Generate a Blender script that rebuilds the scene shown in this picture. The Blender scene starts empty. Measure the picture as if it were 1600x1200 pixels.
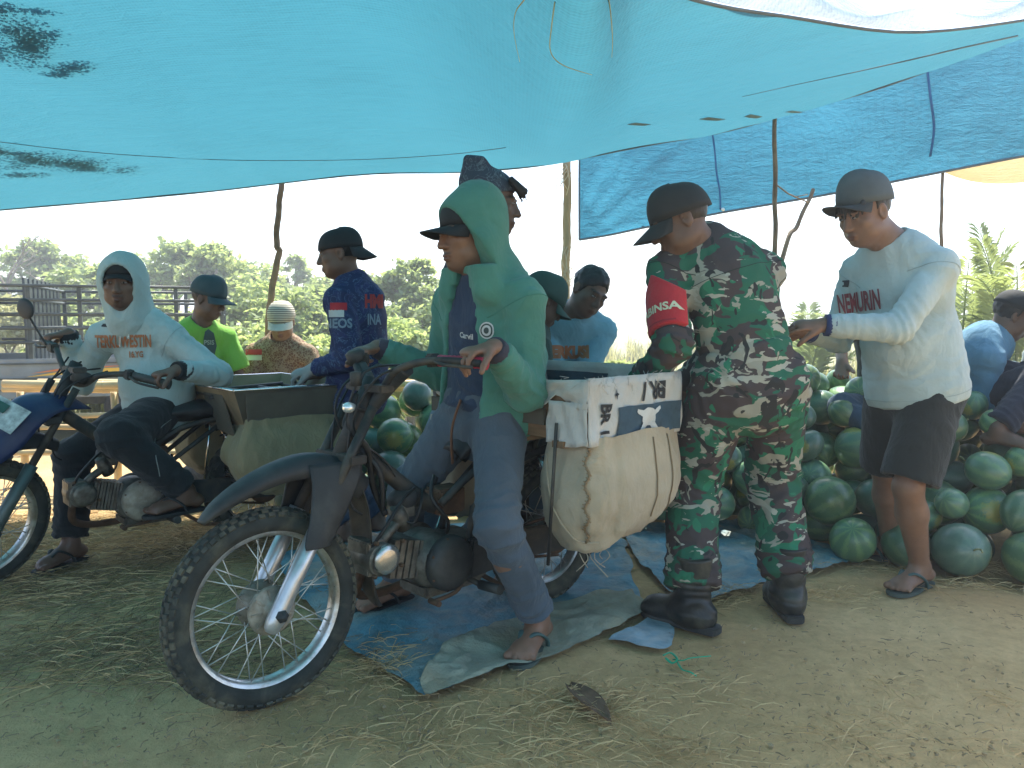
import bpy, bmesh, math, random
import numpy as np
from mathutils import Vector, Matrix, Quaternion
from mathutils.bvhtree import BVHTree

# ------------------------------------------------------------------ camera, sky, sun, exposure
SC = bpy.context.scene
COL = SC.collection
CAM_H, PITCH, FPX = 1.13, math.radians(4.76), 1200.0
cd = bpy.data.cameras.new('camera'); cam = bpy.data.objects.new('camera', cd); COL.objects.link(cam)
cam.location = (0, 0, CAM_H); cam.rotation_euler = (math.radians(90) - PITCH, 0, 0)
cd.sensor_width = 36; cd.lens = 27; cd.clip_end = 3000; cd.clip_start = 0.05
SC.camera = cam
SUN_EL, SUN_AZ = math.radians(62), math.radians(10)        # azimuth measured from +Y towards +X
w = bpy.data.worlds.new('World'); SC.world = w; w.use_nodes = True
wn = w.node_tree.nodes; wl = w.node_tree.links
sky = wn.new('ShaderNodeTexSky'); sky.sky_type = 'NISHITA'; sky.sun_disc = False
sky.sun_elevation = SUN_EL; sky.sun_rotation = SUN_AZ
sky.air_density = 1.0; sky.dust_density = 1.5; sky.ozone_density = 1.0
wl.new(sky.outputs[0], wn['Background'].inputs['Color'])
wn['Background'].inputs['Strength'].default_value = 0.15
sd = bpy.data.lights.new('sun', 'SUN'); sun = bpy.data.objects.new('sun', sd); COL.objects.link(sun)
sd.energy = 4.2; sd.angle = math.radians(0.6); sd.color = (1.0, 0.94, 0.84)
_d = Vector((math.sin(SUN_AZ) * math.cos(SUN_EL), math.cos(SUN_AZ) * math.cos(SUN_EL), math.sin(SUN_EL)))
sun.rotation_euler = _d.to_track_quat('Z', 'Y').to_euler(); sun.location = (2, 8, 12)
SC.view_settings.view_transform = 'Standard'; SC.view_settings.look = 'None'
SC.view_settings.exposure = 1.6; SC.view_settings.gamma = 1.0
SC.render.engine = 'CYCLES'
SC.cycles.use_denoising = True
SC.cycles.max_bounces = 8; SC.cycles.diffuse_bounces = 4; SC.cycles.transparent_max_bounces = 12
SC.cycles.caustics_reflective = False; SC.cycles.caustics_refractive = False
random.seed(7); RNG = np.random.default_rng(7)

# ------------------------------------------------------------------ measuring helpers
_c, _s = math.cos(PITCH), math.sin(PITCH)
def P(px, py, Y):
    """a world point at depth Y seen in direction (px, py) of the 1600 x 1200 photograph"""
    a, b = (px - 800) / FPX, (600 - py) / FPX
    fy = _c + b * _s; fz = b * _c - _s
    return np.array([a * Y / fy, Y, CAM_H + fz * Y / fy])
def G(px, py, z=0.0):
    a, b = (px - 800) / FPX, (600 - py) / FPX
    fy = _c + b * _s; fz = b * _c - _s
    t = (z - CAM_H) / fz
    return np.array([a * t, fy * t, z])
def A(*v): return np.array(v, float)
def nz(v):
    v = np.asarray(v, float); n = np.linalg.norm(v)
    return v / n if n > 1e-9 else v
def mix(a, b, t): return np.asarray(a, float) * (1 - t) + np.asarray(b, float) * t

# ------------------------------------------------------------------ materials
MATS = {}
def srgb(r, g, b):
    f = lambda c: (c / 12.92 if c <= 0.04045 else ((c + 0.055) / 1.055) ** 2.4)
    return tuple(f(x / 255.0) for x in (r, g, b))
class NT:
    """small wrapper to write node trees tersely"""
    def __init__(s, name):
        s.m = bpy.data.materials.new(name); s.m.use_nodes = True
        s.t = s.m.node_tree; s.t.nodes.clear()
        s.out = s.t.nodes.new('ShaderNodeOutputMaterial')
    def n(s, typ, inp=None, **kw):
        nd = s.t.nodes.new('ShaderNode' + typ)
        for k, v in kw.items(): setattr(nd, k, v)
        for k, v in (inp or {}).items(): s.set(nd, k, v)
        return nd
    def set(s, nd, k, v):
        sock = nd.inputs[k]
        if isinstance(v, bpy.types.NodeSocket): s.t.links.new(v, sock)
        elif isinstance(v, bpy.types.Node): s.t.links.new(v.outputs[0], sock)
        else:
            if isinstance(v, tuple) and len(v) == 3 and sock.type == 'RGBA': v = (*v, 1)
            sock.default_value = v
    def coord(s, kind='Object', scale=(1, 1, 1)):
        tc = s.n('TexCoord'); mp = s.n('Mapping', {'Vector': tc.outputs[kind], 'Scale': scale}); return mp.outputs[0]
    def noise(s, vec, scale, detail=4, rough=.55, dist=0, out='Fac'):
        return s.n('TexNoise', {'Vector': vec, 'Scale': scale, 'Detail': detail, 'Roughness': rough, 'Distortion': dist}).outputs[out]
    def ramp(s, fac, stops, interp='LINEAR'):
        r = s.n('ValToRGB', {'Fac': fac}); cr = r.color_ramp; cr.interpolation = interp
        while len(cr.elements) < len(stops): cr.elements.new(.5)
        for e, (p, c) in zip(cr.elements, stops):
            e.position = p; e.color = (*c, 1) if len(c) == 3 else c
        return r.outputs[0]
    def mixc(s, fac, a, b, mode='MIX'):
        nd = s.n('MixRGB', blend_type=mode); s.set(nd, 'Fac', fac); s.set(nd, 'Color1', a); s.set(nd, 'Color2', b); return nd.outputs[0]
    def math(s, op, a, b=0.0):
        nd = s.n('Math', operation=op); s.set(nd, 0, a); s.set(nd, 1, b); return nd.outputs[0]
    def bump(s, h, strength=.3, dist=.01):
        return s.n('Bump', {'Height': h, 'Strength': strength, 'Distance': dist}).outputs[0]
    def bsdf(s, color, rough=.6, metal=0, normal=None, spec=.4, **kw):
        p = s.n('BsdfPrincipled', {'Base Color': color, 'Roughness': rough, 'Metallic': metal, 'Specular IOR Level': spec})
        if normal is not None: s.set(p, 'Normal', normal)
        for k, v in kw.items(): s.set(p, k, v)
        s.t.links.new(p.outputs[0], s.out.inputs[0]); return p
def std(name, color, rough=.6, metal=0, var=.25, vscale=6, bscale=60, bump=.15, bdist=.004, dirt=None, dscale=3, damt=.5, spec=.4, stretch=(1, 1, 1), rvar=0.0):
    """a plain procedural material: base colour with blotchy variation, optional dirt and a fine bump"""
    if name in MATS: return MATS[name]
    t = NT(name); v = t.coord('Object', stretch)
    n1 = t.noise(v, vscale, 5, .6)
    lo = tuple(c * (1 - var) for c in color); hi = tuple(min(1, c * (1 + var)) for c in color)
    c = t.ramp(n1, [(.3, lo), (.7, hi)])
    if dirt:
        n2 = t.ramp(t.noise(v, dscale, 6, .65, .4), [(.45, (0, 0, 0)), (.7, (damt,) * 3)])
        c = t.mixc(n2, c, dirt)
    nb = t.bump(t.noise(v, bscale, 3, .6), bump, bdist)
    r = rough if not rvar else t.math('ADD', rough - rvar / 2, t.math('MULTIPLY', n1, rvar))
    t.bsdf(c, r, metal, nb, spec); MATS[name] = t.m; return t.m

# ------------------------------------------------------------------ object helpers
def tag(o, label=None, cat=None, group=None, kind=None):
    if label: o['label'] = label
    if cat: o['category'] = cat
    if group: o['group'] = group
    if kind: o['kind'] = kind
    return o
def empty(name, loc=(0, 0, 0), label=None, cat=None, group=None, rz=0.0, parent=None):
    o = bpy.data.objects.new(name, None); COL.objects.link(o)
    o.location = tuple(loc); o.rotation_euler = (0, 0, rz); o.empty_display_size = .1
    if parent is not None: o.parent = parent
    return tag(o, label, cat, group)
def root_matrix(o):
    m = Matrix.LocRotScale(o.location, o.rotation_euler, o.scale)
    return m if o.parent is None else root_matrix(o.parent) @ o.matrix_parent_inverse @ m
def link(name, me, mat=None, parent=None, world=True, smooth=None):
    o = bpy.data.objects.new(name, me); COL.objects.link(o)
    if mat is not None and not me.materials:
        for m in (mat if isinstance(mat, (list, tuple)) else [mat]): me.materials.append(m)
    if parent is not None:
        o.parent = parent
        if world: o.matrix_parent_inverse = root_matrix(parent).inverted()
    return o
def mesh_np(name, co, faces, smooth=True):
    """faces: (n,4) or (n,3) int array"""
    me = bpy.data.meshes.new(name); co = np.ascontiguousarray(co, np.float32); faces = np.ascontiguousarray(faces, np.int32)
    n, k = faces.shape
    me.vertices.add(len(co)); me.vertices.foreach_set('co', co.ravel())
    me.loops.add(n * k); me.loops.foreach_set('vertex_index', faces.ravel())
    me.polygons.add(n); me.polygons.foreach_set('loop_start', np.arange(n, dtype=np.int32) * k)
    try: me.polygons.foreach_set('loop_total', np.full(n, k, np.int32))
    except Exception: pass
    if smooth: me.polygons.foreach_set('use_smooth', np.ones(n, bool))
    me.update(calc_edges=True); return me
class MB:
    """collects shapes into one mesh"""
    def __init__(s): s.v = []; s.f = []; s.sm = []; s.mi = []; s.cur = 0
    def _add(s, vs, fs, smooth):
        o = len(s.v); s.v += [tuple(map(float, p)) for p in vs]
        for f in fs: s.f.append(tuple(i + o for i in f)); s.sm.append(smooth); s.mi.append(s.cur)
    def box(s, c, size, R=None, taper=1.0):
        x, y, z = (d / 2 for d in size); pts = []
        for k in (-1, 1):
            t = taper if k > 0 else 1
            for (a, b) in ((-1, -1), (1, -1), (1, 1), (-1, 1)): pts.append(A(a * x * t, b * y * t, k * z))
        R = np.eye(3) if R is None else np.asarray(R)
        pts = [A(*c) + R @ p for p in pts]
        s._add(pts, [(3, 2, 1, 0), (4, 5, 6, 7), (0, 1, 5, 4), (1, 2, 6, 5), (2, 3, 7, 6), (3, 0, 4, 7)], False); return s
    def tube(s, pts, r, n=8, cap=True, smooth=True, flat=1.0):
        pts = [A(*p) for p in pts]; m = len(pts)
        rs = r if isinstance(r, (list, tuple, np.ndarray)) else [r] * m
        ts = [nz(pts[min(i + 1, m - 1)] - pts[max(i - 1, 0)]) for i in range(m)]
        u = nz(np.cross(ts[0], A(0, 0, 1) if abs(ts[0][2]) < .9 else A(1, 0, 0)))
        vs = []
        for i in range(m):
            u = nz(u - ts[i] * np.dot(u, ts[i])); w_ = np.cross(ts[i], u)
            for k in range(n):
                a = 2 * math.pi * k / n; vs.append(pts[i] + rs[i] * (u * math.cos(a) + w_ * math.sin(a) * flat))
        fs = [(i * n + k, i * n + (k + 1) % n, (i + 1) * n + (k + 1) % n, (i + 1) * n + k) for i in range(m - 1) for k in range(n)]
        s._add(vs, fs, smooth)
        if cap:
            o = len(s.v) - len(vs)
            s.f.append(tuple(o + k for k in reversed(range(n)))); s.sm.append(False); s.mi.append(s.cur)
            s.f.append(tuple(o + (m - 1) * n + k for k in range(n))); s.sm.append(False); s.mi.append(s.cur)
        return s
    def lathe(s, prof, n, c, axis, smooth=True, cap=True):
        """prof: (radius, height along axis) pairs"""
        ax = nz(axis); u = nz(np.cross(ax, A(0, 0, 1) if abs(ax[2]) < .9 else A(1, 0, 0))); v = np.cross(ax, u); vs = []
        for (r, h) in prof:
            for k in range(n):
                a = 2 * math.pi * k / n; vs.append(A(*c) + ax * h + r * (u * math.cos(a) + v * math.sin(a)))
        m = len(prof)
        s._add(vs, [(i * n + k, i * n + (k + 1) % n, (i + 1) * n + (k + 1) % n, (i + 1) * n + k) for i in range(m - 1) for k in range(n)], smooth)
        o = len(s.v) - len(vs)
        if cap and prof[0][0] > 1e-4: s.f.append(tuple(o + k for k in reversed(range(n)))); s.sm.append(False); s.mi.append(s.cur)
        if cap and prof[-1][0] > 1e-4: s.f.append(tuple(o + (m - 1) * n + k for k in range(n))); s.sm.append(False); s.mi.append(s.cur)
        return s
    def grid(s, rows, smooth=True, closed=False):
        m = len(rows); n = len(rows[0]); vs = [p for r in rows for p in r]; kk = n if closed else n - 1
        s._add(vs, [(i * n + k, i * n + (k + 1) % n, (i + 1) * n + (k + 1) % n, (i + 1) * n + k) for i in range(m - 1) for k in range(kk)], smooth); return s
    def poly(s, pts, thick, nrm):
        """a flat outline with thickness along nrm"""
        n = len(pts); nrm = A(*nrm) * thick; vs = [A(*p) for p in pts] + [A(*p) + nrm for p in pts]
        s._add(vs, [tuple(reversed(range(n))), tuple(range(n, 2 * n))] + [(k, (k + 1) % n, n + (k + 1) % n, n + k) for k in range(n)], False); return s
    def ell(s, c, r, nu=14, nv=9, R=None):
        R = np.eye(3) if R is None else np.asarray(R); rows = []
        for j in range(nv + 1):
            th = math.pi * j / nv
            rows.append([A(*c) + R @ A(r[0] * math.sin(th) * math.cos(2 * math.pi * k / nu), r[1] * math.sin(th) * math.sin(2 * math.pi * k / nu), -r[2] * math.cos(th)) for k in range(nu)])
        return s.grid(rows, True, True)
    def mesh(s, name):
        me = bpy.data.meshes.new(name); me.from_pydata(s.v, [], s.f)
        me.polygons.foreach_set('use_smooth', s.sm); me.polygons.foreach_set('material_index', s.mi); me.update(); return me
    def build(s, name, mat=None, parent=None, world=True, bevel=0.0):
        me = s.mesh(name)
        if bevel:
            bm = bmesh.new(); bm.from_mesh(me)
            bmesh.ops.bevel(bm, geom=[e for e in bm.edges if len(e.link_faces) == 2 and e.calc_face_angle(0) > .6], offset=bevel, segments=2, affect='EDGES', clamp_overlap=True)
            bm.to_mesh(me); bm.free()
        return link(name, me, mat, parent, world)
def solid(o, t, off=-1.0):
    m = o.modifiers.new('thickness', 'SOLIDIFY'); m.thickness = t; m.offset = off; return o
def smooth_path(pts, n=6):
    """Catmull-Rom through points"""
    pts = [A(*p) for p in pts]; out = []
    for i in range(len(pts) - 1):
        p0, p1, p2, p3 = pts[max(i - 1, 0)], pts[i], pts[i + 1], pts[min(i + 2, len(pts) - 1)]
        for k in range(n):
            t = k / n
            out.append(.5 * ((2 * p1) + (p2 - p0) * t + (2 * p0 - 5 * p1 + 4 * p2 - p3) * t * t + (3 * p1 - p0 - 3 * p2 + p3) * t ** 3))
    out.append(pts[-1]); return out

# ------------------------------------------------------------------ numpy noise
def _hash(i, j, k, seed):
    h = (i * 374761393 + j * 668265263 + k * 2147483647 + seed * 974634777) & 0xFFFFFFFF
    h = ((h ^ (h >> 13)) * 1274126177) & 0xFFFFFFFF
    return ((h ^ (h >> 16)) & 0xFFFF) / 32767.5 - 1.0
def vnoise(p, freq, seed=0):
    q = np.asarray(p, float) * freq; i = np.floor(q).astype(np.int64); f = q - i; f = f * f * (3 - 2 * f); r = 0
    for dx in (0, 1):
        for dy in (0, 1):
            for dz in (0, 1):
                wgt = (f[:, 0] if dx else 1 - f[:, 0]) * (f[:, 1] if dy else 1 - f[:, 1]) * (f[:, 2] if dz else 1 - f[:, 2])
                r = r + wgt * _hash(i[:, 0] + dx, i[:, 1] + dy, i[:, 2] + dz, seed)
    return r
def fbm(p, freq, oct=3, seed=0):
    r = 0; a = 1
    for o in range(oct): r = r + a * vnoise(p, freq * 2 ** o, seed + o * 17); a *= .5
    return r

# ------------------------------------------------------------------ lettering and flat print
def text_mesh(body, size=1.0, bold=0.0, xs=1.0):
    cu = bpy.data.curves.new('lettering', 'FONT'); cu.body = body; cu.size = size; cu.align_x = 'CENTER'; cu.align_y = 'CENTER'
    cu.offset = bold; cu.resolution_u = 3
    o = bpy.data.objects.new('lettering', cu); COL.objects.link(o)
    dg = bpy.context.evaluated_depsgraph_get(); ev = o.evaluated_get(dg); tm = ev.to_mesh()
    v = np.array([list(x.co) for x in tm.vertices]); f = [tuple(p.vertices) for p in tm.polygons]
    ev.to_mesh_clear(); bpy.data.objects.remove(o); bpy.data.curves.remove(cu)
    v[:, 0] *= xs; return v, f
def plate_shape(pts):
    return np.array([[p[0], p[1], 0] for p in pts], float), [tuple(range(len(pts)))]
def stick(name, shape, target, origin, right, up, mat, parent, off=.0025, cuts=2, direction=None):
    """lays a flat print (lettering, patch) onto the surface of target by casting it along -normal"""
    v, f = shape; right = nz(right); up = nz(A(*up) - right * np.dot(up, right)); nrm = np.cross(right, up)
    d = -nrm if direction is None else nz(direction)
    bm = bmesh.new(); vs = [bm.verts.new(p) for p in v]
    for q in f:
        try: bm.faces.new([vs[i] for i in q])
        except ValueError: pass
    bmesh.ops.triangulate(bm, faces=bm.faces[:])
    if cuts: bmesh.ops.subdivide_edges(bm, edges=bm.edges[:], cuts=cuts, use_grid_fill=True)
    me0 = target.data; tree = getattr(stick, 'cache', {}).get(me0.name)
    if tree is None:
        co = [x.co.copy() for x in me0.vertices]; tree = BVHTree.FromPolygons(co, [tuple(p.vertices) for p in me0.polygons])
        stick.cache = getattr(stick, 'cache', {}); stick.cache[me0.name] = tree
    bad = []
    for q in bm.verts:
        wpt = A(*origin) + right * q.co.x + up * q.co.y
        hit = tree.ray_cast(Vector(wpt - d * .25), Vector(d), .6)
        if hit[0] is None: bad.append(q)
        else:
            n_ = hit[1]
            if n_.dot(Vector(d)) > 0: n_ = -n_
            q.co = hit[0] + n_ * off
    bmesh.ops.delete(bm, geom=bad, context='VERTS')
    me = bpy.data.meshes.new(name); bm.to_mesh(me); bm.free()
    me.polygons.foreach_set('use_smooth', [True] * len(me.polygons))
    return link(name, me, mat, parent)

def stick_px(name, shape, target, px, py, mat, parent, off=.003, cuts=2, Y0=None, roll=0.0, up=(0, 0, 1)):
    """a print whose centre is seen at (px, py) when its wearer stands as posed; laid onto the cloth there"""
    d = nz(P(px, py, 1) - A(0, 0, CAM_H)); h = None
    me0 = target.data; cache = getattr(stick, 'cache', {}); stick.cache = cache
    if me0.name not in cache: cache[me0.name] = BVHTree.FromPolygons([x.co.copy() for x in me0.vertices], [tuple(p.vertices) for p in me0.polygons])
    h = cache[me0.name].ray_cast(Vector((0, 0, CAM_H)), Vector(d))
    if h[0] is None: print('print misses cloth', name, px, py); return None
    rt = nz(np.cross(d, A(0, 0, 1))); rt = nz(rt + A(0, 0, math.tan(roll)))
    return stick(name, shape, target, A(*h[0]), rt, up, mat, parent, off, cuts, d)
# ------------------------------------------------------------------ bodies and clothes: an implicit surface meshed by surface nets
class Field:
    def __init__(s, lo, hi, h):
        s.lo = np.asarray(lo, float) - 2 * h; s.h = h
        s.n = np.ceil((np.asarray(hi) - s.lo) / h).astype(int) + 3
        s.f = np.full(s.n, .12, np.float32)
    def _sub(s, lo, hi, pad):
        a = np.maximum(np.floor((np.asarray(lo) - pad - s.lo) / s.h).astype(int), 0)
        b = np.minimum(np.ceil((np.asarray(hi) + pad - s.lo) / s.h).astype(int) + 1, s.n)
        if np.any(b <= a): return None
        ax = [(s.lo[i] + s.h * np.arange(a[i], b[i])).astype(np.float32) for i in range(3)]
        return (slice(a[0], b[0]), slice(a[1], b[1]), slice(a[2], b[2])), ax[0][:, None, None], ax[1][None, :, None], ax[2][None, None, :]
    def _put(s, sl, d, k, mode):
        g = s.f[sl]
        if mode == 'add':
            if k > 0:
                hh = np.clip(.5 + .5 * (g - d) / k, 0, 1); s.f[sl] = g * (1 - hh) + d * hh - k * hh * (1 - hh)
            else: s.f[sl] = np.minimum(g, d)
        elif mode == 'sub':
            if k > 0:
                hh = np.clip(.5 - .5 * (g + d) / k, 0, 1); s.f[sl] = g * (1 - hh) - d * hh + k * hh * (1 - hh)
            else: s.f[sl] = np.maximum(g, -d)
    def _clip(s, d, X, Y, Z, clips):
        for (pt, n) in clips or ():
            n = nz(n); d = np.maximum(d, (X - pt[0]) * n[0] + (Y - pt[1]) * n[1] + (Z - pt[2]) * n[2])
        return d
    def cone(s, a, b, r1, r2, k=.02, side=None, ratio=1.0, mode='add', clips=None):
        a = A(*a); b = A(*b); R = max(r1, r2) * max(1, ratio)
        q = s._sub(np.minimum(a, b) - R, np.maximum(a, b) + R, k + 2 * s.h)
        if q is None: return s
        sl, X, Y, Z = q; ab = b - a; L2 = max(float(ab @ ab), 1e-9)
        x, y, z = X - a[0], Y - a[1], Z - a[2]
        t = np.clip((x * ab[0] + y * ab[1] + z * ab[2]) / L2, 0, 1)
        x, y, z = x - t * ab[0], y - t * ab[1], z - t * ab[2]
        d2 = x * x + y * y + z * z
        if side is not None and ratio != 1.0:
            ax = nz(ab) if L2 > 1e-8 else A(0, 0, 1); u = nz(A(*side) - ax * np.dot(side, ax)); v = np.cross(ax, u)
            dv = x * v[0] + y * v[1] + z * v[2]; d2 = d2 + dv * dv * (1 / ratio ** 2 - 1)
        d = np.sqrt(d2) - (r1 + (r2 - r1) * t)
        if ratio < 1: d = d * (ratio * .5 + .5)
        s._put(sl, s._clip(d, X, Y, Z, clips), k, mode); return s
    def ell(s, c, r, R=None, k=.015, mode='add', clips=None):
        """R: 3x3, columns are the ellipsoid's axes"""
        c = A(*c); r = A(*r); R = np.eye(3) if R is None else R; m = max(r)
        q = s._sub(c - m, c + m, k + 2 * s.h)
        if q is None: return s
        sl, X, Y, Z = q; x, y, z = X - c[0], Y - c[1], Z - c[2]; k0 = 0; k1 = 0
        for i in range(3):
            p = x * R[0, i] + y * R[1, i] + z * R[2, i]; k0 = k0 + (p / r[i]) ** 2; k1 = k1 + (p / r[i] ** 2) ** 2
        k0 = np.sqrt(k0); d = k0 * (k0 - 1) / np.maximum(np.sqrt(k1), 1e-6)
        s._put(sl, s._clip(d, X, Y, Z, clips), k, mode); return s
    def box(s, c, hs, R=None, r=.01, k=.01, mode='add'):
        c = A(*c); R = np.eye(3) if R is None else R; m = float(np.linalg.norm(hs)) + r
        q = s._sub(c - m, c + m, k + s.h)
        if q is None: return s
        sl, X, Y, Z = q; x, y, z = X - c[0], Y - c[1], Z - c[2]; o = 0; inn = None
        for i in range(3):
            p = np.abs(x * R[0, i] + y * R[1, i] + z * R[2, i]) - hs[i]
            o = o + np.maximum(p, 0) ** 2; inn = p if inn is None else np.maximum(inn, p)
        s._put(sl, np.sqrt(o) + np.minimum(inn, 0) - r, k, mode); return s
    def cut(s, lo, hi, pt, n):
        q = s._sub(lo, hi, 0)
        if q is None: return s
        sl, X, Y, Z = q; n = nz(n); s.f[sl] = np.maximum(s.f[sl], (X - pt[0]) * n[0] + (Y - pt[1]) * n[1] + (Z - pt[2]) * n[2]); return s
    def mesh(s, name):
        f = s.f; ins = f < 0; any_ = np.zeros(np.array(f.shape) - 1, bool); all_ = np.ones_like(any_)
        C = [(i, j, k) for i in (0, 1) for j in (0, 1) for k in (0, 1)]; nx, ny, nz_ = any_.shape
        for (i, j, k) in C:
            v = ins[i:i + nx, j:j + ny, k:k + nz_]; any_ |= v; all_ &= v
        act = any_ & ~all_; idx = np.argwhere(act); vid = np.full(act.shape, -1, np.int32); vid[act] = np.arange(len(idx))
        vals = np.stack([f[idx[:, 0] + i, idx[:, 1] + j, idx[:, 2] + k] for (i, j, k) in C], 1)
        acc = np.zeros((len(idx), 3)); cnt = np.zeros(len(idx))
        for a in range(8):
            for b in range(a + 1, 8):
                ca, cb = np.array(C[a]), np.array(C[b])
                if np.abs(ca - cb).sum() != 1: continue
                va, vb = vals[:, a], vals[:, b]; m = (va < 0) != (vb < 0)
                t = np.where(m, va / np.where(m, va - vb, 1), 0)
                acc += np.where(m[:, None], ca + (cb - ca) * t[:, None], 0); cnt += m
        co = s.lo + s.h * (idx + acc / np.maximum(cnt, 1)[:, None]); F = []
        for ax in range(3):
            o1, o2 = [(1, 2), (2, 0), (0, 1)][ax]
            sl0 = [slice(None)] * 3; sl1 = [slice(None)] * 3; sl0[ax] = slice(0, -1); sl1[ax] = slice(1, None)
            A0 = ins[tuple(sl0)]; B0 = ins[tuple(sl1)]
            e = np.argwhere(A0 != B0); e = e[(e[:, o1] > 0) & (e[:, o2] > 0) & (e[:, o1] < f.shape[o1] - 1) & (e[:, o2] < f.shape[o2] - 1)]
            if not len(e): continue
            fl = A0[e[:, 0], e[:, 1], e[:, 2]]; q = []
            for (da, db) in ((1, 1), (0, 1), (0, 0), (1, 0)):
                c = e.copy(); c[:, o1] -= da; c[:, o2] -= db; q.append(vid[c[:, 0], c[:, 1], c[:, 2]])
            q = np.stack(q, 1); q[~fl] = q[~fl][:, ::-1]; F.append(q)
        return mesh_np(name, co, np.concatenate(F))
def get_co(me):
    a = np.empty(len(me.vertices) * 3, np.float32); me.vertices.foreach_get('co', a); return a.reshape(-1, 3).astype(float)
def get_no(me):
    a = np.empty(len(me.vertices) * 3, np.float32); me.vertex_normals.foreach_get('vector', a); return a.reshape(-1, 3).astype(float)
def set_co(me, co):
    me.vertices.foreach_set('co', np.ascontiguousarray(co, np.float32).ravel()); me.update()
def paint(me, col):
    at = me.color_attributes.new('tone', 'FLOAT_COLOR', 'POINT')
    at.data.foreach_set('color', np.ascontiguousarray(np.concatenate([col, np.ones((len(col), 1))], 1), np.float32).ravel())

def frame(fwd, up=(0, 0, 1)):
    """columns: right, forward, up of something that faces fwd"""
    f = nz(fwd); r = nz(np.cross(f, up)); u = np.cross(r, f); return np.stack([r, f, u], 1)

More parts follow.
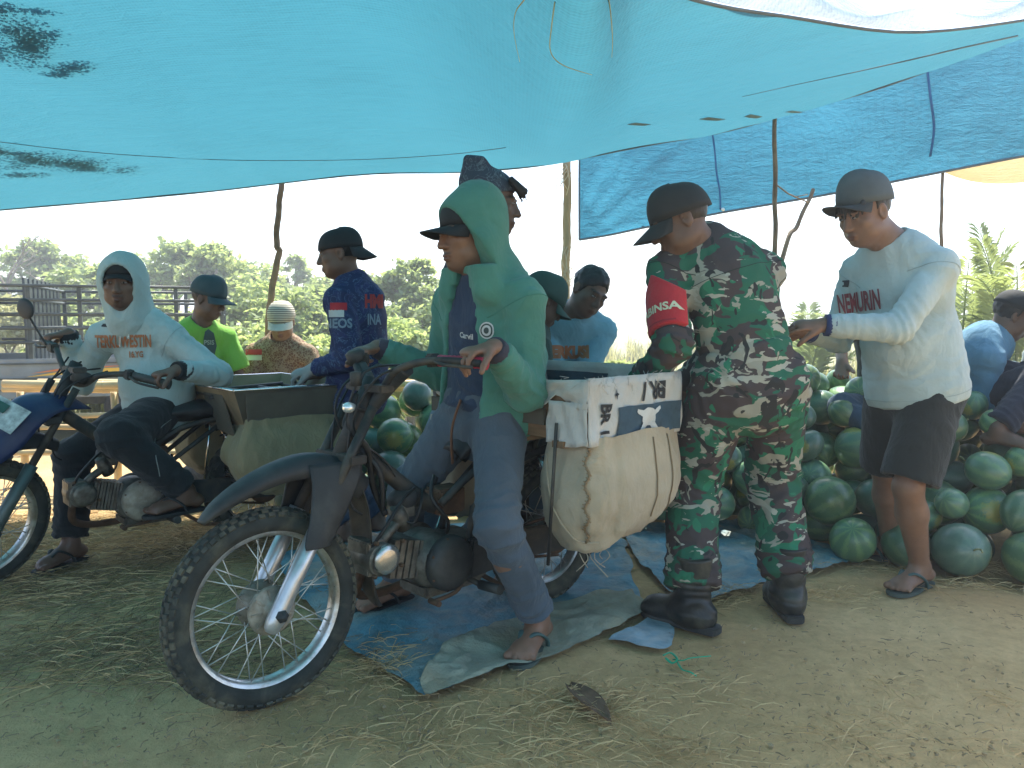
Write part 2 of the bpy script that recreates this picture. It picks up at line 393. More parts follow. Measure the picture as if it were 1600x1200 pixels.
# ---- people
class Person:
    def __init__(s, J, h=.006, scale=1.0):
        s.J = {k: A(*v) for k, v in J.items()}; s.h = h; s.sc = scale; J = s.J
        if 'hipL' not in J:
            sd_ = nz(J['shR'] - J['shL']); sd_ = nz(A(sd_[0], sd_[1], 0))
            J['hipL'] = J['pelvis'] - sd_ * .085 * scale; J['hipR'] = J['pelvis'] + sd_ * .085 * scale
        s.side_h = nz(J['hipR'] - J['hipL']); s.side_s = nz(J['shR'] - J['shL'])
        s.fwd = nz(np.cross(A(0, 0, 1), s.side_s))          # chest direction
        s.HF = frame(J['face'], J.get('up', A(0, 0, 1)))
    def bbox(s, keys, pad):
        p = np.array([s.J[k] for k in keys if k in s.J]); return p.min(0) - pad, p.max(0) + pad
    def head(s, loc): return s.J['head'] + s.HF @ (A(*loc) * s.sc)
    def spine(s, t):
        J = s.J; p = mix(J['pelvis'], J['neck'], t)
        return p + J.get('bend', A(0, 0, 0)) * 4 * t * (1 - t)
    def torso(s, F, g, k=.05, belly=0.0, hem=None, wide=1.0, top=True):
        c = s.sc; m = nz(s.side_h + s.side_s); hc = [(hem[0], hem[1])] if hem else None
        F.cone(s.spine(-.02), s.spine(.33), (.158 * c + g) * wide, (.143 * c + g) * wide, k, s.side_h, .72, clips=hc)
        F.cone(s.spine(.33), s.spine(.68), (.143 * c + g) * wide, (.165 * c + g) * wide, k, m, .70, clips=hc)
        F.cone(s.spine(.68), s.spine(.84), (.165 * c + g) * wide, (.135 * c + g) * wide, k, s.side_s, .66)
        if belly: F.ell(s.spine(.3) + s.fwd * .05, (.13 * c + g + belly * .3, .13 * c + g + belly * .3, .15 * c), None, k)
        if top:
            for q in 'LR': F.cone(mix(s.J['neck'], s.spine(.9), .4), s.J['sh' + q], .055 * c + g, .047 * c + g, k)
    def arm(s, F, q, g1, g2, t_end=1.0, k=.022, extra=0.0, clip_end=True):
        J = s.J; sh, el, wr = J['sh' + q], J['el' + q], J['wr' + q]; c = s.sc
        F.cone(sh, el, .049 * c + g1, .041 * c + g1, k)
        e = mix(el, wr, t_end)
        F.cone(el, e, .041 * c + g1, .030 * c + g2 + extra, k, clips=[(e, nz(wr - el))] if clip_end else None)
    def leg(s, F, q, g1, g2, t_end=1.0, k=.03, clip_end=True, calf=True):
        J = s.J; hp, kn, an = J['hip' + q], J['kn' + q], J['an' + q]; c = s.sc
        F.cone(hp, kn, .085 * c + g1, .056 * c + (g1 + g2) / 2, k)
        e = mix(kn, an, t_end); cl = [(e, nz(an - kn))] if clip_end else None
        if calf:
            back = nz(np.cross(nz(an - kn), np.cross(nz(kn - hp), nz(an - kn)))); back = -back if np.dot(back, hp - an) < 0 and False else back
            mid = mix(kn, an, .32)
            F.cone(kn, mid, .056 * c + g2, .058 * c + g2, k, clips=cl); F.cone(mid, e, .058 * c + g2, .037 * c + g2, k, clips=cl)
        else: F.cone(kn, e, .056 * c + g2, .05 * c + g2, k, clips=cl)
    def hand(s, F, q, d, n, curl=(35, 45, 30), thumb=40, spread=1.0, size=1.0):
        """d: direction of the fingers from the wrist, n: direction the palm faces"""
        c = s.sc * size; w = s.J['wr' + q]; d = nz(d); n = nz(A(*n) - d * np.dot(n, d)); t = np.cross(d, n) * (1 if q == 'L' else -1)   # towards the thumb
        kn0 = w + d * .085 * c
        F.cone(w, w + d * .03 * c, .028 * c, .030 * c, .012, t, .7)
        F.cone(w + d * .035 * c, kn0 - d * .012 * c, .034 * c, .040 * c, .012, t, .42)
        Ls = (.074, .083, .077, .060); offs = (.0335, .0112, -.0112, -.0330)
        for i in range(4):
            p = kn0 + t * offs[i] * c - d * abs(offs[i]) * .18 * c; L = Ls[i] * c; a = 0
            for j, seg in enumerate((.45, .31, .24)):
                a += math.radians(curl[j] + (i - 1.5) * 4)
                dj = d * math.cos(a) + n * math.sin(a) + t * offs[i] * 1.2 * spread * (1 if j == 0 else 0)
                e = p + nz(dj) * L * seg; F.cone(p, e, (.0088 - .0006 * j) * c, (.0084 - .0009 * j) * c, .0015); p = e
        b = w + d * .028 * c + t * .026 * c + n * .008 * c; th = math.radians(thumb)
        d1 = nz(d * math.cos(th) + t * math.sin(th) * .85 + n * .35); m1 = b + d1 * .042 * c
        F.cone(b, m1, .0155 * c, .0115 * c, .008)
        d2 = nz(d1 + d * .35 + n * .45); m2 = m1 + d2 * .030 * c; F.cone(m1, m2, .0112 * c, .0102 * c, .004)
        F.cone(m2, m2 + nz(d2 + n * .3) * .022 * c, .0102 * c, .0085 * c, .003)
    def foot(s, F, q, d, toes=True, z0=.0):
        """bare foot whose toes point along d, sole resting at height z0"""
        an = s.J['an' + q]; c = s.sc; d = nz(A(d[0], d[1], 0)); t = A(d[1], -d[0], 0) * (1 if q == 'L' else -1)   # towards the big toe
        zf = z0 + .028 * c
        heel = A(an[0], an[1], zf + .006) - d * .045 * c; ball = A(an[0], an[1], zf - .004) + d * .125 * c
        F.cone(an, A(an[0], an[1], zf + .03), .036 * c, .036 * c, .02)
        F.ell(heel, (.034 * c,) * 3, None, .02)
        F.cone(A(an[0], an[1], zf + .035), ball, .036 * c, .030 * c, .025, t, 1.0)
        F.cone(heel, ball, .03 * c, .046 * c, .02, t, .5, clips=[((0, 0, z0), (0, 0, -1))])
        if toes:
            for i, (o, L, r) in enumerate(((.033, .058, .0145), (.012, .060, .0105), (-.006, .053, .010), (-.022, .044, .0095), (-.037, .033, .009))):
                b = ball + t * o * c - A(0, 0, .006) - d * .01 * c; e = b + (d * L + t * o * .12) * c; e[2] = z0 + r * c + .001
                F.cone(b, e, r * c * .9, r * c, .004)
    def skull(s, F, ears=True, fat=0.0):
        H = s.HF; c = s.sc
        def E(p, r, k=.012, mode='add'): F.ell(s.head(p), A(*r) * c, H, k, mode)
        def Cn(a, b, r1, r2, k=.01): F.cone(s.head(a), s.head(b), r1 * c, r2 * c, k)
        E((0, -.018, .032), (.076, .098, .088), .02); E((0, .026, -.042), (.060 + fat, .066, .078), .03)
        E((0, .058, -.098), (.029 + fat, .027, .021), .025)
        for q in (-1, 1):
            E((q * .047, .018, -.066), (.022 + fat, .045, .030), .03); E((q * .043, .056, -.022), (.024, .026, .020), .02)
            E((q * .031, .096, .004), (.0185, .016, .011), .012, 'sub'); E((q * .031, .080, .002), (.015, .012, .012), .004)
            E((q * .028, .083, .0225), (.026, .012, .0085), .012)
            if ears:
                E((q * .078, -.012, -.008), (.009, .021, .033), .006); E((q * .084, -.004, -.006), (.006, .011, .019), .004, 'sub')
            E((q * .0125, .097, -.037), (.0095, .0105, .008), .006)
        Cn((0, .086, .012), (0, .108, -.034), .0085, .0125, .010)
        E((0, .088, -.0655), (.025, .0125, .0062), .006); E((0, .087, -.0775), (.021, .0125, .0072), .006)
        E((0, .099, -.0712), (.026, .007, .0014), .002, 'sub')
        F.cone(s.head((0, -.025, -.05)), s.J['neck'] + A(0, 0, -.01), .054 * c + fat, .062 * c + fat, .03)
        F.cone(s.head((0, .012, -.09)), mix(s.head((0, .012, -.09)), s.J['neck'], .6), .038 * c + fat, .045 * c, .03)
    def body(s, root, mat, keys, parts, fat=0.0, stubble=0.0, brows=True):
        """parts: function adding limbs, hands, feet to the field"""
        lo, hi = s.bbox(keys, .2); F = Field(lo, hi, s.h)
        s.skull(F, fat=fat); parts(F); me = F.mesh('body'); co = get_co(me)
        q = (co - s.J['head']) @ s.HF / s.sc; x, y, z = np.abs(q[:, 0]), q[:, 1], q[:, 2]; col = np.ones((len(co), 3))
        def put(m, c): col[:] = col * (1 - m[:, None]) + np.array(c) * m[:, None]
        near = (np.abs(q) < .14).all(1)
        sm = lambda v, a, b: np.clip((v - a) / (b - a), 0, 1)
        lip = near * (y > .07) * (1 - sm(np.hypot(x / .024, (z + .0715) / .0125), .8, 1.1)); put(lip * .7, (.62, .42, .42))
        if brows:
            br = near * (y > .05) * (1 - sm(np.abs(z - .0265 + (x - .03) ** 2 * 5) / .0055, .6, 1.2)) * sm(x, .009, .014) * (1 - sm(x, .046, .054)); put(br * .9, (.10, .09, .09))
            ey = near * (y > .06) * (1 - sm(np.hypot((x - .031) / .014, (z - .003) / .0055), .75, 1.1)); put(ey * .85, (.16, .13, .13))
        if stubble:
            st = near * (y > .05) * (1 - sm(np.hypot(x / .03, (z + .057) / .007), .7, 1.2)); put(st * stubble, (.25, .23, .23))
            st = near * (1 - sm(np.hypot(x / .035, (z + .1) / .022), .6, 1.2)) * (y > .03); put(st * stubble, (.3, .28, .28))
        paint(me, col); return link('body', me, mat, root)
    def garment(s, name, root, mat, keys, build, h=None, pad=.3, fold=.004, ffreq=9, fdir=(1, 1, .45), joints=(), seed=0, inner=None):
        lo, hi = s.bbox(keys, pad); F = Field(lo, hi, h or s.h * 1.25); build(F); me = F.mesh(name)
        s.drape(me, fold, ffreq, fdir, joints, seed); o = link(name, me, mat, root); return o
    def drape(s, me, fold, ffreq, fdir, joints, seed):
        co = get_co(me); no = get_no(me); p = co * A(*fdir)
        wv = fbm(p + .15 * np.stack([vnoise(co, 5, seed + 3), vnoise(co, 5, seed + 4), vnoise(co, 5, seed + 5)], 1), ffreq, 3, seed)
        d = fold * (1 - np.abs(wv) * 1.6)
        for (c, ax, rad, fr, amp) in joints:
            rr = co - A(*c); wgt = np.exp(-(rr ** 2).sum(1) / rad ** 2); ax = nz(ax)
            ph = fr * (rr @ ax) + 2.2 * vnoise(co, 14, seed + 9) + 3 * vnoise(co, 5, seed + 11)
            d = d + wgt * amp * (1 - np.abs(np.sin(ph)) * 1.5)
        set_co(me, co + no * d[:, None])
    def jn(s, q, amp=.006):
        J = s.J; return [(J['el' + q], J['wr' + q] - J['sh' + q], .11, 75, amp), (mix(J['el' + q], J['wr' + q], .75), J['wr' + q] - J['el' + q], .08, 90, amp * .6), (J['sh' + q], J['el' + q] - s.J['neck'], .1, 50, amp * .7)]
    def jk(s, q, amp=.007):
        J = s.J; return [(J['kn' + q], J['an' + q] - J['hip' + q], .13, 60, amp), (mix(J['kn' + q], J['an' + q], .85), J['an' + q] - J['kn' + q], .11, 75, amp), (J['hip' + q], J['kn' + q] - J['hip' + q], .14, 45, amp)]
    def lens(s):
        J = s.J; d = lambda a, b: round(float(np.linalg.norm(J[a] - J[b])), 2); r = {}
        for q in 'LR':
            for a, b in (('sh', 'el'), ('el', 'wr'), ('hip', 'kn'), ('kn', 'an')):
                if a + q in J and b + q in J: r[a + b + q] = d(a + q, b + q)
        r['spine'] = d('pelvis', 'neck'); r['nh'] = d('neck', 'head'); r['sw'] = d('shL', 'shR'); return r
# ------------------------------------------------------------------ setting: ground and far hills
def land(x, y):
    """height of the ground: flat yard, then a slow rise to a pale field and a ridge"""
    r = np.maximum(y - 9.0, 0)
    return np.minimum(r * .0155, 3.1) + np.where(y > 60, .35 * np.sin(x * .03 + y * .013), 0)
def make_ground():
    t = NT('dusty_soil_and_dry_field'); v = t.coord('Object')
    big = t.noise(v, 1.1, 6, .6, .3); fine = t.noise(v, 22, 6, .7); pep = t.noise(v, 130, 3, .7)
    soil = t.ramp(big, [(.3, (.46, .30, .14)), (.52, (.60, .405, .20)), (.72, (.68, .475, .245))])
    soil = t.mixc(t.ramp(fine, [(.35, (.75,) * 3), (.65, (0,) * 3)]), soil, t.mixc(.55, soil, (.30, .21, .10)))
    soil = t.mixc(t.ramp(pep, [(.66, (0,) * 3), (.74, (.7,) * 3)]), soil, (.10, .085, .05))
    dark_blots = t.ramp(t.noise(v, .8, 5, .6, .5), [(.47, (0,) * 3), (.62, (1,) * 3)])
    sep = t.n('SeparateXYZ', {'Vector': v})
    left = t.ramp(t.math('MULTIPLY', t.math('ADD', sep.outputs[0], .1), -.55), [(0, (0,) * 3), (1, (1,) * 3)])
    soil = t.mixc(t.math('MULTIPLY', t.math('MULTIPLY', dark_blots, left), .6), soil, (.22, .185, .085))  # soil mixed darker in blotches, stronger towards the left
    gn = t.noise(v, .5, 6, .7); field = t.ramp(gn, [(.3, (.20, .22, .10)), (.6, (.29, .28, .16)), (.8, (.36, .33, .21))])
    far = t.ramp(t.math('ADD', t.math('MULTIPLY', sep.outputs[1], .25), t.math('MULTIPLY', big, .8)), [(.0, (0,) * 3), (1, (1,) * 3)])
    fac = t.n('MapRange', {'Value': t.math('ADD', sep.outputs[1], t.math('MULTIPLY', big, 2.5)), 'From Min': 6.6, 'From Max': 9.2}).outputs[0]
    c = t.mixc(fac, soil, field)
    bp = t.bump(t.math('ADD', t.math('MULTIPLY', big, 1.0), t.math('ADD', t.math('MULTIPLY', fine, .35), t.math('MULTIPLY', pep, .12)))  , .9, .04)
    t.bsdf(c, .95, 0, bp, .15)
    # graded sheet: fine near the camera, coarse far away
    ys = np.concatenate([np.arange(-6, 1, .5), np.arange(1, 6, .05), np.geomspace(6, 900, 60)])
    xs = np.concatenate([-np.geomspace(900, 4, 40), np.arange(-3.9, 3.9, .06), np.geomspace(4, 900, 40)])
    X, Y = np.meshgrid(xs, ys, indexing='ij'); p = np.stack([X.ravel(), Y.ravel(), np.zeros(X.size)], 1)
    z = land(p[:, 0], p[:, 1]); near = (np.abs(p[:, 0]) < 6) & (p[:, 1] < 9)
    z = z + np.where(near, (.007 * fbm(p, 2.2, 3, 5) + .006 * np.minimum(fbm(p, 6.5, 3, 8), .15) - .007), 0); p[:, 2] = z
    n0, n1 = X.shape; i = np.arange(n0 * n1).reshape(n0, n1)
    f = np.stack([i[:-1, :-1], i[1:, :-1], i[1:, 1:], i[:-1, 1:]], -1).reshape(-1, 4)
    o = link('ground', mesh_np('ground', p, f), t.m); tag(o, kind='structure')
make_ground()

# ------------------------------------------------------------------ canopy sheets
def tarp_material(name, col, trans, weave=900, var=.24, lum=1.0):
    t = NT(name); v = t.coord('Object'); n1 = t.noise(v, 1.3, 6, .65, .3)
    wv = t.n('TexWave', {'Vector': v, 'Scale': 17.0, 'Distortion': 1.6, 'Detail': 2.0, 'Detail Scale': 3.0}, wave_type='BANDS', bands_direction='Y').outputs[1]
    wx = t.n('TexWave', {'Vector': v, 'Scale': 22.0, 'Distortion': 1.0, 'Detail': 1.0}, wave_type='BANDS', bands_direction='X').outputs[1]
    streak = t.noise(t.coord('Object', (.8, 6, 6)), 3.0, 6, .7)
    mid = t.noise(t.coord('Object', (1, 3, 3)), 9.0, 5, .7, .6); k = t.math('ADD', t.math('ADD', t.math('MULTIPLY', wv, .11), t.math('MULTIPLY', wx, .07)), t.math('MULTIPLY', mid, .14))
    k = t.math('ADD', k, t.math('ADD', t.math('MULTIPLY', n1, var), t.math('MULTIPLY', streak, var * 1.1)))
    m = t.ramp(k, [(.12, tuple(c * .80 for c in col)), (.42, tuple(min(1, c * 1.16) for c in col))])
    tr = t.ramp(k, [(.12, tuple(c * .76 for c in trans)), (.42, tuple(min(1, c * 1.18) for c in trans))])
    bp = t.bump(t.math('ADD', t.math('ADD', t.math('MULTIPLY', n1, 1.0), t.math('MULTIPLY', mid, .6)), t.math('MULTIPLY', streak, .8)), .55, .05)
    d = t.n('BsdfDiffuse', {'Color': m, 'Normal': bp}); tl = t.n('BsdfTranslucent', {'Color': tr, 'Normal': bp}); g = t.n('BsdfGlossy', {'Color': (1, 1, 1), 'Roughness': .45, 'Normal': bp})
    a = t.n('MixShader', {0: .55, 1: d, 2: tl}); b = t.n('MixShader', {0: .03, 1: a, 2: g}); t.t.links.new(b.outputs[0], t.out.inputs[0]); return t.m
M_TARP = tarp_material('blue_woven_tarpaulin', (.032, .155, .215), (.038, .160, .208))
M_TARP2 = tarp_material('denser_blue_tarpaulin', (.020, .125, .20), (.034, .180, .270))
M_ORANGE = tarp_material('ochre_tarpaulin', (.55, .36, .14), (.85, .58, .25))
M_EDGE = std('grey_hem_tape', (.10, .13, .15), .7)
def catmull_grid(rows, nu, nv):
    """rows: list of equal-length lists of points; interpolated both ways"""
    r1 = [smooth_path(r, nu) for r in rows]; cols = [[r[i] for r in r1] for i in range(len(r1[0]))]
    c2 = [smooth_path(c, nv) for c in cols]; return [[c[j] for c in c2] for j in range(len(c2[0]))]
def sheet(name, rows, mat, parent, fold=.012, freq=1.6, fdir=(1, 1, 1), seed=0):
    n, m = len(rows), len(rows[0]); co = np.array([p for r in rows for p in r]); i = np.arange(n * m).reshape(n, m)
    f = np.stack([i[:-1, :-1], i[:-1, 1:], i[1:, 1:], i[1:, :-1]], -1).reshape(-1, 4)
    me = mesh_np(name, co, f); no = get_no(me); p = co * A(*fdir)
    edge = np.minimum(1, np.minimum.reduce([np.repeat(np.arange(n), m), np.repeat(n - 1 - np.arange(n), m)]) / 4.0)
    d = fold * (1 - 1.6 * np.abs(fbm(p, freq, 3, seed))) + fold * .25 * vnoise(p, freq * 6, seed + 2)
    set_co(me, co + no * (d * (.25 + .75 * edge))[:, None]); return link(name, me, mat, parent)

back = [(-320, 353, 5.0), (0, 327, 5.2), (300, 301, 5.3), (560, 272, 5.4), (720, 268, 5.45), (850, 257, 5.4), (1000, 228, 5.1), (1130, 205, 4.95), (1250, 172, 4.9), (1400, 128, 4.8), (1600, 50, 4.45), (1680, 20, 4.3)]
front = [A(-4.8, 1.0, 2.8), A(-3.2, .9, 2.8), A(-2.1, .9, 2.75), A(-1.2, 1.0, 2.7), A(-.5, 1.3, 2.6), P(870, -90, 1.7), P(990, -35, 2.1), P(1110, 4, 2.4), P(1230, 24, 2.65), P(1420, 49, 3.0), P(1600, 30, 3.3), P(1680, 10, 3.4)]
B_ = [P(*b) for b in back]; rows = []
for t_ in (0, .12, .3, .5, .7, .86, 1.0):
    r = []
    for i in range(len(B_)):
        p = mix(B_[i], front[i], t_); L = np.linalg.norm(B_[i] - front[i])
        p = p - A(0, 0, .11 * L * t_ * (1 - t_)) ; r.append(p)
    rows.append(r)
ct = empty('canopy_tarpaulin', (0, 3.2, 0), 'large pale blue translucent tarpaulin roof stretched over the whole yard', 'tarpaulin')
grid_main = catmull_grid(rows, 9, 9)
canopy = sheet('sheet', grid_main, M_TARP, ct, .016, 1.3, (1, .35, 1), 3)
MB().tube([p + A(0, 0, -.004) for p in grid_main[0][::2]], .007, 6).build('hem', M_EDGE, ct)
MB().tube([p + A(0, 0, -.004) for p in grid_main[-1][::2]], .006, 6).build('hem', M_EDGE, ct)
# loose pale flap turned up along the front edge
fl = [grid_main[-1][i] for i in range(60, 97, 2)]
frow = [[p + A(0, -.002, .004) for p in fl], [p + A(0, -.03, .05 + .03 * math.sin(i * 1.3)) for i, p in enumerate(fl)], [p + A(0, .05, .085 + .045 * math.sin(i * .9 + 1)) for i, p in enumerate(fl)]]
M_FLAP = tarp_material('blown_out_tarpaulin_flap', (.80, .86, .88), (.80, .88, .90))  # near-white colour stands in for overexposed sunlight on the flap
MB().grid(catmull_grid(frow, 3, 4)).build('turned_up_flap', M_FLAP, ct)
M_PATCH = std('dark_mending_patch', (.10, .19, .24), .8)
def canopy_at(px, py):
    d = P(px, py, 1.0) - A(0, 0, CAM_H); tr = canopy_at.tree
    hit = tr.ray_cast(Vector((0, 0, CAM_H)), Vector(d))
    if hit[0] is None: print('canopy miss', px, py); return P(px, py, 4.0), A(0, 0, 1)
    return A(*hit[0]), A(*hit[1])
canopy_at.tree = BVHTree.FromPolygons([v.co.copy() for v in canopy.data.vertices], [tuple(p.vertices) for p in canopy.data.polygons])
for (x, y, wd, hg) in ((998, 193, 18, 2.5), (1112, 185, 20, 3), (1176, 181, 14, 3.5), (1240, 174, 14, 2)):
    q = [canopy_at(x + a * wd, y + b * hg)[0] + A(0, -.012, -.008) for (a, b) in ((-1, 0), (-.3, -1), (.2, -.6), (1, 0), (.4, .8), (-.4, .5))]
    MB().poly(q, .002, (0, 0, 1)).build('mending_patch', M_PATCH, ct)
cr = [canopy_at(x, y)[0] + A(0, 0, -.006) for (x, y) in ((1160, 149), (1240, 131), (1330, 112), (1420, 92), (1510, 71), (1590, 54))]
MB().tube(cr, [.001, .0015, .002, .003, .0035, .004], 6).build('seam_cord', M_EDGE, ct)
cr = [canopy_at(x, y)[0] + A(0, 0, -.006) for (x, y) in ((0, 220), (120, 234), (240, 243), (380, 249), (560, 248), (700, 240), (790, 229))]
MB().tube(smooth_path(cr, 4), .002, 5).build('seam_cord', M_EDGE, ct)
# fine flakes added on top of the sheet to dim the sun in blotches
M_FLAKE = std('shade_flake_brown', (.10, .085, .05), .9)
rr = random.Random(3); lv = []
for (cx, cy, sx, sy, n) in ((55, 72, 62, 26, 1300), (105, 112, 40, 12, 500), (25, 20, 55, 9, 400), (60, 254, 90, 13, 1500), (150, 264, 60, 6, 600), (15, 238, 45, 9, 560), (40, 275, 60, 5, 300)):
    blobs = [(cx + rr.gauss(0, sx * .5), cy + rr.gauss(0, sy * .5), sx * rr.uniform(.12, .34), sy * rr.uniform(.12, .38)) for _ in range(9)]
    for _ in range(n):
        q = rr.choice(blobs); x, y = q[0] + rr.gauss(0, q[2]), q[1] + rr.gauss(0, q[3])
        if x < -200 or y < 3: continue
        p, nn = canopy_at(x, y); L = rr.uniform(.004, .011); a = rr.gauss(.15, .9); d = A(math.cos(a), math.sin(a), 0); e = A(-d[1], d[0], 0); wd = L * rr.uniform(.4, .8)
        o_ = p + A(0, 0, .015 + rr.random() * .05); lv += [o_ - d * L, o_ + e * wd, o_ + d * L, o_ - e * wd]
o = link('shade_flakes', mesh_np('shade_flakes', np.array(lv), np.arange(len(lv)).reshape(-1, 4), False), M_FLAKE); tag(o, 'dead leaf litter lying on top of the canopy, seen as dark blotches', 'litter', kind='stuff')

# the sheet over the photographer (shades the near ground)
r2 = [[A(x, y, 2.95 + .10 * math.sin(x * 1.1 + y) + .05 * y - .16 * math.exp(-((x) ** 2 + (y) ** 2) / 3)) for x in np.linspace(-3.8, 4.0, 9)] for y in (-2.4, -1.4, -.2, .9, 2.0)]
st2 = empty('rear_canopy_tarpaulin', (0, 0, 0), 'blue tarpaulin stretched above and behind the photographer', 'tarpaulin')
sheet('sheet', catmull_grid(r2, 5, 5), M_TARP, st2, .014, 1.5, (1, .4, 1), 9)

# hanging side sheet behind the melons
cols = [(905, 240, 375, 6.0), (955, 236, 366, 5.95), (1010, 222, 356, 5.9), (1130, 190, 332, 5.7), (1300, 135, 302, 5.5), (1450, 92, 274, 5.3), (1600, 30, 244, 5.1), (1760, -30, 214, 4.9)]
rw = []
for k in (0, .25, .5, .75, 1):
    rw.append([mix(P(x, yb, Y), A(*P(x, yb, Y)[:2], P(x, yt, Y)[2] + .02), k) + A(0, .05 * math.sin(i * 2.1 + k * 2), 0) for i, (x, yt, yb, Y) in enumerate(cols)])
ss = empty('side_tarpaulin', (1.5, 5.2, 0), 'dark blue tarpaulin hanging as a side wall behind the melon heap', 'tarpaulin')
gside = catmull_grid(rw, 10, 6); sd_o = sheet('sheet', gside, M_TARP2, ss, .018, 2.6, (1.4, 1.4, .8), 21)
co = get_co(sd_o.data); corner = P(905, 375, 6.0); dd = co - corner; ang = np.arctan2(dd[:, 2], dd[:, 0]); rad = np.hypot(dd[:, 0], dd[:, 2])
co[:, 1] += .011 * np.exp(-(rad / .7) ** 2) * np.minimum(rad / .25, 1) * (np.sin(ang * 17 + vnoise(co, 3, 4) * 2) + .6 * np.sin(ang * 41 + 2 * vnoise(co, 5, 6))); set_co(sd_o.data, co)
MB().tube([p + A(0, -.004, 0) for p in gside[0]], .009, 6).build('hem', M_EDGE, ss)
MB().tube([r[0] + A(0, -.004, 0) for r in gside], .008, 6).build('hem', M_EDGE, ss)
M_SEAM = std('dark_blue_seam', (.015, .11, .26), .8)
trs = BVHTree.FromPolygons([v.co.copy() for v in sd_o.data.vertices], [tuple(p.vertices) for p in sd_o.data.polygons])
for pts in (((1112, 205), (1116, 235), (1119, 270), (1124, 300), (1125, 328)), ((1447, 105), (1452, 150), (1458, 200), (1452, 245), (1457, 272))):
    q = []
    for (x, y) in pts:
        h_ = trs.ray_cast(Vector((0, 0, CAM_H)), Vector(P(x, y, 1) - A(0, 0, CAM_H)))
        if h_[0]: q.append(A(*h_[0]) + A(0, -.012, 0))
    MB().tube(smooth_path(q, 4), .016, 6, flat=.3).build('seam', M_SEAM, ss)
M_EYE = std('metal_eyelet', (.8, .8, .78), .3, 1)
for (x, y, Y) in ((1004, 357, 5.9), (1128, 331, 5.7), (1457, 272, 5.3)):
    MB().lathe([(.008, 0), (.014, .002), (.008, .004)], 10, P(x, y - 3, Y) + A(0, -.03, 0), (0, -1, 0)).build('eyelet', M_EYE, ss)

oc = empty('ochre_tarpaulin', (4, 6.5, 0), 'small piece of ochre tarpaulin in the upper corner beyond the side sheet', 'tarpaulin')
rw = [[P(x, yb, 6.6) for (x, yb, yt) in ((1440, 250, 240), (1490, 276, 240), (1545, 287, 230), (1610, 285, 220), (1700, 278, 200), (1800, 270, 190))], [P(x, yt, 7.4) for (x, yb, yt) in ((1440, 246, 238), (1490, 250, 240), (1545, 250, 230), (1610, 245, 220), (1700, 240, 200), (1800, 235, 190))]]
sheet('sheet', catmull_grid(rw, 6, 8), M_ORANGE, oc, .008, 3, (1, 1, 1), 5)

# ------------------------------------------------------------------ poles
M_BARK = std('weathered_branch', (.17, .12, .075), .85, var=.4, vscale=12, bscale=70, bump=.5, dirt=(.3, .24, .16), dscale=8)
M_BAMBOO = std('dry_bamboo', (.42, .32, .17), .6, var=.3, vscale=5, bscale=40, bump=.2, dirt=(.2, .15, .08), dscale=4, stretch=(1, 1, .3))
M_ROPE = std('pale_raffia', (.55, .50, .33), .8)
def pole(name, label, pts, r, mat, knots=0, taper=.75, wob=.003):
    root = empty(name, (pts[-1][0], pts[-1][1], 0), label, 'pole'); q = smooth_path(pts, 7); n = len(q); q = [p + A(wob * math.sin(i * 1.1 + pts[0][0] * 9), wob * math.cos(i * .9), 0) for i, p in enumerate(q)]
    MB().tube(q, [r * (taper + (1 - taper) * i / n) * (1 + .05 * math.sin(i * 2.9)) for i in range(n)], 10).build('shaft', mat, root)
    for k in range(knots):
        i = int((k + .7) / knots * (n - 2)); MB().lathe([(r * .8, -.012), (r * 1.12, 0), (r * .8, .012)], 10, q[i], q[i + 1] - q[i]).build('node', mat, root)
    return root
gd = lambda p: A(p[0], p[1], -.03)
pts = [P(441, 280, 5.45), P(436, 322, 5.45), P(432, 378, 5.45), P(436, 395, 5.45), P(427, 440, 5.45), P(420, 500, 5.45)]
pole('branch_pole', 'crooked bark branch propping the canopy behind the seated man in batik', pts + [P(415, 620, 5.45), gd(P(410, 700, 5.45))], .026, M_BARK)
bp_ = pole('bamboo_pole', 'pale bamboo canopy pole tied with raffia behind the light blue hoodie', [P(886, 250, 5.5), P(886, 350, 5.5), P(884, 450, 5.5), gd(P(883, 700, 5.5))], .031, M_BAMBOO, 6, .95)
for (y, L) in ((262, .16), (392, .2), (420, .12)):
    m = MB()
    for k in range(5):
        c = P(886 + random.uniform(-6, 6), y + random.uniform(-8, 8), 5.46); m.tube(smooth_path([c, c + A(random.uniform(-.05, .05), -.02, -L * .5), c + A(random.uniform(-.06, .06), -.01, -L)], 3), .003, 4)
    m.build('raffia_tie', M_ROPE, bp_)
pole('thin_pole', 'thin straight pole in front of the dark blue side sheet, behind the soldier', [P(1210, 182, 4.75), P(1211, 300, 4.75), P(1211, 420, 4.75), gd(P(1212, 760, 4.75))], .0165, M_BARK)
pole('leaning_pole', 'slanting brace pole leaning behind the soldier beside the thin pole', [P(1271, 296, 5.3), P(1246, 352, 5.15), P(1220, 412, 5.0), gd(P(1140, 640, 4.8))], .017, M_BARK)
pole('slim_pole', 'slim pole under the side sheet beside the palm fronds', [P(1473, 262, 5.25), P(1471, 340, 5.25), P(1470, 440, 5.25), gd(P(1468, 700, 5.25))], .0135, M_BARK)
tw = empty('twig', P(1240, 300, 4.9), 'small dry twig caught between thin pole and slanting brace', 'twig')
MB().tube([P(1212, 288, 4.85), P(1232, 303, 4.9), P(1262, 316, 5.0)], .005, 5).tube([P(1245, 307, 4.95), P(1262, 304, 5.0)], .003, 5).build('stem', M_BARK, tw)

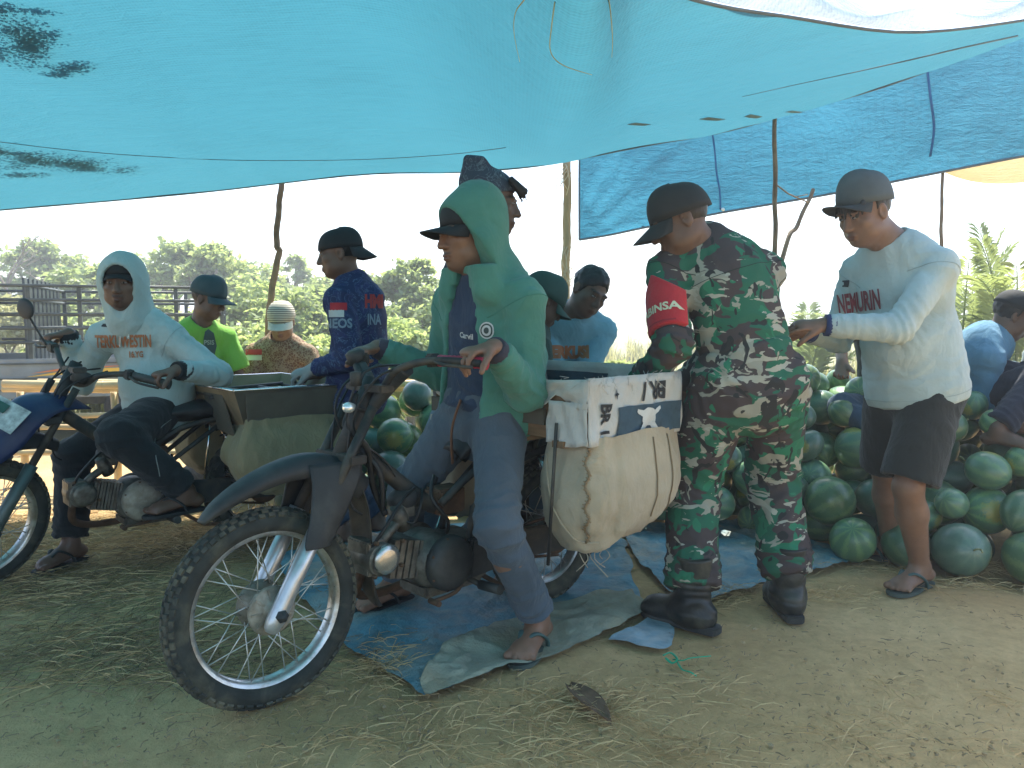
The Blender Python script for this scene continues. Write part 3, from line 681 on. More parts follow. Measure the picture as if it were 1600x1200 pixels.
# dry grass blades hanging from the canopy seams
M_DRY = std('dry_grass_blade', (.46, .40, .20), .8, var=.3)
for i, (pts, lab) in enumerate((([(822, -6), (806, 18), (803, 50), (812, 97)], 'dry yellow grass blade dangling from canopy, leftmost of three'), ([(868, -4), (862, 40), (860, 80), (880, 102), (925, 117)], 'curled dry grass blade dangling from canopy, middle of three'), ([(950, -6), (954, 20), (957, 60), (956, 90)], 'straight dry grass blade dangling from canopy, beside the light streak'))):
    q = [P(x, y, 2.0) for (x, y) in pts]; h_ = canopy_at.tree.ray_cast(Vector(q[0]), Vector((0, 0, 1)))
    if h_[0] is not None: q = [A(*h_[0])] + q
    q = smooth_path(q, 5); n = len(q)
    o = MB().tube(q, [.0055 * (1 - .75 * k / n) for k in range(n)], 5, flat=.35).build('grass_blade', M_DRY); tag(o, lab, 'grass blade', 'blades hanging from the canopy')

# ------------------------------------------------------------------ sheets lying on the ground
M_FLOOR = std('dusty_blue_ground_sheet', (.085, .24, .30), .6, var=.4, vscale=5, bscale=28, bump=.8, bdist=.02, dirt=(.34, .33, .27), dscale=4, damt=.95)
M_SACK = std('grey_green_sacking', (.29, .30, .23), .9, var=.3, vscale=9, bscale=60, bump=.7, bdist=.01, dirt=(.36, .30, .19), dscale=6, damt=.8)
M_SCRAP = std('pale_blue_scrap', (.22, .34, .40), .6, var=.35, vscale=10, bscale=60, bump=.4, dirt=(.5, .52, .5), dscale=9, damt=.8)
FLAT = [(G(835, 1020), .17), (G(605, 948), .15), (G(880, 937), .13), (G(1070, 980), .2), (G(1228, 960), .16), (G(385, 1108), .1)]
def ground_sheet(name, edgeA, edgeB, mat, label, zoff, amp, seed, nu=60, nv=30, cat='sheet'):
    a = smooth_path([G(*p) for p in edgeA], 8); b = smooth_path([G(*p) for p in edgeB], 8)
    def res(q, n):
        q = np.array(q); L = np.concatenate([[0], np.cumsum(np.linalg.norm(np.diff(q, axis=0), axis=1))]); t = np.linspace(0, L[-1], n)
        return np.stack([np.interp(t, L, q[:, i]) for i in range(3)], 1)
    a, b = res(a, nu), res(b, nu); co = np.concatenate([mix(a, b, k) for k in np.linspace(0, 1, nv)])
    ii = np.repeat(np.arange(nv), nu); jj = np.tile(np.arange(nu), nv); ed = np.minimum.reduce([ii, nv - 1 - ii, jj, nu - 1 - jj]) / 3.0; ed = np.minimum(1, ed)
    jit = .018 * np.stack([vnoise(co, 9, seed + 30), vnoise(co, 9, seed + 31), 0 * co[:, 0]], 1); co = co + jit
    rid = 1 - np.abs(fbm(co + .08 * np.stack([vnoise(co, 4, seed + 40), vnoise(co, 4, seed + 41), 0 * co[:, 0]], 1), 3.2, 3, seed)) * 1.9
    co[:, 2] = .012 + zoff + amp * np.maximum(rid, -.1) * (.35 + .65 * ed) + .45 * amp * np.maximum(1 - 2.4 * np.abs(fbm(co, 9, 2, seed + 60)), -.3) + .003 * vnoise(co, 30, seed + 6)
    for (c_, r_) in FLAT:
        q = np.exp(-((co[:, :2] - c_[:2]) ** 2).sum(1) / r_ ** 2); co[:, 2] = co[:, 2] * (1 - q) + (.010 + zoff * .25) * q
    i = np.arange(nu * nv).reshape(nv, nu); f = np.stack([i[:-1, :-1], i[:-1, 1:], i[1:, 1:], i[1:, :-1]], -1).reshape(-1, 4)
    o = link(name, mesh_np(name, co, f), mat); tag(o, label, cat); return o
ground_sheet('ground_tarpaulin', [(432, 872), (470, 935), (528, 1002), (600, 1052), (668, 1096)], [(560, 828), (800, 822), (960, 838), (985, 900), (1000, 950)], M_FLOOR, 'dusty blue plastic sheet on the ground under the foremost motorbike', 0, .014, 1, 130, 90)
ground_sheet('ground_tarpaulin', [(960, 826), (1000, 880), (1050, 930), (1075, 950)], [(1180, 815), (1260, 845), (1330, 868), (1322, 884)], M_FLOOR, 'dusty blue plastic sheet between the soldier and the melons', .006, .016, 4, 80, 80)
ground_sheet('sacking', [(655, 1080), (700, 1020), (800, 978), (900, 938), (985, 932)], [(668, 1097), (760, 1062), (880, 1028), (960, 992), (1015, 958)], M_SACK, 'crumpled grey green sacking laid along the edge of the blue sheet', .018, .022, 8, 140, 44)
ground_sheet('sheet_scrap', [(955, 1000), (985, 982), (1020, 965), (1050, 985)], [(948, 1008), (985, 1014), (1030, 1022), (1052, 1016)], M_SCRAP, 'small torn pale blue scrap of sheet beside the soldier\'s boot', .004, .010, 12, 30, 16)

# ------------------------------------------------------------------ straw, dry tufts and small litter
M_STRAW = std('straw', (.56, .395, .20), .85, var=.35, vscale=30)
M_STRAWD = std('grey_straw', (.25, .18, .10), .9, var=.35, vscale=30)
def blades(centres, n, L, spread, lift, w, seed, droop=.5):
    """thin curved strips: centres (k,2); returns a mesh of n strips round them"""
    r = np.random.default_rng(seed); c = centres[r.integers(0, len(centres), n)]
    p0 = np.concatenate([c[:, :2] + r.normal(0, spread, (n, 2)), np.zeros((n, 1))], 1)
    a = r.uniform(0, 2 * np.pi, n); l = r.uniform(*L, n); hz = r.uniform(0, 1, n) ** 2 * lift
    d = np.stack([np.cos(a), np.sin(a), np.zeros(n)], 1); sd_ = np.stack([-np.sin(a), np.cos(a), np.zeros(n)], 1); ww = r.uniform(*w, n)[:, None]
    bend = r.normal(0, .25, n)[:, None]; V_ = []
    for k, t in enumerate((0, .35, .7, 1.0)):
        q = p0 + d * (l * t)[:, None] + sd_ * bend * (l * t * t)[:, None]
        q[:, 2] = .006 + hz * np.sin(min(t, 1) * np.pi * (1 - droop * .5)) + .004 * r.random(n)
        tw = ww * (1 - .8 * t); V_ += [q - sd_ * tw, q + sd_ * tw + np.array([0, 0, .002])]
    co = np.stack(V_, 1).reshape(-1, 3); b = np.arange(n)[:, None] * 8
    f = np.concatenate([b + np.array([[0, 1, 3, 2]]), b + np.array([[2, 3, 5, 4]]), b + np.array([[4, 5, 7, 6]])]); return mesh_np('straw', co, f)
def scatter(areas, seed):
    r = np.random.default_rng(seed); out = []
    for (x0, y0, x1, y1, n) in areas:
        for _ in range(n): out.append(G(r.uniform(x0, x1), r.uniform(y0, y1))[:2])
    return np.array(out)
c1 = scatter([(-60, 805, 420, 860, 110), (-60, 855, 300, 930, 40), (0, 930, 260, 1040, 16), (60, 1010, 300, 1060, 6)], 1)
o = link('straw', blades(c1, 3000, (.04, .20), .08, .016, (.0005, .0013), 2), M_STRAW); tag(o, 'loose dry straw littering the soil around the motorbikes', 'straw', kind='stuff')
o = link('straw', blades(scatter([(-60, 800, 560, 1060, 160)], 5), 4600, (.03, .14), .10, .012, (.0005, .0014), 6), M_STRAWD); tag(o, 'greyed straw trodden into the soil', 'straw', kind='stuff')
c2 = scatter([(1080, 900, 1330, 940, 14), (1330, 885, 1600, 930, 16), (880, 1080, 960, 1130, 3), (540, 1010, 640, 1070, 10), (820, 1070, 1000, 1130, 10), (300, 1080, 1600, 1195, 40)], 9)
o = link('straw', blades(c2, 1500, (.02, .13), .05, .03, (.0005, .0012), 10), M_STRAW); tag(o, 'thin scatter of straw over the open soil', 'straw', kind='stuff')
c3 = scatter([(560, 940, 1600, 1200, 260), (0, 1040, 700, 1200, 150)], 13)
o = link('twigs_and_crumbs', blades(c3, 1500, (.006, .035), .06, .008, (.001, .0028), 14), M_STRAWD); tag(o, 'dark twig and bark crumbs on the bare soil', 'litter', kind='stuff')
tufts = [((900, 1100), 190, .16, 'dry grass tuft in front of the green rider\'s sandal'), ((870, 1145), 70, .12, 'thin dry grass tuft near the big dead leaf'), ((1120, 945), 130, .15, 'dry grass tuft behind the soldier\'s near boot'), ((1085, 1075), 60, .18, 'sparse dry grass tuft below the green plastic string'), ((1395, 1078), 60, .15, 'lone dry grass tuft on bare soil in front of the barefoot man in shorts'),
         ((1320, 1168), 90, .24, 'long combed dry grass tuft nearest the lower edge, right side'), ((1075, 1185), 110, .2, 'dry grass tuft at the lower edge below the dead leaf'), ((690, 1160), 50, .18, 'spindly dry grass tuft at the lower edge below the blue sheet corner'), ((585, 1050), 120, .14, 'dry grass tuft against the edge of the blue ground sheet'), ((478, 1085), 30, .09, 'tiny dry grass tuft beside the front tyre'), ((110, 1065), 60, .16, 'dry grass tuft on dark soil at lower left'), ((1490, 915), 60, .13, 'dry grass tuft at the foot of the melon heap')]
for i, (pp, n, L, lab) in enumerate(tufts):
    g = G(*pp); me = blades(np.array([g[:2] + np.array([dx, dy]) for dx in (-.04, .0, .05) for dy in (-.03, .02)]), int(n * .42), (L * .2, L * .9), L * .16, L * .13, (.0004, .0010), 50 + i, .8)
    o = link('dry_grass_tuft', me, M_STRAW); tag(o, lab, 'grass tuft', 'dry tufts on the soil')
# pebbles and clods pressed into the soil
rp = np.random.default_rng(77); pv_ = []; pf_ = []; ico = MB().ell((0, 0, 0), (1, 1, .6), 5, 3); iv = np.array(ico.v); n_ = 0
for k in range(1500):
    g = G(rp.uniform(-40, 1640), 850 + 350 * rp.random() ** .7); r_ = .0012 + .0075 * rp.random() ** 5; v_ = iv * r_ * (1 + .25 * rp.normal(0, 1, (len(iv), 1))) + np.array([g[0], g[1], r_ * .2]); pv_.append(v_); pf_ += [tuple(i + n_ for i in f) for f in ico.f]; n_ += len(iv)
me = bpy.data.meshes.new('pebbles'); me.from_pydata([tuple(p) for p in np.concatenate(pv_)], [], pf_); o = link('pebbles', me, std('soil_clods', (.34, .25, .14), .95, var=.5, vscale=9)); tag(o, 'small clods and pebbles scattered over the soil', 'pebbles', kind='stuff')
# big dead leaf and green string
M_LEAF = std('brown_dead_leaf', (.17, .10, .06), .8, var=.3, vscale=20)
g0, g1 = G(888, 1078), G(955, 1140); d_ = nz(g1 - g0); e_ = A(-d_[1], d_[0], 0); L_ = np.linalg.norm(g1 - g0); rws = []
for k in np.linspace(0, 1, 12):
    wd = .036 * math.sin(math.pi * min(1, .06 + k * .97)) ** .7; rws.append([g0 + d_ * L_ * k + e_ * wd * q + A(0, 0, .012 + .012 * q * q + .012 * math.sin(k * 3)) for q in (-1, -.5, 0, .5, 1)])
lf = empty('dead_leaf', g0, 'large brown dead leaf lying on the soil by dry grass', 'leaf'); solid(MB().grid(rws).build('blade', M_LEAF, lf), .0015)
MB().tube([g0 + d_ * L_ * k + A(0, 0, .0135 + .012 * math.sin(k * 3)) for k in np.linspace(-.06, 1, 10)], .0016, 5).build('midrib', M_STRAWD, lf)
M_GSTR = std('green_plastic_string', (.02, .42, .22), .35, var=.2)
gs = empty('plastic_string', G(1060, 1035), 'bright green plastic string tied in a knot on the soil', 'string')
for pts in (((1036, 1024), (1048, 1020), (1058, 1030), (1050, 1036), (1040, 1028)), ((1052, 1030), (1066, 1032), (1080, 1028), (1110, 1025)), ((1058, 1034), (1066, 1046), (1078, 1050), (1088, 1056))):
    MB().tube(smooth_path([G(x, y, .012 + .006 * ((i * 7) % 3)) for i, (x, y) in enumerate(pts)], 5), .004, 6, flat=.5).build('strand', M_GSTR, gs)
# ------------------------------------------------------------------ vegetation
def leaf_material(name, col, tr, var=.4, vs=.9):
    t = NT(name); v = t.coord('Object'); n = t.noise(v, vs, 5, .7); n2 = t.noise(v, 14, 2, .6)
    k = t.math('ADD', t.math('MULTIPLY', n, .6), t.math('MULTIPLY', n2, .4))
    a = t.ramp(k, [(.3, tuple(c * (1 - var) for c in col)), (.7, tuple(min(1, c * (1 + var)) for c in col))])
    b = t.ramp(k, [(.3, tuple(c * (1 - var) for c in tr)), (.7, tuple(min(1, c * (1 + var)) for c in tr))])
    d = t.n('BsdfDiffuse', {'Color': a}); e = t.n('BsdfTranslucent', {'Color': b}); g = t.n('BsdfGlossy', {'Color': (1, 1, 1), 'Roughness': .5})
    m = t.n('MixShader', {0: .5, 1: d, 2: e}); m2 = t.n('MixShader', {0: .04, 1: m, 2: g}); t.t.links.new(m2.outputs[0], t.out.inputs[0]); return t.m
M_L1 = leaf_material('light_green_leaves', (.20, .27, .10), (.52, .62, .20))
M_L2 = leaf_material('mid_green_leaves', (.17, .23, .09), (.44, .54, .18))
M_L3 = leaf_material('olive_dry_leaves', (.24, .25, .12), (.48, .48, .22))
M_PALM = leaf_material('palm_leaflets', (.17, .23, .08), (.36, .44, .14), .35)
M_GRASS = leaf_material('tall_grass', (.20, .24, .075), (.38, .40, .12), .4)
M_TRUNK = std('grey_tree_bark', (.19, .16, .12), .9, var=.35, vscale=5, bscale=30, bump=.6)
def leaf_cards(pos, size, seed, asp=.5, flat=.5):
    """small folded leaf-shaped faces at the given points"""
    r = np.random.default_rng(seed); n = len(pos); a = r.uniform(0, 2 * np.pi, n); el = r.normal(0, flat, n)
    d = np.stack([np.cos(a) * np.cos(el), np.sin(a) * np.cos(el), np.sin(el) - .25], 1); d /= np.linalg.norm(d, axis=1)[:, None]
    u = np.cross(d, r.normal(0, 1, (n, 3))); u /= np.linalg.norm(u, axis=1)[:, None]
    L = (size * r.uniform(.6, 1.35, n))[:, None]; co = np.stack([pos, pos + d * L * .5 + u * L * asp * .5, pos + d * L, pos + d * L * .5 - u * L * asp * .5], 1).reshape(-1, 3)
    return co, np.arange(n * 4).reshape(n, 4)
def tree(name, label, base, height, crown, nleaf, size, mat, seed, group='trees beyond the yard', limbs=9, trunk_r=.09, gap=.55, cat='tree'):
    """crown: list of (dx,dy,dz,rx,ry,rz) lobes relative to the base; leaves cluster on sprays inside the lobes"""
    r = np.random.default_rng(seed); b = A(*base); root = empty(name, b, label, cat, group)
    m = MB(); top = b + A(r.normal(0, .15), r.normal(0, .15), height * .8); tr = smooth_path([b - A(0, 0, .2), b + A(r.normal(0, .08), 0, height * .3), top], 6)
    m.tube(tr, [trunk_r * (1 - .75 * i / len(tr)) for i in range(len(tr))], 7); tips = []
    for k in range(limbs):
        c = crown[k % len(crown)]; s0 = tr[int(len(tr) * r.uniform(.3, .85))]
        e = b + A(*c[:3]) + r.normal(0, .45, 3) * A(*c[3:]); q = smooth_path([s0, mix(s0, e, .5) + r.normal(0, .1, 3) * height * .15, e], 4); tips.append(e)
        m.tube(q, [trunk_r * .45 * (1 - .85 * i / len(q)) for i in range(len(q))], 5)
    m.build('trunk', M_TRUNK, root); pos = []; nl = int(nleaf / len(crown))
    for c in crown:
        ns = max(6, int(nl / 26)); q = r.normal(0, 1, (ns, 3)); q /= np.linalg.norm(q, axis=1)[:, None]; q *= r.uniform(.35, 1.0, (ns, 1)) ** .5
        sp = b + A(*c[:3]) + q * A(*c[3:]); sp = sp[r.random(ns) > gap * .4]
        k = r.integers(0, len(sp), nl); pos.append(sp[k] + r.normal(0, 1, (nl, 3)) * np.array(c[3:]) * np.array([.16, .16, .09]))
    pos = np.concatenate(pos); pos = pos[pos[:, 2] > b[2] - .1]
    co, f = leaf_cards(pos, size, seed + 1); link('crown', mesh_np('crown', co, f, False), mat, root); return root
def at(px, py, Y): return P(px, py, Y)
def gz(p): return A(p[0], p[1], float(land(np.array([p[0]]), np.array([p[1]]))[0]))
def lobes(base, items):
    """items: (px, py, Y, rx_px, ry_px) -> lobes relative to base"""
    out = []
    for (px, py, Y, rx, ry) in items:
        c = P(px, py, Y) - base; k = Y / FPX; out.append((*c, rx * k, (rx + ry) * .5 * k, ry * k))
    return out
def T(name, label, bx, Y, items, nleaf, size, mat, seed, **kw):
    base = gz(P(bx, 560, Y)); top = min(i[1] - i[4] for i in items); h = P(bx, top, Y)[2] - base[2]
    return tree(name, label, base, h, lobes(base, items), nleaf, size, mat, seed, **kw)
T('leafy_tree', 'olive tree with thin crown behind the truck cage, leftmost', 55, 19, [(40, 420, 19, 46, 34), (95, 425, 19.5, 42, 30), (60, 395, 19, 26, 20), (20, 455, 18.5, 40, 25)], 6500, .15, M_L2, 11)
T('leafy_tree', 'rounded tree with loose crown between hooded rider and green shirt', 275, 17, [(268, 412, 17, 30, 34), (255, 440, 16.8, 34, 26), (290, 398, 17.2, 18, 18)], 5200, .14, M_L1, 12)
T('leafy_tree', 'dense rounded bright green tree behind the man in green shirt', 335, 16, [(335, 420, 16, 38, 34), (360, 450, 15.8, 34, 28), (310, 440, 16, 30, 26), (335, 400, 16.2, 22, 16)], 7500, .14, M_L1, 13)
T('slender_tree', 'slender open tree beside the crooked branch pole', 462, 20, [(460, 408, 20, 14, 12), (455, 428, 20, 26, 12), (482, 446, 20, 24, 12), (440, 452, 20, 20, 10), (470, 425, 20, 10, 18)], 1500, .14, M_L2, 14, limbs=7, trunk_r=.06)
T('leafy_tree', 'open leaved tree between blue jersey and green rider', 640, 12.5, [(640, 432, 12.5, 34, 26), (606, 452, 12.5, 24, 26), (650, 470, 12.3, 30, 30), (625, 500, 12, 36, 30), (655, 415, 12.6, 14, 9)], 7000, .10, M_L2, 15)
T('leafy_tree', 'dull green tree seen through the truck cage beside the cab', 150, 15, [(120, 450, 15, 44, 30), (180, 440, 15.4, 36, 28), (150, 480, 14.8, 50, 24)], 6500, .14, M_L2, 16)
T('leafy_tree', 'hazy soft green tree above the truck cage beside the hooded rider', 215, 22, [(205, 425, 22, 34, 24), (235, 440, 22, 30, 20), (180, 448, 21.5, 36, 22)], 4200, .17, M_L2, 17)
T('leafy_tree', 'hazy tree between the crooked pole and the green shirted man', 400, 19, [(395, 430, 19, 34, 22), (372, 452, 18.5, 34, 22), (425, 452, 19, 30, 20)], 4600, .15, M_L1, 18)
T('leafy_tree', 'hazy tree behind the blue jersey man\'s face', 515, 18, [(510, 455, 18, 30, 20), (490, 468, 18, 26, 18), (560, 452, 18, 34, 24)], 4200, .15, M_L2, 19)
T('leafy_tree', 'hazy tree mostly hidden behind the green rider', 700, 15, [(690, 455, 15, 36, 30), (730, 470, 15, 30, 26), (665, 480, 14.6, 30, 26)], 4600, .12, M_L2, 20)
# shrubs
sh = [(20, 500, 11.5, 60, 36, M_L3, 'olive shrub behind the truck cage at the picture edge'), (110, 520, 12, 60, 34, M_L2, 'green shrub seen through the middle of the truck cage'), (225, 490, 12, 44, 40, M_L2, 'green shrub behind the hooded rider\'s shoulder'), (400, 480, 12.5, 44, 46, M_L1, 'bright shrub behind the crooked branch pole'), (385, 535, 9.0, 36, 36, M_L1, 'leafy shrub just behind the green shirted man'), (470, 500, 11, 50, 46, M_L2, 'shrub behind the man in batik shirt'), (505, 470, 14, 36, 26, M_L2, 'distant shrub in front of the blue jersey man\'s face'), (440, 470, 15, 44, 24, M_L1, 'distant bright shrub below the slender tree'), (610, 530, 9.5, 48, 36, M_L1, 'sunlit shrub below the open leaved tree'), (560, 490, 13, 40, 40, M_L2, 'shrub hidden behind the blue jersey man'), (680, 520, 11, 40, 50, M_L2, 'shrub behind the green rider\'s sleeve'), (305, 520, 10.5, 40, 40, M_L1, 'shrub behind the green shirted man\'s back'), (500, 545, 8.6, 40, 26, M_L1, 'low leafy shrub beside the batik man\'s shoulder')]
for i, (px, py, Y, rx, ry, mt, lab) in enumerate(sh):
    T('shrub', lab, px, Y, [(px, py, Y, rx, ry), (px - rx * .5, py + ry * .4, Y, rx * .7, ry * .7), (px + rx * .5, py + ry * .35, Y - .3, rx * .7, ry * .7)], 3600, .085 if Y < 11 else .11, mt, 30 + i, group='shrubs behind the yard', limbs=6, trunk_r=.03, cat='shrub')
# bare tree
r = random.Random(5); base = gz(P(78, 560, 17)); bt = empty('bare_tree', base, 'leafless twiggy tree rising above the truck cage', 'tree', 'trees beyond the yard'); m = MB(); tw_ = MB()
def twig(p, d, L, rad, lev):
    q = [p]; dd = A(*d)
    for k in range(4): dd = nz(dd + A(r.gauss(0, .16), r.gauss(0, .16), r.gauss(.03, .1))); q.append(q[-1] + dd * L / 4)
    (m if lev == 0 else tw_).tube(q, [rad * (1 - .7 * k / 4) for k in range(5)], 5 if lev < 2 else 4)
    if lev < 3:
        for k in range(7 if lev == 0 else 4):
            j = r.uniform(.35, 1) * 4; b_ = q[int(j)] if j < 4 else q[4]; a_ = r.uniform(0, 6.28)
            twig(b_, nz(dd * .7 + A(math.cos(a_), math.sin(a_), r.uniform(-.1, .5)) * .75), L * r.uniform(.42, .6), rad * .42, lev + 1)
twig(base, (0, 0, 1), 2.5, .07, 0); m.build('trunk', M_TRUNK, bt); tw_.build('branches', M_TRUNK, bt)
# grass belts
def grass_belt(label, boxes, n, h, seed, mat, w=.012):
    r = np.random.default_rng(seed); P0 = []
    for (x0, x1, y0, y1, wt) in boxes:
        k = int(n * wt); nc = max(4, k // 26); cc = np.stack([r.uniform(x0, x1, nc), r.uniform(y0, y1, nc)], 1); P0.append(cc[r.integers(0, nc, k)] + r.normal(0, .09, (k, 2)))
    p = np.concatenate(P0); n = len(p); z = land(p[:, 0], p[:, 1]); a = r.uniform(0, 6.28, n); l = r.uniform(h * .5, h, n); lean = r.uniform(.1, .75, n)
    d = np.stack([np.cos(a), np.sin(a)], 1); s_ = np.stack([-np.sin(a), np.cos(a), 0 * a], 1); V_ = []
    for t in (0, .5, 1.0):
        q = np.concatenate([p + d * (l * lean * t * t)[:, None], (z + l * (t - .35 * lean * t * t))[:, None]], 1); ww = w * (1 - .85 * t) * (.6 + l[:, None] / h * .6)
        V_ += [q - s_ * ww, q + s_ * ww]
    co = np.stack(V_, 1).reshape(-1, 3); b = np.arange(n)[:, None] * 6
    f = np.concatenate([b + np.array([[0, 1, 3, 2]]), b + np.array([[2, 3, 5, 4]])]); o = link('grass', mesh_np('grass', co, f, False), mat); tag(o, label, 'grass', kind='stuff')
grass_belt('tall sunlit grass behind the melons', [(.4, 4.5, 6.8, 9.5, 1)], 9000, .62, 3, M_GRASS, .010)
grass_belt('tall grass along the far side of the yard', [(-5, .4, 8.0, 10.5, 1)], 11000, .6, 4, M_GRASS, .010)
grass_belt('pale dry grass covering the field', [(-14, 14, 10, 24, 1)], 16000, .5, 5, leaf_material('dry_field_grass', (.30, .29, .12), (.40, .38, .15), .3), .02)
# oil palms
def frond(root, b, d, L, arch, seed, n=34, ll=.42, wd=.018):
    r = random.Random(seed); d = nz(d); side = nz(np.cross(d, A(0, 0, 1))); q = []
    for k in range(13):
        t = k / 12; q.append(b + d * L * t - A(0, 0, arch * L * t * t))
    st_ = MB().tube(q, [.016 * (1 - .8 * k / 12) for k in range(13)], 5).build('frond', M_PALM, root); V_ = []; f = []
    for k in range(n):
        t = .18 + .82 * k / n; i = min(int(t * 12), 11); p = mix(q[i], q[i + 1], t * 12 - i); tg = nz(q[i + 1] - q[i])
        for sgn in (-1, 1):
            dl = nz(side * sgn + tg * (.55 + .4 * t) + A(0, 0, r.uniform(.0, .45))); l = ll * (1 - .55 * t ** 2) * r.uniform(.8, 1.1) * min(1, .4 + t * 2); u = nz(np.cross(dl, tg)); pt = [p]
            e1 = p + dl * l * .5; e2 = p + dl * l - A(0, 0, l * r.uniform(.1, .35)); wv = nz(np.cross(dl, u)) * wd; o = len(V_)
            V_ += [p, e1 + wv, e1 - wv, e2]; f += [(o, o + 1, o + 3, o + 2)]
    link('leaflets', mesh_np('leaflets', np.array(V_), np.array(f), False), M_PALM, st_)
def palm(px, Y, top_px, label, n, L, seed, zc=.25, up=1.0):
    b = gz(P(px, 560, Y)); root = empty('oil_palm', b, label, 'palm', 'young oil palms beyond the heap'); r = random.Random(seed)
    MB().lathe([(.16, -.1), (.18, .1), (.14, zc), (.05, zc + .15)], 12, b, (0, 0, 1)).build('trunk', M_TRUNK, root)
    for k in range(n):
        a = 6.283 * (k + r.uniform(-.3, .3)) / n; el = r.uniform(.7, 1.42) * up; d = A(math.cos(a) * math.cos(el), math.sin(a) * math.cos(el) * .8, math.sin(el))
        frond(root, b + A(0, 0, zc), d, L * r.uniform(.75, 1.1), r.uniform(.2, .5), seed * 50 + k)
palm(1500, 8.4, 400, 'bushy young oil palm behind the slim pole', 15, 2.35, 3, .35)
palm(1590, 7.6, 400, 'young oil palm with tall fronds behind the sitting men', 15, 2.3, 4, .4)
palm(1262, 9.0, 460, 'small oil palm seen between the soldier and the man in shorts', 11, 1.45, 5, .2)
palm(985, 9.4, 500, 'low palm clump in the field behind the soldier\'s sleeve', 8, .7, 6, .1)
palm(545, 7.6, 500, 'low palm clump behind the blue jersey man', 9, .85, 7, .1)
palm(645, 7.2, 500, 'low palm clump seen under the green rider\'s arm', 9, .8, 8, .1)

# ------------------------------------------------------------------ truck with a livestock cage
def make_truck():
    M_RAIL = std('dark_painted_rail', (.045, .06, .055), .55, var=.3, dirt=(.18, .17, .13), dscale=6, damt=.4)
    M_BED = std('grey_blue_truck_bed', (.17, .21, .235), .5, var=.2, dirt=(.3, .27, .2), dscale=4, damt=.5)
    M_YEL = std('yellow_side_stripe', (.62, .40, .05), .5, var=.2); M_ORG = std('orange_side_stripe', (.55, .17, .04), .5, var=.2); M_CAB = std('dark_cab_paint', (.05, .065, .07), .35, var=.2, dirt=(.2, .2, .17), damt=.5)
    M_TYRE = std('truck_tyre', (.025, .025, .024), .9, dirt=(.15, .13, .09)); M_GL = std('dark_cab_glass', (.03, .04, .045), .08)
    a, b = P(-10, 600, 6.85)[:2], P(350, 600, 7.5)[:2]; d = nz(A(b[0] - a[0], b[1] - a[1], 0)); L = float(np.linalg.norm(b - a)); n = A(-d[1], d[0], 0)
    root = empty('pickup_truck', (a[0], a[1], 0), 'small grey truck with dark tube cage and yellow striped side panel', 'truck')
    Pt = lambda s, o, z: A(a[0], a[1], 0) + d * s + n * o + A(0, 0, z)
    R = np.stack([d, n, A(0, 0, 1)], 1); W = 1.55
    zr = [.80 + (1.44 - .80) * k / 5 for k in range(6)]
    for o_ in (0, W):
        for z in zr[1:]: MB().tube([Pt(-.3, o_, z), Pt(L, o_, z)], .016, 6).build('cage_rail', M_RAIL, root)
        k = 0
        for s_ in np.linspace(.3, L, 5): MB().box(Pt(s_, o_ + .02, 1.1), (.035, .035, .70), R).build('cage_post', M_RAIL, root)
        MB().box(Pt(L / 2 - .17, o_, .60), (L + .34, .03, .36), R).build('side_panel', M_BED, root, bevel=.006)
    for s_ in (.3, L):
        for z in zr[1:]: MB().tube([Pt(s_, 0, z), Pt(s_, W, z)], .014, 6).build('cage_rail', M_RAIL, root)
    MB().box(Pt(L, W / 2, .60), (.03, W, .36), R).build('tailgate', M_BED, root); MB().box(Pt(L / 2, W / 2, .47), (L, W, .05), R).build('bed_floor', M_BED, root)
    for z in (.50, .60, .735): MB().box(Pt(L / 2, -.022, z), (L, .012, .014), R).build('side_rib', M_RAIL, root)
    st_ = [Pt(s_, -.0185, z) for (s_, z) in ((.25, .615), (.5, .655), (.8, .685), (L - .5, .69), (L - .02, .67), (L - .02, .63), (L - .5, .64), (.8, .64), (.5, .632))]
    MB().poly(st_, .003, -n).build('yellow_stripe', M_YEL, root)
    st_ = [Pt(s_, -.023, z) for (s_, z) in ((.3, .648), (.6, .70), (1.1, .708), (.9, .693), (.55, .668))]
    MB().poly(st_, .003, -n).build('orange_stripe', M_ORG, root)
    cab = MB(); pf = [(-.35, .35), (-.35, 1.50), (-1.1, 1.55), (-1.5, 1.1), (-2.1, .98), (-2.15, .35)]
    cab.poly([Pt(s_, -.02, z) for (s_, z) in reversed(pf)], W + .04, n); cb = cab.build('cab', M_CAB, root, bevel=.03)
    MB().poly([Pt(s_, -.026, z) for (s_, z) in reversed(((-.5, 1.10), (-.5, 1.42), (-1.05, 1.44), (-1.3, 1.10)))], .006, n).build('window', M_GL, root)
    for i, s_ in enumerate((-1.35, L - .75)):
        for o_ in (.08, W - .08): MB().lathe([(.16, -.1), (.27, -.1), (.31, -.06), (.31, .06), (.27, .1), (.16, .1)], 28, Pt(s_, o_, .31), n).build('wheel', M_TYRE, root)
    MB().box(Pt(L / 2, W / 2, .36), (L, .5, .12), R).build('chassis', M_RAIL, root)
    for k in range(9): MB().box(Pt(.26, .1 + k * .17, 1.12), (.02, .10, .78), R).build('headboard_slat', M_CAB, root)
make_truck()

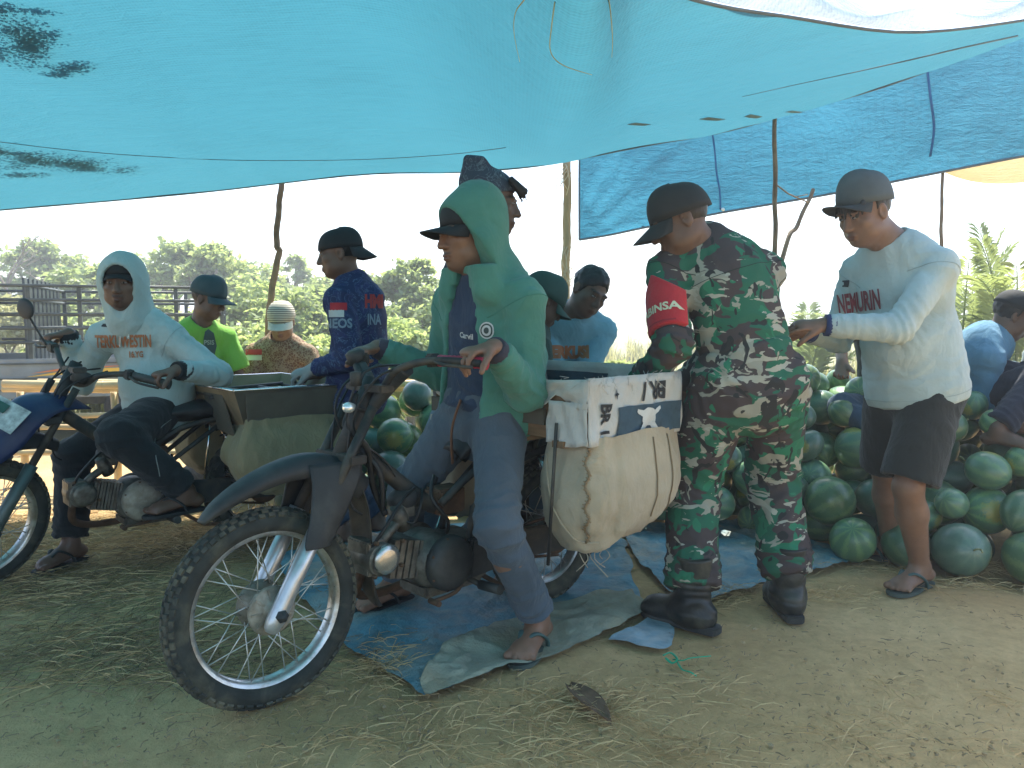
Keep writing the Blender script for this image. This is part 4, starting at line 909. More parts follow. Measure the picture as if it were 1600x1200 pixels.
# ------------------------------------------------------------------ bamboo trestle behind the motorbikes
def make_bamboo():
    M_BB = std('sun_bleached_bamboo', (.58, .44, .24), .5, var=.25, vscale=4, bscale=40, bump=.2, dirt=(.28, .2, .1), dscale=5, damt=.5, stretch=(.4, 1, 1))
    root = empty('bamboo_trestle', (-2.4, 5.0, 0), 'low bamboo trestle of round rails behind the motorbikes', 'trestle')
    def rail(p, q, r):
        n = 9; m = MB(); pts = [mix(p, q, k / n) + A(0, .01 * math.sin(k * 2 + p[2] * 9), .006 * math.sin(k * 1.3 + p[2] * 30)) for k in range(n + 1)]
        m.tube(pts, [r * (1 + .06 * math.sin(k * 3)) for k in range(n + 1)], 9)
        for k in range(1, n): m.lathe([(r * .9, -.008), (r * 1.1, 0), (r * .9, .008)], 9, pts[k], pts[k + 1] - pts[k])
        m.build('rail', M_BB, root)
    Yb = 4.95
    for (y0, y1, dy, x0, x1, r) in ((600, 600, 0, 5, 712, .026), (609, 605, .08, 5, 712, .022), (598, 590, .3, 60, 712, .024), (648, 650, 0, 90, 300, .018), (668, 668, .02, 60, 320, .018), (706, 706, .0, -60, 330, .018)):
        rail(P(x0, y0, Yb + dy), P(x1, y1, Yb + dy), r)
    for x in (32, 178, 330, 520, 700):
        for dy in (.05, .35):
            p = P(x, 612, Yb + dy); m = MB().tube([A(p[0], p[1], -.05), A(p[0] + .01, p[1], .35), p], .024, 9).build('post', M_BB, root)
make_bamboo()

# ------------------------------------------------------------------ hazy air
hz = NT('hazy_air'); hv = hz.n('VolumePrincipled', {'Color': (.93, .97, 1.0), 'Density': .0105, 'Anisotropy': .35}); hz.t.links.new(hv.outputs[0], hz.out.inputs['Volume'])
o = MB().box((0, 440, 3.0), (1860, 940, 8.5)).build('haze', hz.m); tag(o, 'thin pale haze filling the air over yard and field', 'haze', kind='stuff')
# ------------------------------------------------------------------ watermelons
def melon_material(name, base, dark, stripe_amt=1.0, bloom=.25):
    t = NT(name); tc = t.n('TexCoord'); oi = t.n('ObjectInfo')
    g = t.n('Mapping', {'Vector': tc.outputs['Object']}); off = t.n('CombineXYZ', {0: oi.outputs['Random'], 1: t.math('MULTIPLY', oi.outputs['Random'], 7.3), 2: t.math('MULTIPLY', oi.outputs['Random'], 3.1)})
    v = t.n('VectorMath', {0: g.outputs[0], 1: off.outputs[0]}, operation='ADD').outputs[0]
    sp = t.n('SeparateXYZ', {'Vector': g.outputs[0]})
    ang = t.math('ARCTAN2', sp.outputs[1], sp.outputs[2])
    jag = t.noise(v, 26, 5, .75); jag2 = t.noise(v, 9, 3, .6)
    w1 = t.math('SINE', t.math('ADD', t.math('MULTIPLY', ang, 9.0), t.math('ADD', t.math('MULTIPLY', jag, 5.0), t.math('MULTIPLY', jag2, 3.5))))
    f = t.ramp(w1, [(.0, (0,) * 3), (.75, (stripe_amt,) * 3)])
    c = t.mixc(f, dark, base)
    net = t.noise(v, 70, 4, .7); c = t.mixc(t.ramp(net, [(.42, (.45,) * 3), (.6, (0,) * 3)]), c, dark)
    hv = t.n('HueSaturation', {'Hue': t.math('ADD', .485, t.math('MULTIPLY', oi.outputs['Random'], .035)), 'Saturation': .95, 'Value': t.math('ADD', .72, t.math('MULTIPLY', oi.outputs['Random'], .62)), 'Color': c}).outputs[0]
    # pale ground spot: one side, only on some fruits
    dotv = t.n('VectorMath', {0: t.n('VectorMath', {0: g.outputs[0]}, operation='NORMALIZE').outputs[0], 1: (.25, .86, -.44)}, operation='DOT_PRODUCT').outputs['Value']
    sp_ = t.ramp(t.math('ADD', dotv, t.math('MULTIPLY', t.math('SUBTRACT', jag2, .5), .35)), [(.84, (0,) * 3), (.95, (1,) * 3)])
    pick = t.math('GREATER_THAN', oi.outputs['Random'], .45)
    hv = t.mixc(t.math('MULTIPLY', sp_, t.math('MULTIPLY', pick, .8)), hv, (.44, .36, .07))
    dust = t.ramp(t.noise(v, 7, 5, .7, .6), [(.5, (0,) * 3), (.75, (bloom,) * 3)]); hv = t.mixc(dust, hv, (.22, .25, .19))
    bp = t.bump(t.noise(v, 30, 3, .6), .12, .004); t.bsdf(hv, .30, 0, bp, .6); return t.m
MM = [melon_material('striped_dark_melon_rind', (.15, .25, .12), (.080, .175, .10)), melon_material('striped_green_melon_rind', (.20, .31, .12), (.092, .195, .095)), melon_material('plain_dark_melon_rind', (.12, .195, .13), (.085, .155, .11), .8, .4)]
M_STEM = std('dry_melon_stem', (.30, .30, .14), .8)
MELONS = []
def melon_mesh(k, seed):
    r = np.random.default_rng(seed); m = MB().ell((0, 0, 0), (1.0, 1.0, 1.0), 22, 14); co = np.array(m.v); el = (1.0, 1.12, 1.28, 1.5)[k]
    co = co * A(el ** .67, el ** -.33, el ** -.33); co *= (1 + .022 * vnoise(co, 1.5, seed))[:, None]
    m.v = [tuple(p) for p in co]; return m.mesh('melon')
MESHES = []
for k in range(4):
    for j in range(3):
        me = melon_mesh(k, k * 5 + j); me.materials.append(MM[j]); MESHES.append(me)
stem_me = MB().tube(smooth_path([(.0, 0, 0), (.18, .02, .04), (.34, .10, .03), (.46, .06, -.06)], 4), [.035] * 13, 5).mesh('stem'); stem_me.materials.append(M_STEM)
def put_melon(p, r, me, rot, label, group, stem=False):
    o = bpy.data.objects.new('watermelon', me); COL.objects.link(o); o.location = tuple(p); o.scale = (r, r, r); o.rotation_euler = rot
    tag(o, label, 'watermelon', group)
    if stem:
        s = bpy.data.objects.new('stem', stem_me); COL.objects.link(s); s.parent = o; s.location = (me.vertices[0].co.length * 0 + max(v.co.x for v in me.vertices) * .97, 0, 0)
    return o
def heap(n_try, region, prof, rr, seed, fixed=()):
    """drops round fruits one by one onto what already lies there, as long as the top stays under the heap's outline"""
    r = np.random.default_rng(seed); S = [tuple(f) for f in fixed]
    for _ in range(n_try):
        best = None; rad = r.uniform(*rr)
        for _ in range(14):
            x, y = r.uniform(region[0], region[1]), r.uniform(region[2], region[3]); lim = prof(x, y)
            if lim < rad * 1.6: continue
            z = rad * .97
            for (a, b, c, q) in S:
                dd = (a - x) ** 2 + (b - y) ** 2; R2 = ((q + rad) * .965) ** 2
                if dd < R2: z = max(z, c + math.sqrt(R2 - dd))
            if z + rad <= lim and (best is None or z < best[2]): best = (x, y, z)
        if best: S.append((*best, rad))
    return S
def front_y(x):  # ground line of the heap's near edge
    return float(np.interp(x, [.3, .7, 1.1, 1.45, 1.75, 2.1, 2.6], [4.05, 3.95, 3.78, 3.55, 3.45, 3.2, 2.95]))
def prof1(x, y):
    f = front_y(x)
    if y < f + .02: return 0
    h = .22 + (y - f) * .98; h = min(h, .86 + .05 * math.sin(x * 5)); 
    if x < .75: h *= max(0, (x - .15) / .6) ** .5
    if y > 4.7: h *= max(.2, 1 - (y - 4.7) * .8)
    return h
H1 = heap(1100, (.3, 3.3, 2.95, 5.3), prof1, (.072, .122), 5)
def prof2(x, y):
    d = math.hypot((x + .75) / .85, (y - 4.72) / .62); return max(0, .80 * (1 - d ** 2.2))
H2 = heap(220, (-1.7, .2, 4.05, 5.4), prof2, (.095, .125), 8)
def seen(S, extra=.45):
    """fruits of which some point shows, from the camera or from a step to either side"""
    C_ = np.array([q[:3] for q in S]); R_ = np.array([q[3] for q in S]) * .97; keep = []
    ang = [(a, b) for a in np.linspace(0, 2 * math.pi, 10, endpoint=False) for b in (.35, .75, .95)] + [(0, 0)]
    for i in range(len(S)):
        ok = False
        for ex in (-extra, 0, extra):
            e = A(ex, 0, CAM_H); d = nz(C_[i] - e); u = nz(np.cross(d, A(0, 0, 1))); v = np.cross(u, d)
            for (a, b) in ang:
                p = C_[i] + R_[i] * b * (u * math.cos(a) + v * math.sin(a)) - d * R_[i] * math.sqrt(1 - b * b)
                dd = p - e; L = np.linalg.norm(dd); dd = dd / L; oc = C_ - e; t = oc @ dd; m = ((oc ** 2).sum(1) - t * t < R_ ** 2) & (t < L - .03) & (t > 0); m[i] = False
                if not m.any(): ok = True; break
            if ok: break
        if ok: keep.append(S[i])
    return keep
H1 = seen(H1); H2 = seen(H2)
def nearest(S, px, py):
    best = None
    for i, (x, y, z, r_) in enumerate(S):
        d = A(x, y, z) - A(0, 0, CAM_H); yc = d[1] * _c - d[2] * _s; up = d[2] * _c + d[1] * _s
        qx, qy = 800 + FPX * d[0] / yc, 600 - FPX * up / yc; e = math.hypot(qx - px, qy - py) + yc * 14
        if best is None or e < best[0]: best = (e, i)
    return best[1]
rq = random.Random(11)
SPEC1 = {}
for (px, py, lab) in ((1300, 830, 'round watermelon at the foot of the heap just beside the soldier\'s knee'), (1385, 835, 'watermelon at the foot of the heap directly behind the near shin'), (1560, 875, 'large watermelon nearest the camera at the foot of the heap'), (1475, 870, 'oval watermelon on the soil beside the barefoot man\'s heel'), (1310, 715, 'watermelon at mid height between the soldier and the black shorts'), (1570, 640, 'large watermelon on top of the heap below the sitting man'), (1505, 745, 'dark watermelon in the middle of the heap right of the shorts')):
    i = nearest(H1, px, py)
    if i not in SPEC1: SPEC1[i] = lab
def where(x, y, z):
    d = A(x, y, z) - A(0, 0, CAM_H); px = 800 + FPX * d[0] / (d[1] * _c - d[2] * _s)
    zone = 'behind the soldier' if px < 1262 else 'between soldier and black shorts' if px < 1375 else 'behind the black shorts' if px < 1470 else 'below the hunched man'
    f = y - front_y(x); lev = 'at heap foot' if z < .17 else 'low in heap' if z < .36 else 'halfway up heap' if z < .58 else 'on heap top'
    return lev + ' ' + zone
RIND = ('striped dark green', 'striped light green', 'plain dark green')
for i, (x, y, z, r_) in enumerate(H1):
    k = rq.choices(range(4), (5, 4, 2, 1))[0]; j = rq.choices(range(3), (5, 4, 4))[0]; me = MESHES[k * 3 + j]; lab = ('small ' if r_ < .088 else 'big ' if r_ > .108 else '') + ('round ', 'roundish ', 'oval ', 'long ')[k] + RIND[j] + ' watermelon ' + where(x, y, z)
    put_melon((x, y, z), r_ * (1.0 if k < 2 else .97), me, (rq.uniform(0, 6.28), rq.gauss(0, .35), rq.uniform(0, 6.28)), SPEC1.get(i, lab), 'watermelons in the big heap', rq.random() < .4)
for i, (x, y, z, r_) in enumerate(H2):
    k = rq.choices(range(4), (5, 4, 1, 0))[0]; j = rq.choices(range(3), (3, 6, 2))[0]; me = MESHES[k * 3 + j]; lab = ('big ' if r_ > .112 else '') + ('round ', 'roundish ', 'oval ', 'long ')[k] + RIND[j] + ' watermelon ' + ('on top of' if z > .5 else 'low in' if z < .25 else 'halfway up') + ' the small sunlit heap between the motorbikes'
    put_melon((x, y, z), r_, me, (rq.uniform(0, 6.28), rq.gauss(0, .35), rq.uniform(0, 6.28)), lab, 'watermelons between the motorbikes', rq.random() < .4)
print('MELONS', len(H1), len(H2))
# ------------------------------------------------------------------ motorbikes
M_RUB = std('dusty_tyre_rubber', (.045, .047, .042), .85, var=.3, vscale=14, bscale=90, bump=.3, dirt=(.20, .18, .12), dscale=9, damt=.55, spec=.25)
M_KNOB = std('tyre_tread_block', (.060, .060, .052), .9, var=.3, vscale=20, dirt=(.25, .22, .15), dscale=12, damt=.8, spec=.2)
M_RIM = std('pitted_steel_rim', (.62, .62, .60), .32, .85, var=.25, vscale=20, bscale=90, bump=.25, dirt=(.30, .17, .08), dscale=14, damt=.75, rvar=.25)
M_SPOKE = std('dull_spoke_steel', (.62, .60, .55), .38, .8, var=.2)
M_HUB = std('oxidised_hub_alloy', (.36, .33, .27), .6, .35, var=.3, vscale=25, bscale=80, bump=.3, dirt=(.16, .12, .07), dscale=16, damt=.7)
M_SILV = std('silver_fork_paint', (.60, .61, .62), .30, .65, var=.08, vscale=9, bscale=150, bump=.05, dirt=(.3, .28, .24), dscale=10, damt=.35)
M_BLK = std('scuffed_black_plastic', (.030, .031, .032), .60, var=.25, vscale=5, bscale=120, bump=.12, dirt=(.13, .13, .11), dscale=4, damt=.5, rvar=.25)
M_FRM = std('dusty_black_frame', (.035, .035, .034), .6, var=.3, dirt=(.14, .11, .07), dscale=12, damt=.6)
M_ENG = std('greasy_engine_alloy', (.20, .185, .155), .5, .55, var=.4, vscale=18, bscale=60, bump=.4, dirt=(.055, .04, .028), dscale=12, damt=.85)
M_COVER = std('polished_engine_cover', (.55, .55, .53), .25, .8, var=.12, dirt=(.2, .16, .1), dscale=10, damt=.4)
M_RUST = std('rusty_steel', (.13, .075, .045), .8, .3, var=.4, vscale=20, bump=.4)
M_CHROME = std('worn_chrome', (.75, .75, .74), .15, 1, var=.1, dirt=(.2, .15, .1), dscale=14, damt=.5)
M_CABLE = std('black_cable', (.02, .02, .02), .5); M_SEAT = std('black_seat_vinyl', (.025, .025, .026), .5, bscale=300, bump=.2, dirt=(.12, .11, .09), damt=.4)
M_PINK = std('red_rubber_grip', (.50, .035, .075), .4); M_BLUE = std('dark_blue_bike_plastic', (.010, .024, .085), .45, var=.15, dirt=(.12, .13, .14), damt=.4)
def glass_mat():
    t = NT('lamp_lens'); t.bsdf((.8, .85, .85), .06, .6, None, .8); return t.m
M_LENS = glass_mat()
def Lq(s, lat, z): return A(-s, lat, z)
def wheel(root, name, s, R, tube, zc, hubr=.07, knobs=46, drum=True):
    rc = R - tube; ax = A(0, 1, 0); c = Lq(s, 0, zc); SP = rc - tube * .62
    hub = MB()
    hub.lathe([(.018, -.075), (.02, -.055), (hubr * .95, -.05), (hubr, -.046), (hubr * .62, -.034), (hubr * .55, 0), (hubr * .62, .030), (hubr, .036), (hubr, .042), (hubr * .9, .046), (hubr * .45, .05), (.024, .056), (.020, .082)], 28, c, ax)
    for k in range(9):
        a = 2 * math.pi * k / 9; d = A(math.cos(a), 0, math.sin(a)); hub.box(c + d * hubr * .66 + ax * .0475, (hubr * .5, .006, .006), np.stack([d, ax, np.cross(d, ax)], 1))
    w_ = hub.build(name, M_HUB, root, False)
    def loc(nm, mb, mt): o = mb.build(nm, mt, w_, False); return o
    t = MB(); rows = []
    for i in range(72):
        a = 2 * math.pi * i / 72; d = A(math.cos(a), 0, math.sin(a)); row = []
        for k in range(16):
            b = 2 * math.pi * k / 16; rr = rc + tube * math.cos(b) * (1.0 if math.cos(b) > 0 else .75); row.append(c + d * rr + ax * tube * .98 * math.sin(b))
        rows.append(row)
    rows.append(rows[0]); t.grid(rows, True, True); ty = loc('tyre', t, M_RUB)
    kb = MB()
    for i in range(knobs):
        for j, lat in enumerate((-.82, -.42, 0, .42, .82)):
            a = 2 * math.pi * (i + (.5 if j % 2 else 0)) / knobs; b = lat * 1.05; d = A(math.cos(a), 0, math.sin(a)); tg = A(-math.sin(a), 0, math.cos(a))
            n_ = d * math.cos(b) + ax * math.sin(b); u = np.cross(tg, n_); p = c + d * rc + n_ * (tube * 1.015)
            kb.box(p, (2 * math.pi * R / knobs * .66, tube * .34, .008), np.stack([tg, u, n_], 1), .85)
    o = kb.build('tread_blocks', M_KNOB, w_, False); tag(o, kind='stuff')
    prof = [(SP - .012, -.018), (SP - .004, -.024), (SP + .012, -.030), (SP + .018, -.032), (SP + .016, -.026), (SP + .004, -.016), (SP + .004, .016), (SP + .016, .026), (SP + .018, .032), (SP + .012, .030), (SP - .004, .024), (SP - .012, .018), (SP - .012, -.018)]
    loc('rim', MB().lathe(prof, 72, c, ax, True, False), M_RIM)
    for sd_ in (-1, 1):
        for lean in (-1, 1):
            b0 = A(math.cos(lean * .0) * hubr * .9, sd_ * .040, 0); an = lean * .62; b1 = A(math.cos(an) * (SP - .008), sd_ * .006, math.sin(an) * (SP - .008))
            me = MB().tube([b0, b1], .0019, 5).mesh('spoke'); me.materials.append(M_SPOKE)
            for k in range(9):
                o = bpy.data.objects.new('spoke', me); COL.objects.link(o); o.parent = w_; o.location = tuple(c)
                o.rotation_euler = (0, 2 * math.pi * (k + (.5 if lean > 0 else 0) + (.25 if sd_ > 0 else 0)) / 9, 0)
    return w_
def loft_u(path, half, drop, n=9):
    """inverted-U fender section along a path in the bike's mid plane: (s,z) points, half widths and side drops"""
    pts = smooth_path([A(p[0], 0, p[1]) for p in path], 5); m = len(pts); hw = np.interp(np.linspace(0, len(path) - 1, m), range(len(path)), half); dr = np.interp(np.linspace(0, len(path) - 1, m), range(len(path)), drop); rows = []
    for i, p in enumerate(pts):
        tg = nz(pts[min(i + 1, m - 1)] - pts[max(i - 1, 0)]); nn = A(-tg[2], 0, tg[0]); nn = nn if nn[2] > 0 else -nn; row = []
        for k in range(n):
            t = -1 + 2 * k / (n - 1); a = abs(t); q = p + nn * (-dr[i] * a ** 2.6); row.append(Lq(q[0], hw[i] * (math.sin(t * math.pi / 2)), q[2]))
        rows.append(row)
    return MB().grid(rows)
GRIPS = {}
def motorbike(F, rz, style, label):
    b = empty('motorbike', (F[0], F[1], 0), label, 'motorbike', None, rz); R = .292 if style == 1 else .285; zc = R - .004
    FRONT = []
    def B(nm, mb, mt, par=None, bev=0):
        o = mb.build(nm, mt, par or b, False, bev)
        if par is None and nm in ('fork_leg', 'axle', 'front_fender', 'headlamp_shell', 'front_plate', 'handlebar', 'indicator_lamp', 'mirror', 'speedometer', 'key_switch', 'mud_flap' if style == 2 else ''): FRONT.append(o)
        return o
    WB = 1.20
    fw_ = wheel(b, 'front_wheel', 0, R, .041, zc, .072, 58); rw_ = wheel(b, 'rear_wheel', WB, R - .002, .050, zc, .075, 38)
    # fork
    top = A(.375, 0, .93); ax0 = A(.0, 0, zc); sl = nz(top - ax0)
    FK = M_SILV if style == 1 else std('grey_fork_paint', (.10, .13, .125), .4, .3, dirt=(.2, .19, .15), damt=.4)
    for sg in (-1, 1):
        lo = MB(); o_ = sg * .083
        pt = lambda d: Lq(*(A(ax0[0], o_, ax0[2]) + A(sl[0], 0, sl[2]) * d))
        f_ = MB().tube([pt(-.055), pt(-.045), pt(-.02), pt(.02), pt(.10), pt(.30)], [.014, .022, .027, .027, .0255, .0255], 16); fk = B('fork_leg', f_, FK)
        B('fork_stanchion', MB().tube([pt(.29), pt(.66)], .0155, 12), M_FRM, fk)
        B('axle_nut', MB().lathe([(.018, 0), (.019, .01), (.012, .02), (.004, .026)], 6, Lq(0, sg * .104, zc), (0, sg, 0), False), M_BLK, fk)
    B('axle', MB().tube([Lq(0, -.10, zc), Lq(0, .10, zc)], .010, 10).lathe([(.020, .048), (.022, .06), (.022, .078), (.018, .082)], 16, Lq(0, 0, zc), (0, 1, 0)), M_SILV)
    if style == 1:
        fn = loft_u([(-.185, .575), (-.14, .622), (-.06, .672), (.03, .708), (.13, .728), (.22, .716), (.30, .672), (.35, .625)], [.018, .040, .054, .064, .070, .072, .066, .05], [.014, .030, .042, .052, .066, .08, .09, .08])
        fo = B('front_fender', fn, M_BLK); solid(fo, .004)
        for sg in (-1, 1):
            rws = []
            for (z, sa, sb, lt) in ((.70, .12, .30, .062), (.65, .12, .285, .080), (.59, .11, .245, .092), (.545, .10, .215, .099), (.505, .085, .185, .104), (.475, .078, .165, .107), (.462, .08, .155, .108)):
                rws.append([Lq(sa + (sb - sa) * k / 6, sg * (lt + .012 * math.sin(math.pi * k / 6)), z - .012 * math.sin(math.pi * k / 6) * (z < .45)) for k in range(7)])
            o_ = B('fork_shroud', MB().grid(catmull_grid(rws, 2, 3)), M_BLK, fo); solid(o_, .005, 0)
        fl = [[Lq(s_, lt * k, z) for k in (-1, -.5, 0, .5, 1)] for (s_, z, lt) in ((.30, .66, .055), (.34, .56, .060), (.355, .45, .060), (.36, .33, .052), (.385, .23, .034), (.41, .185, .012))]
        fl = [[p + A(.022 * (abs(i - 2) / 2) ** 2, 0, 0) for i, p in enumerate(r_)] for r_ in fl]; solid(B('mud_flap', MB().grid(catmull_grid(fl, 3, 4)), std('muddy_black_flap', (.05, .043, .034), .6, var=.4, dirt=(.16, .12, .075), dscale=5, damt=.8)), .004)
    else:
        fn = loft_u([(-.36, .53), (-.28, .585), (-.14, .635), (.0, .66), (.12, .665), (.22, .65), (.30, .61)], [.030, .05, .062, .070, .07, .065, .055], [.010, .024, .040, .05, .055, .055, .05])
        fo = B('front_fender', fn, M_BLK); solid(fo, .004)
        # blue headlamp shell with plate
        sh_ = [[Lq(s_, lt * k, z) for k in (-1, -.6, 0, .6, 1)] for (s_, z, lt) in ((.34, .80, .085), (.20, .815, .105), (.11, .775, .11), (.03, .68, .10), (-.06, .61, .075), (-.16, .575, .05))]
        sh_ = [[p + A(-.06 * (abs(i - 2) / 2) ** 2, 0, -.05 * (abs(i - 2) / 2) ** 2) for i, p in enumerate(r_)] for r_ in sh_]; so = B('headlamp_shell', MB().grid(catmull_grid(sh_, 3, 4)), M_BLUE); solid(so, .005)
        c0 = Lq(.09, 0.02, .735); nn = nz(A(.62, .35, .62)); vv = nz(A(0, 1, 0) - nn * nn[1]); uu = np.cross(vv, nn); uu = uu if uu[2] > 0 else -uu
        MPL = std('clear_front_plate', (.42, .46, .44), .15, var=.5, vscale=30)
        B('front_plate', MB().box(c0 + nn * .045, (.115, .155, .004), np.stack([uu, vv, nn], 1)), MPL)
        B('plate_print', MB().box(c0 + nn * .049 + A(0, .015, -.02), (.035, .075, .002), np.stack([uu, vv, nn], 1)), std('plate_red_print', (.35, .08, .10), .4), so)
        B('plate_print', MB().box(c0 + nn * .049 + A(0, -.03, .025), (.04, .06, .002), np.stack([uu, vv, nn], 1)), std('plate_green_print', (.03, .09, .07), .4), so)
    # steering head, clamps, bars
    st = MB().tube([Lq(.245, 0, .68), Lq(.385, 0, .945)], .026, 14); st.box(Lq(.262, 0, .705), (.06, .21, .028)); st.box(Lq(.372, 0, .915), (.055, .20, .024)); B('steering_head', st, M_FRM, None, .004)
    HB = .37 if style == 1 else .42; zb = .955 if style == 1 else .90
    bar = smooth_path([Lq(.54 if style == 1 else .50, HB, zb + .035), Lq(.455, HB * .62, zb + .045), Lq(.40, HB * .32, zb + .015), Lq(.385, .05, zb - .045), Lq(.385, -.05, zb - .045), Lq(.40, -HB * .32, zb + .015), Lq(.455, -HB * .62, zb + .045), Lq(.54 if style == 1 else .50, -HB, zb + .035)], 6)
    hb = B('handlebar', MB().tube(bar, .0125, 10), M_FRM)
    if style == 1:
        br = smooth_path([Lq(.36, .0, zb - .12), Lq(.41, .07, zb - .03), Lq(.425, .14, zb + .02)], 5); B('bar_wrap', MB().tube(br, .024, 9).tube([p * A(1, -1, 1) for p in br], .024, 9), M_BLK, hb)
    for sg in (-1, 1):
        e = Lq(.555 if style == 1 else .515, sg * (HB + .01), zb + .036); i_ = Lq(.495 if style == 1 else .465, sg * (HB - .115), zb + .043); dd_ = nz(e - i_)
        pr = [(.0175 + (.0015 if k % 2 else 0), L_) for k, L_ in enumerate(np.linspace(-.03, .125, 22))]
        B('grip', MB().lathe([(.012, -.031)] + pr + [(.022, .127), (.022, .133), (.008, .135)], 14, i_, dd_), M_PINK if (style == 1 and sg > 0) else M_BLK, hb)
        B('switch_housing', MB().box(i_ - dd_ * .05, (.04, .036, .042)), M_BLK, hb, .006)
        B('lever', MB().tube(smooth_path([i_ - dd_ * .02 + A(.03, 0, 0), i_ + dd_ * .04 + A(.055, 0, -.008), i_ + dd_ * .125 + A(.045, 0, -.012)], 4), .0055, 7), M_FRM, hb)
    for k, (y0, x1, z1) in enumerate(((-.14, .16, .55), (.13, .16, .52), (.08, .30, .62), (-.05, .36, .56))):
        B('cable', MB().tube(smooth_path([Lq(.44, y0, zb + .03), Lq(.36 - .02 * k, y0 * .7, zb - .03 + .02 * (k % 3)), Lq(.27, y0 * .4, .80), Lq(x1 + .1, y0 * .35, z1 + .06), Lq(x1 + .14, y0 * .4, z1)], 5), .0042, 5), M_CABLE, hb)
    if style == 1:
        lm = B('indicator_lamp', MB().lathe([(.004, .02), (.014, .013), (.018, 0), (.013, -.02), (.006, -.035)], 16, Lq(.265, .05, .86), (.9, .25, 0)), M_LENS)
        B('lamp_stalk', MB().tube([Lq(.285, .05, .86), Lq(.35, .02, .84)], .008, 8), M_FRM, lm)
        B('wiring_loom', MB().tube(smooth_path([Lq(.30, .03, .90), Lq(.27, .05, .80), Lq(.33, .05, .72), Lq(.36, .03, .60), Lq(.40, .04, .50)], 5), .011, 7).tube(smooth_path([Lq(.36, -.04, .90), Lq(.29, -.02, .78), Lq(.36, .06, .66), Lq(.38, .05, .52)], 5), .009, 7), M_CABLE)
        B('key_switch', MB().lathe([(.018, -.03), (.018, .01), (.012, .014)], 12, Lq(.30, .04, .955), (0, 0, 1)), M_FRM); B('speedometer', MB().lathe([(.03, -.02), (.034, .02), (.02, .03)], 14, Lq(.42, -.16, 1.005), (.3, 0, 1)), M_FRM)
    else:
        mr = B('mirror', MB().ell(Lq(.40, -HB + .02, zb + .20), (.012, .062, .048), 16, 10), M_BLK); B('mirror_stalk', MB().tube(smooth_path([Lq(.44, -HB + .12, zb + .05), Lq(.42, -HB + .07, zb + .12), Lq(.405, -HB + .03, zb + .18)], 4), .005, 7), M_FRM, mr)
        B('speedometer', MB().lathe([(.03, -.03), (.04, .0), (.04, .02), (.03, .024)], 20, Lq(.36, .06, zb + .0), (-.4, 0, 1)), M_BLK)
    # frame
    fr = MB()
    fr.tube(smooth_path([Lq(.30, 0, .74), Lq(.42, 0, .64), Lq(.60, 0, .50), Lq(.72, 0, .46)], 5), .028, 12)
    for sg in (-1, 1):
        fr.tube(smooth_path([Lq(.62, sg * .05, .50), Lq(.78, sg * .09, .62), Lq(1.0, sg * .10, .66), Lq(1.30, sg * .10, .70)], 5), .014, 9)
        fr.tube([Lq(.72, sg * .07, .30), Lq(.74, sg * .08, .47), Lq(1.0, sg * .10, .65)], .012, 8)
        fr.tube([Lq(.72, sg * .085, .33), Lq(1.0, sg * .10, .30), Lq(WB + .03, sg * .10, zc)], .016, 9)
    B('frame', fr, M_FRM)
    for sg in (-1, 1):
        q0, q1 = Lq(WB - .02, sg * .125, zc + .03), Lq(WB - .16, sg * .115, .62); d_ = q1 - q0; L_ = np.linalg.norm(d_); ax_ = d_ / L_
        sk = B('shock_absorber', MB().tube([q0, q1], .011, 10), M_CHROME); m = MB(); m.tube([q0 + ax_ * (.05 + .25 * k / 72) + .024 * (math.cos(k * .6) * A(0, 1, 0) + math.sin(k * .6) * nz(np.cross(ax_, A(0, 1, 0)))) for k in range(73)], .0042, 5); B('spring', m, M_FRM, sk)
    # engine
    en = MB(); en.lathe([(.07, -.10), (.095, -.08), (.10, 0), (.095, .08), (.07, .10)], 26, Lq(.60, 0, .305), (0, 1, 0)); en.box(Lq(.70, 0, .29), (.20, .19, .16)); en.box(Lq(.66, 0, .215), (.26, .16, .05)); B('crankcase', en, M_ENG, None, .012)
    cy = MB(); a0, a1 = Lq(.55, 0, .325), Lq(.36, 0, .365); dx = nz(a1 - a0)
    for k in range(9): cy.box(mix(a0, a1, .18 + .62 * k / 9), (.010, .135 - .01 * (k % 2), .125), np.stack([dx, A(0, 1, 0), np.cross(dx, A(0, 1, 0))], 1))
    cy.tube([a0, a1], .048, 16); B('cylinder', cy, M_ENG)
    hd = MB().lathe([(.03, -.075), (.052, -.07), (.056, .07), (.05, .078)], 20, Lq(.365, 0, .365), (0, 1, 0)); hd.box(Lq(.35, 0, .37), (.07, .12, .11)); he = B('cylinder_head', hd, M_ENG, None, .006)
    B('head_cover', MB().lathe([(.020, .078), (.047, .079), (.050, .086), (.044, .094), (.030, .097), (.004, .0985)], 28, Lq(.372, 0, .368), (0, 1, 0)), M_COVER if style == 1 else M_ENG, he)
    for (a_, b_) in ((.06, .05), (-.04, .06), (.055, -.03), (-.05, -.045)): B('bolt', MB().lathe([(.007, .08), (.007, .094), (.003, .097)], 6, Lq(.372 + a_, 0, .368 + b_), (0, 1, 0), False), M_RUST, he)
    B('magneto_cover', MB().lathe([(.088, .098), (.095, .105), (.094, .128), (.080, .146), (.05, .152), (.004, .154)], 30, Lq(.605, 0, .312), (0, 1, 0)), M_BLK if style == 1 else M_HUB)
    for k in range(7):
        a = 2 * math.pi * k / 7; B('bolt', MB().lathe([(.0065, .10), (.0065, .132), (.003, .135)], 6, Lq(.605 + .088 * math.cos(a), 0, .312 + .088 * math.sin(a)), (0, 1, 0), False), M_RUST)
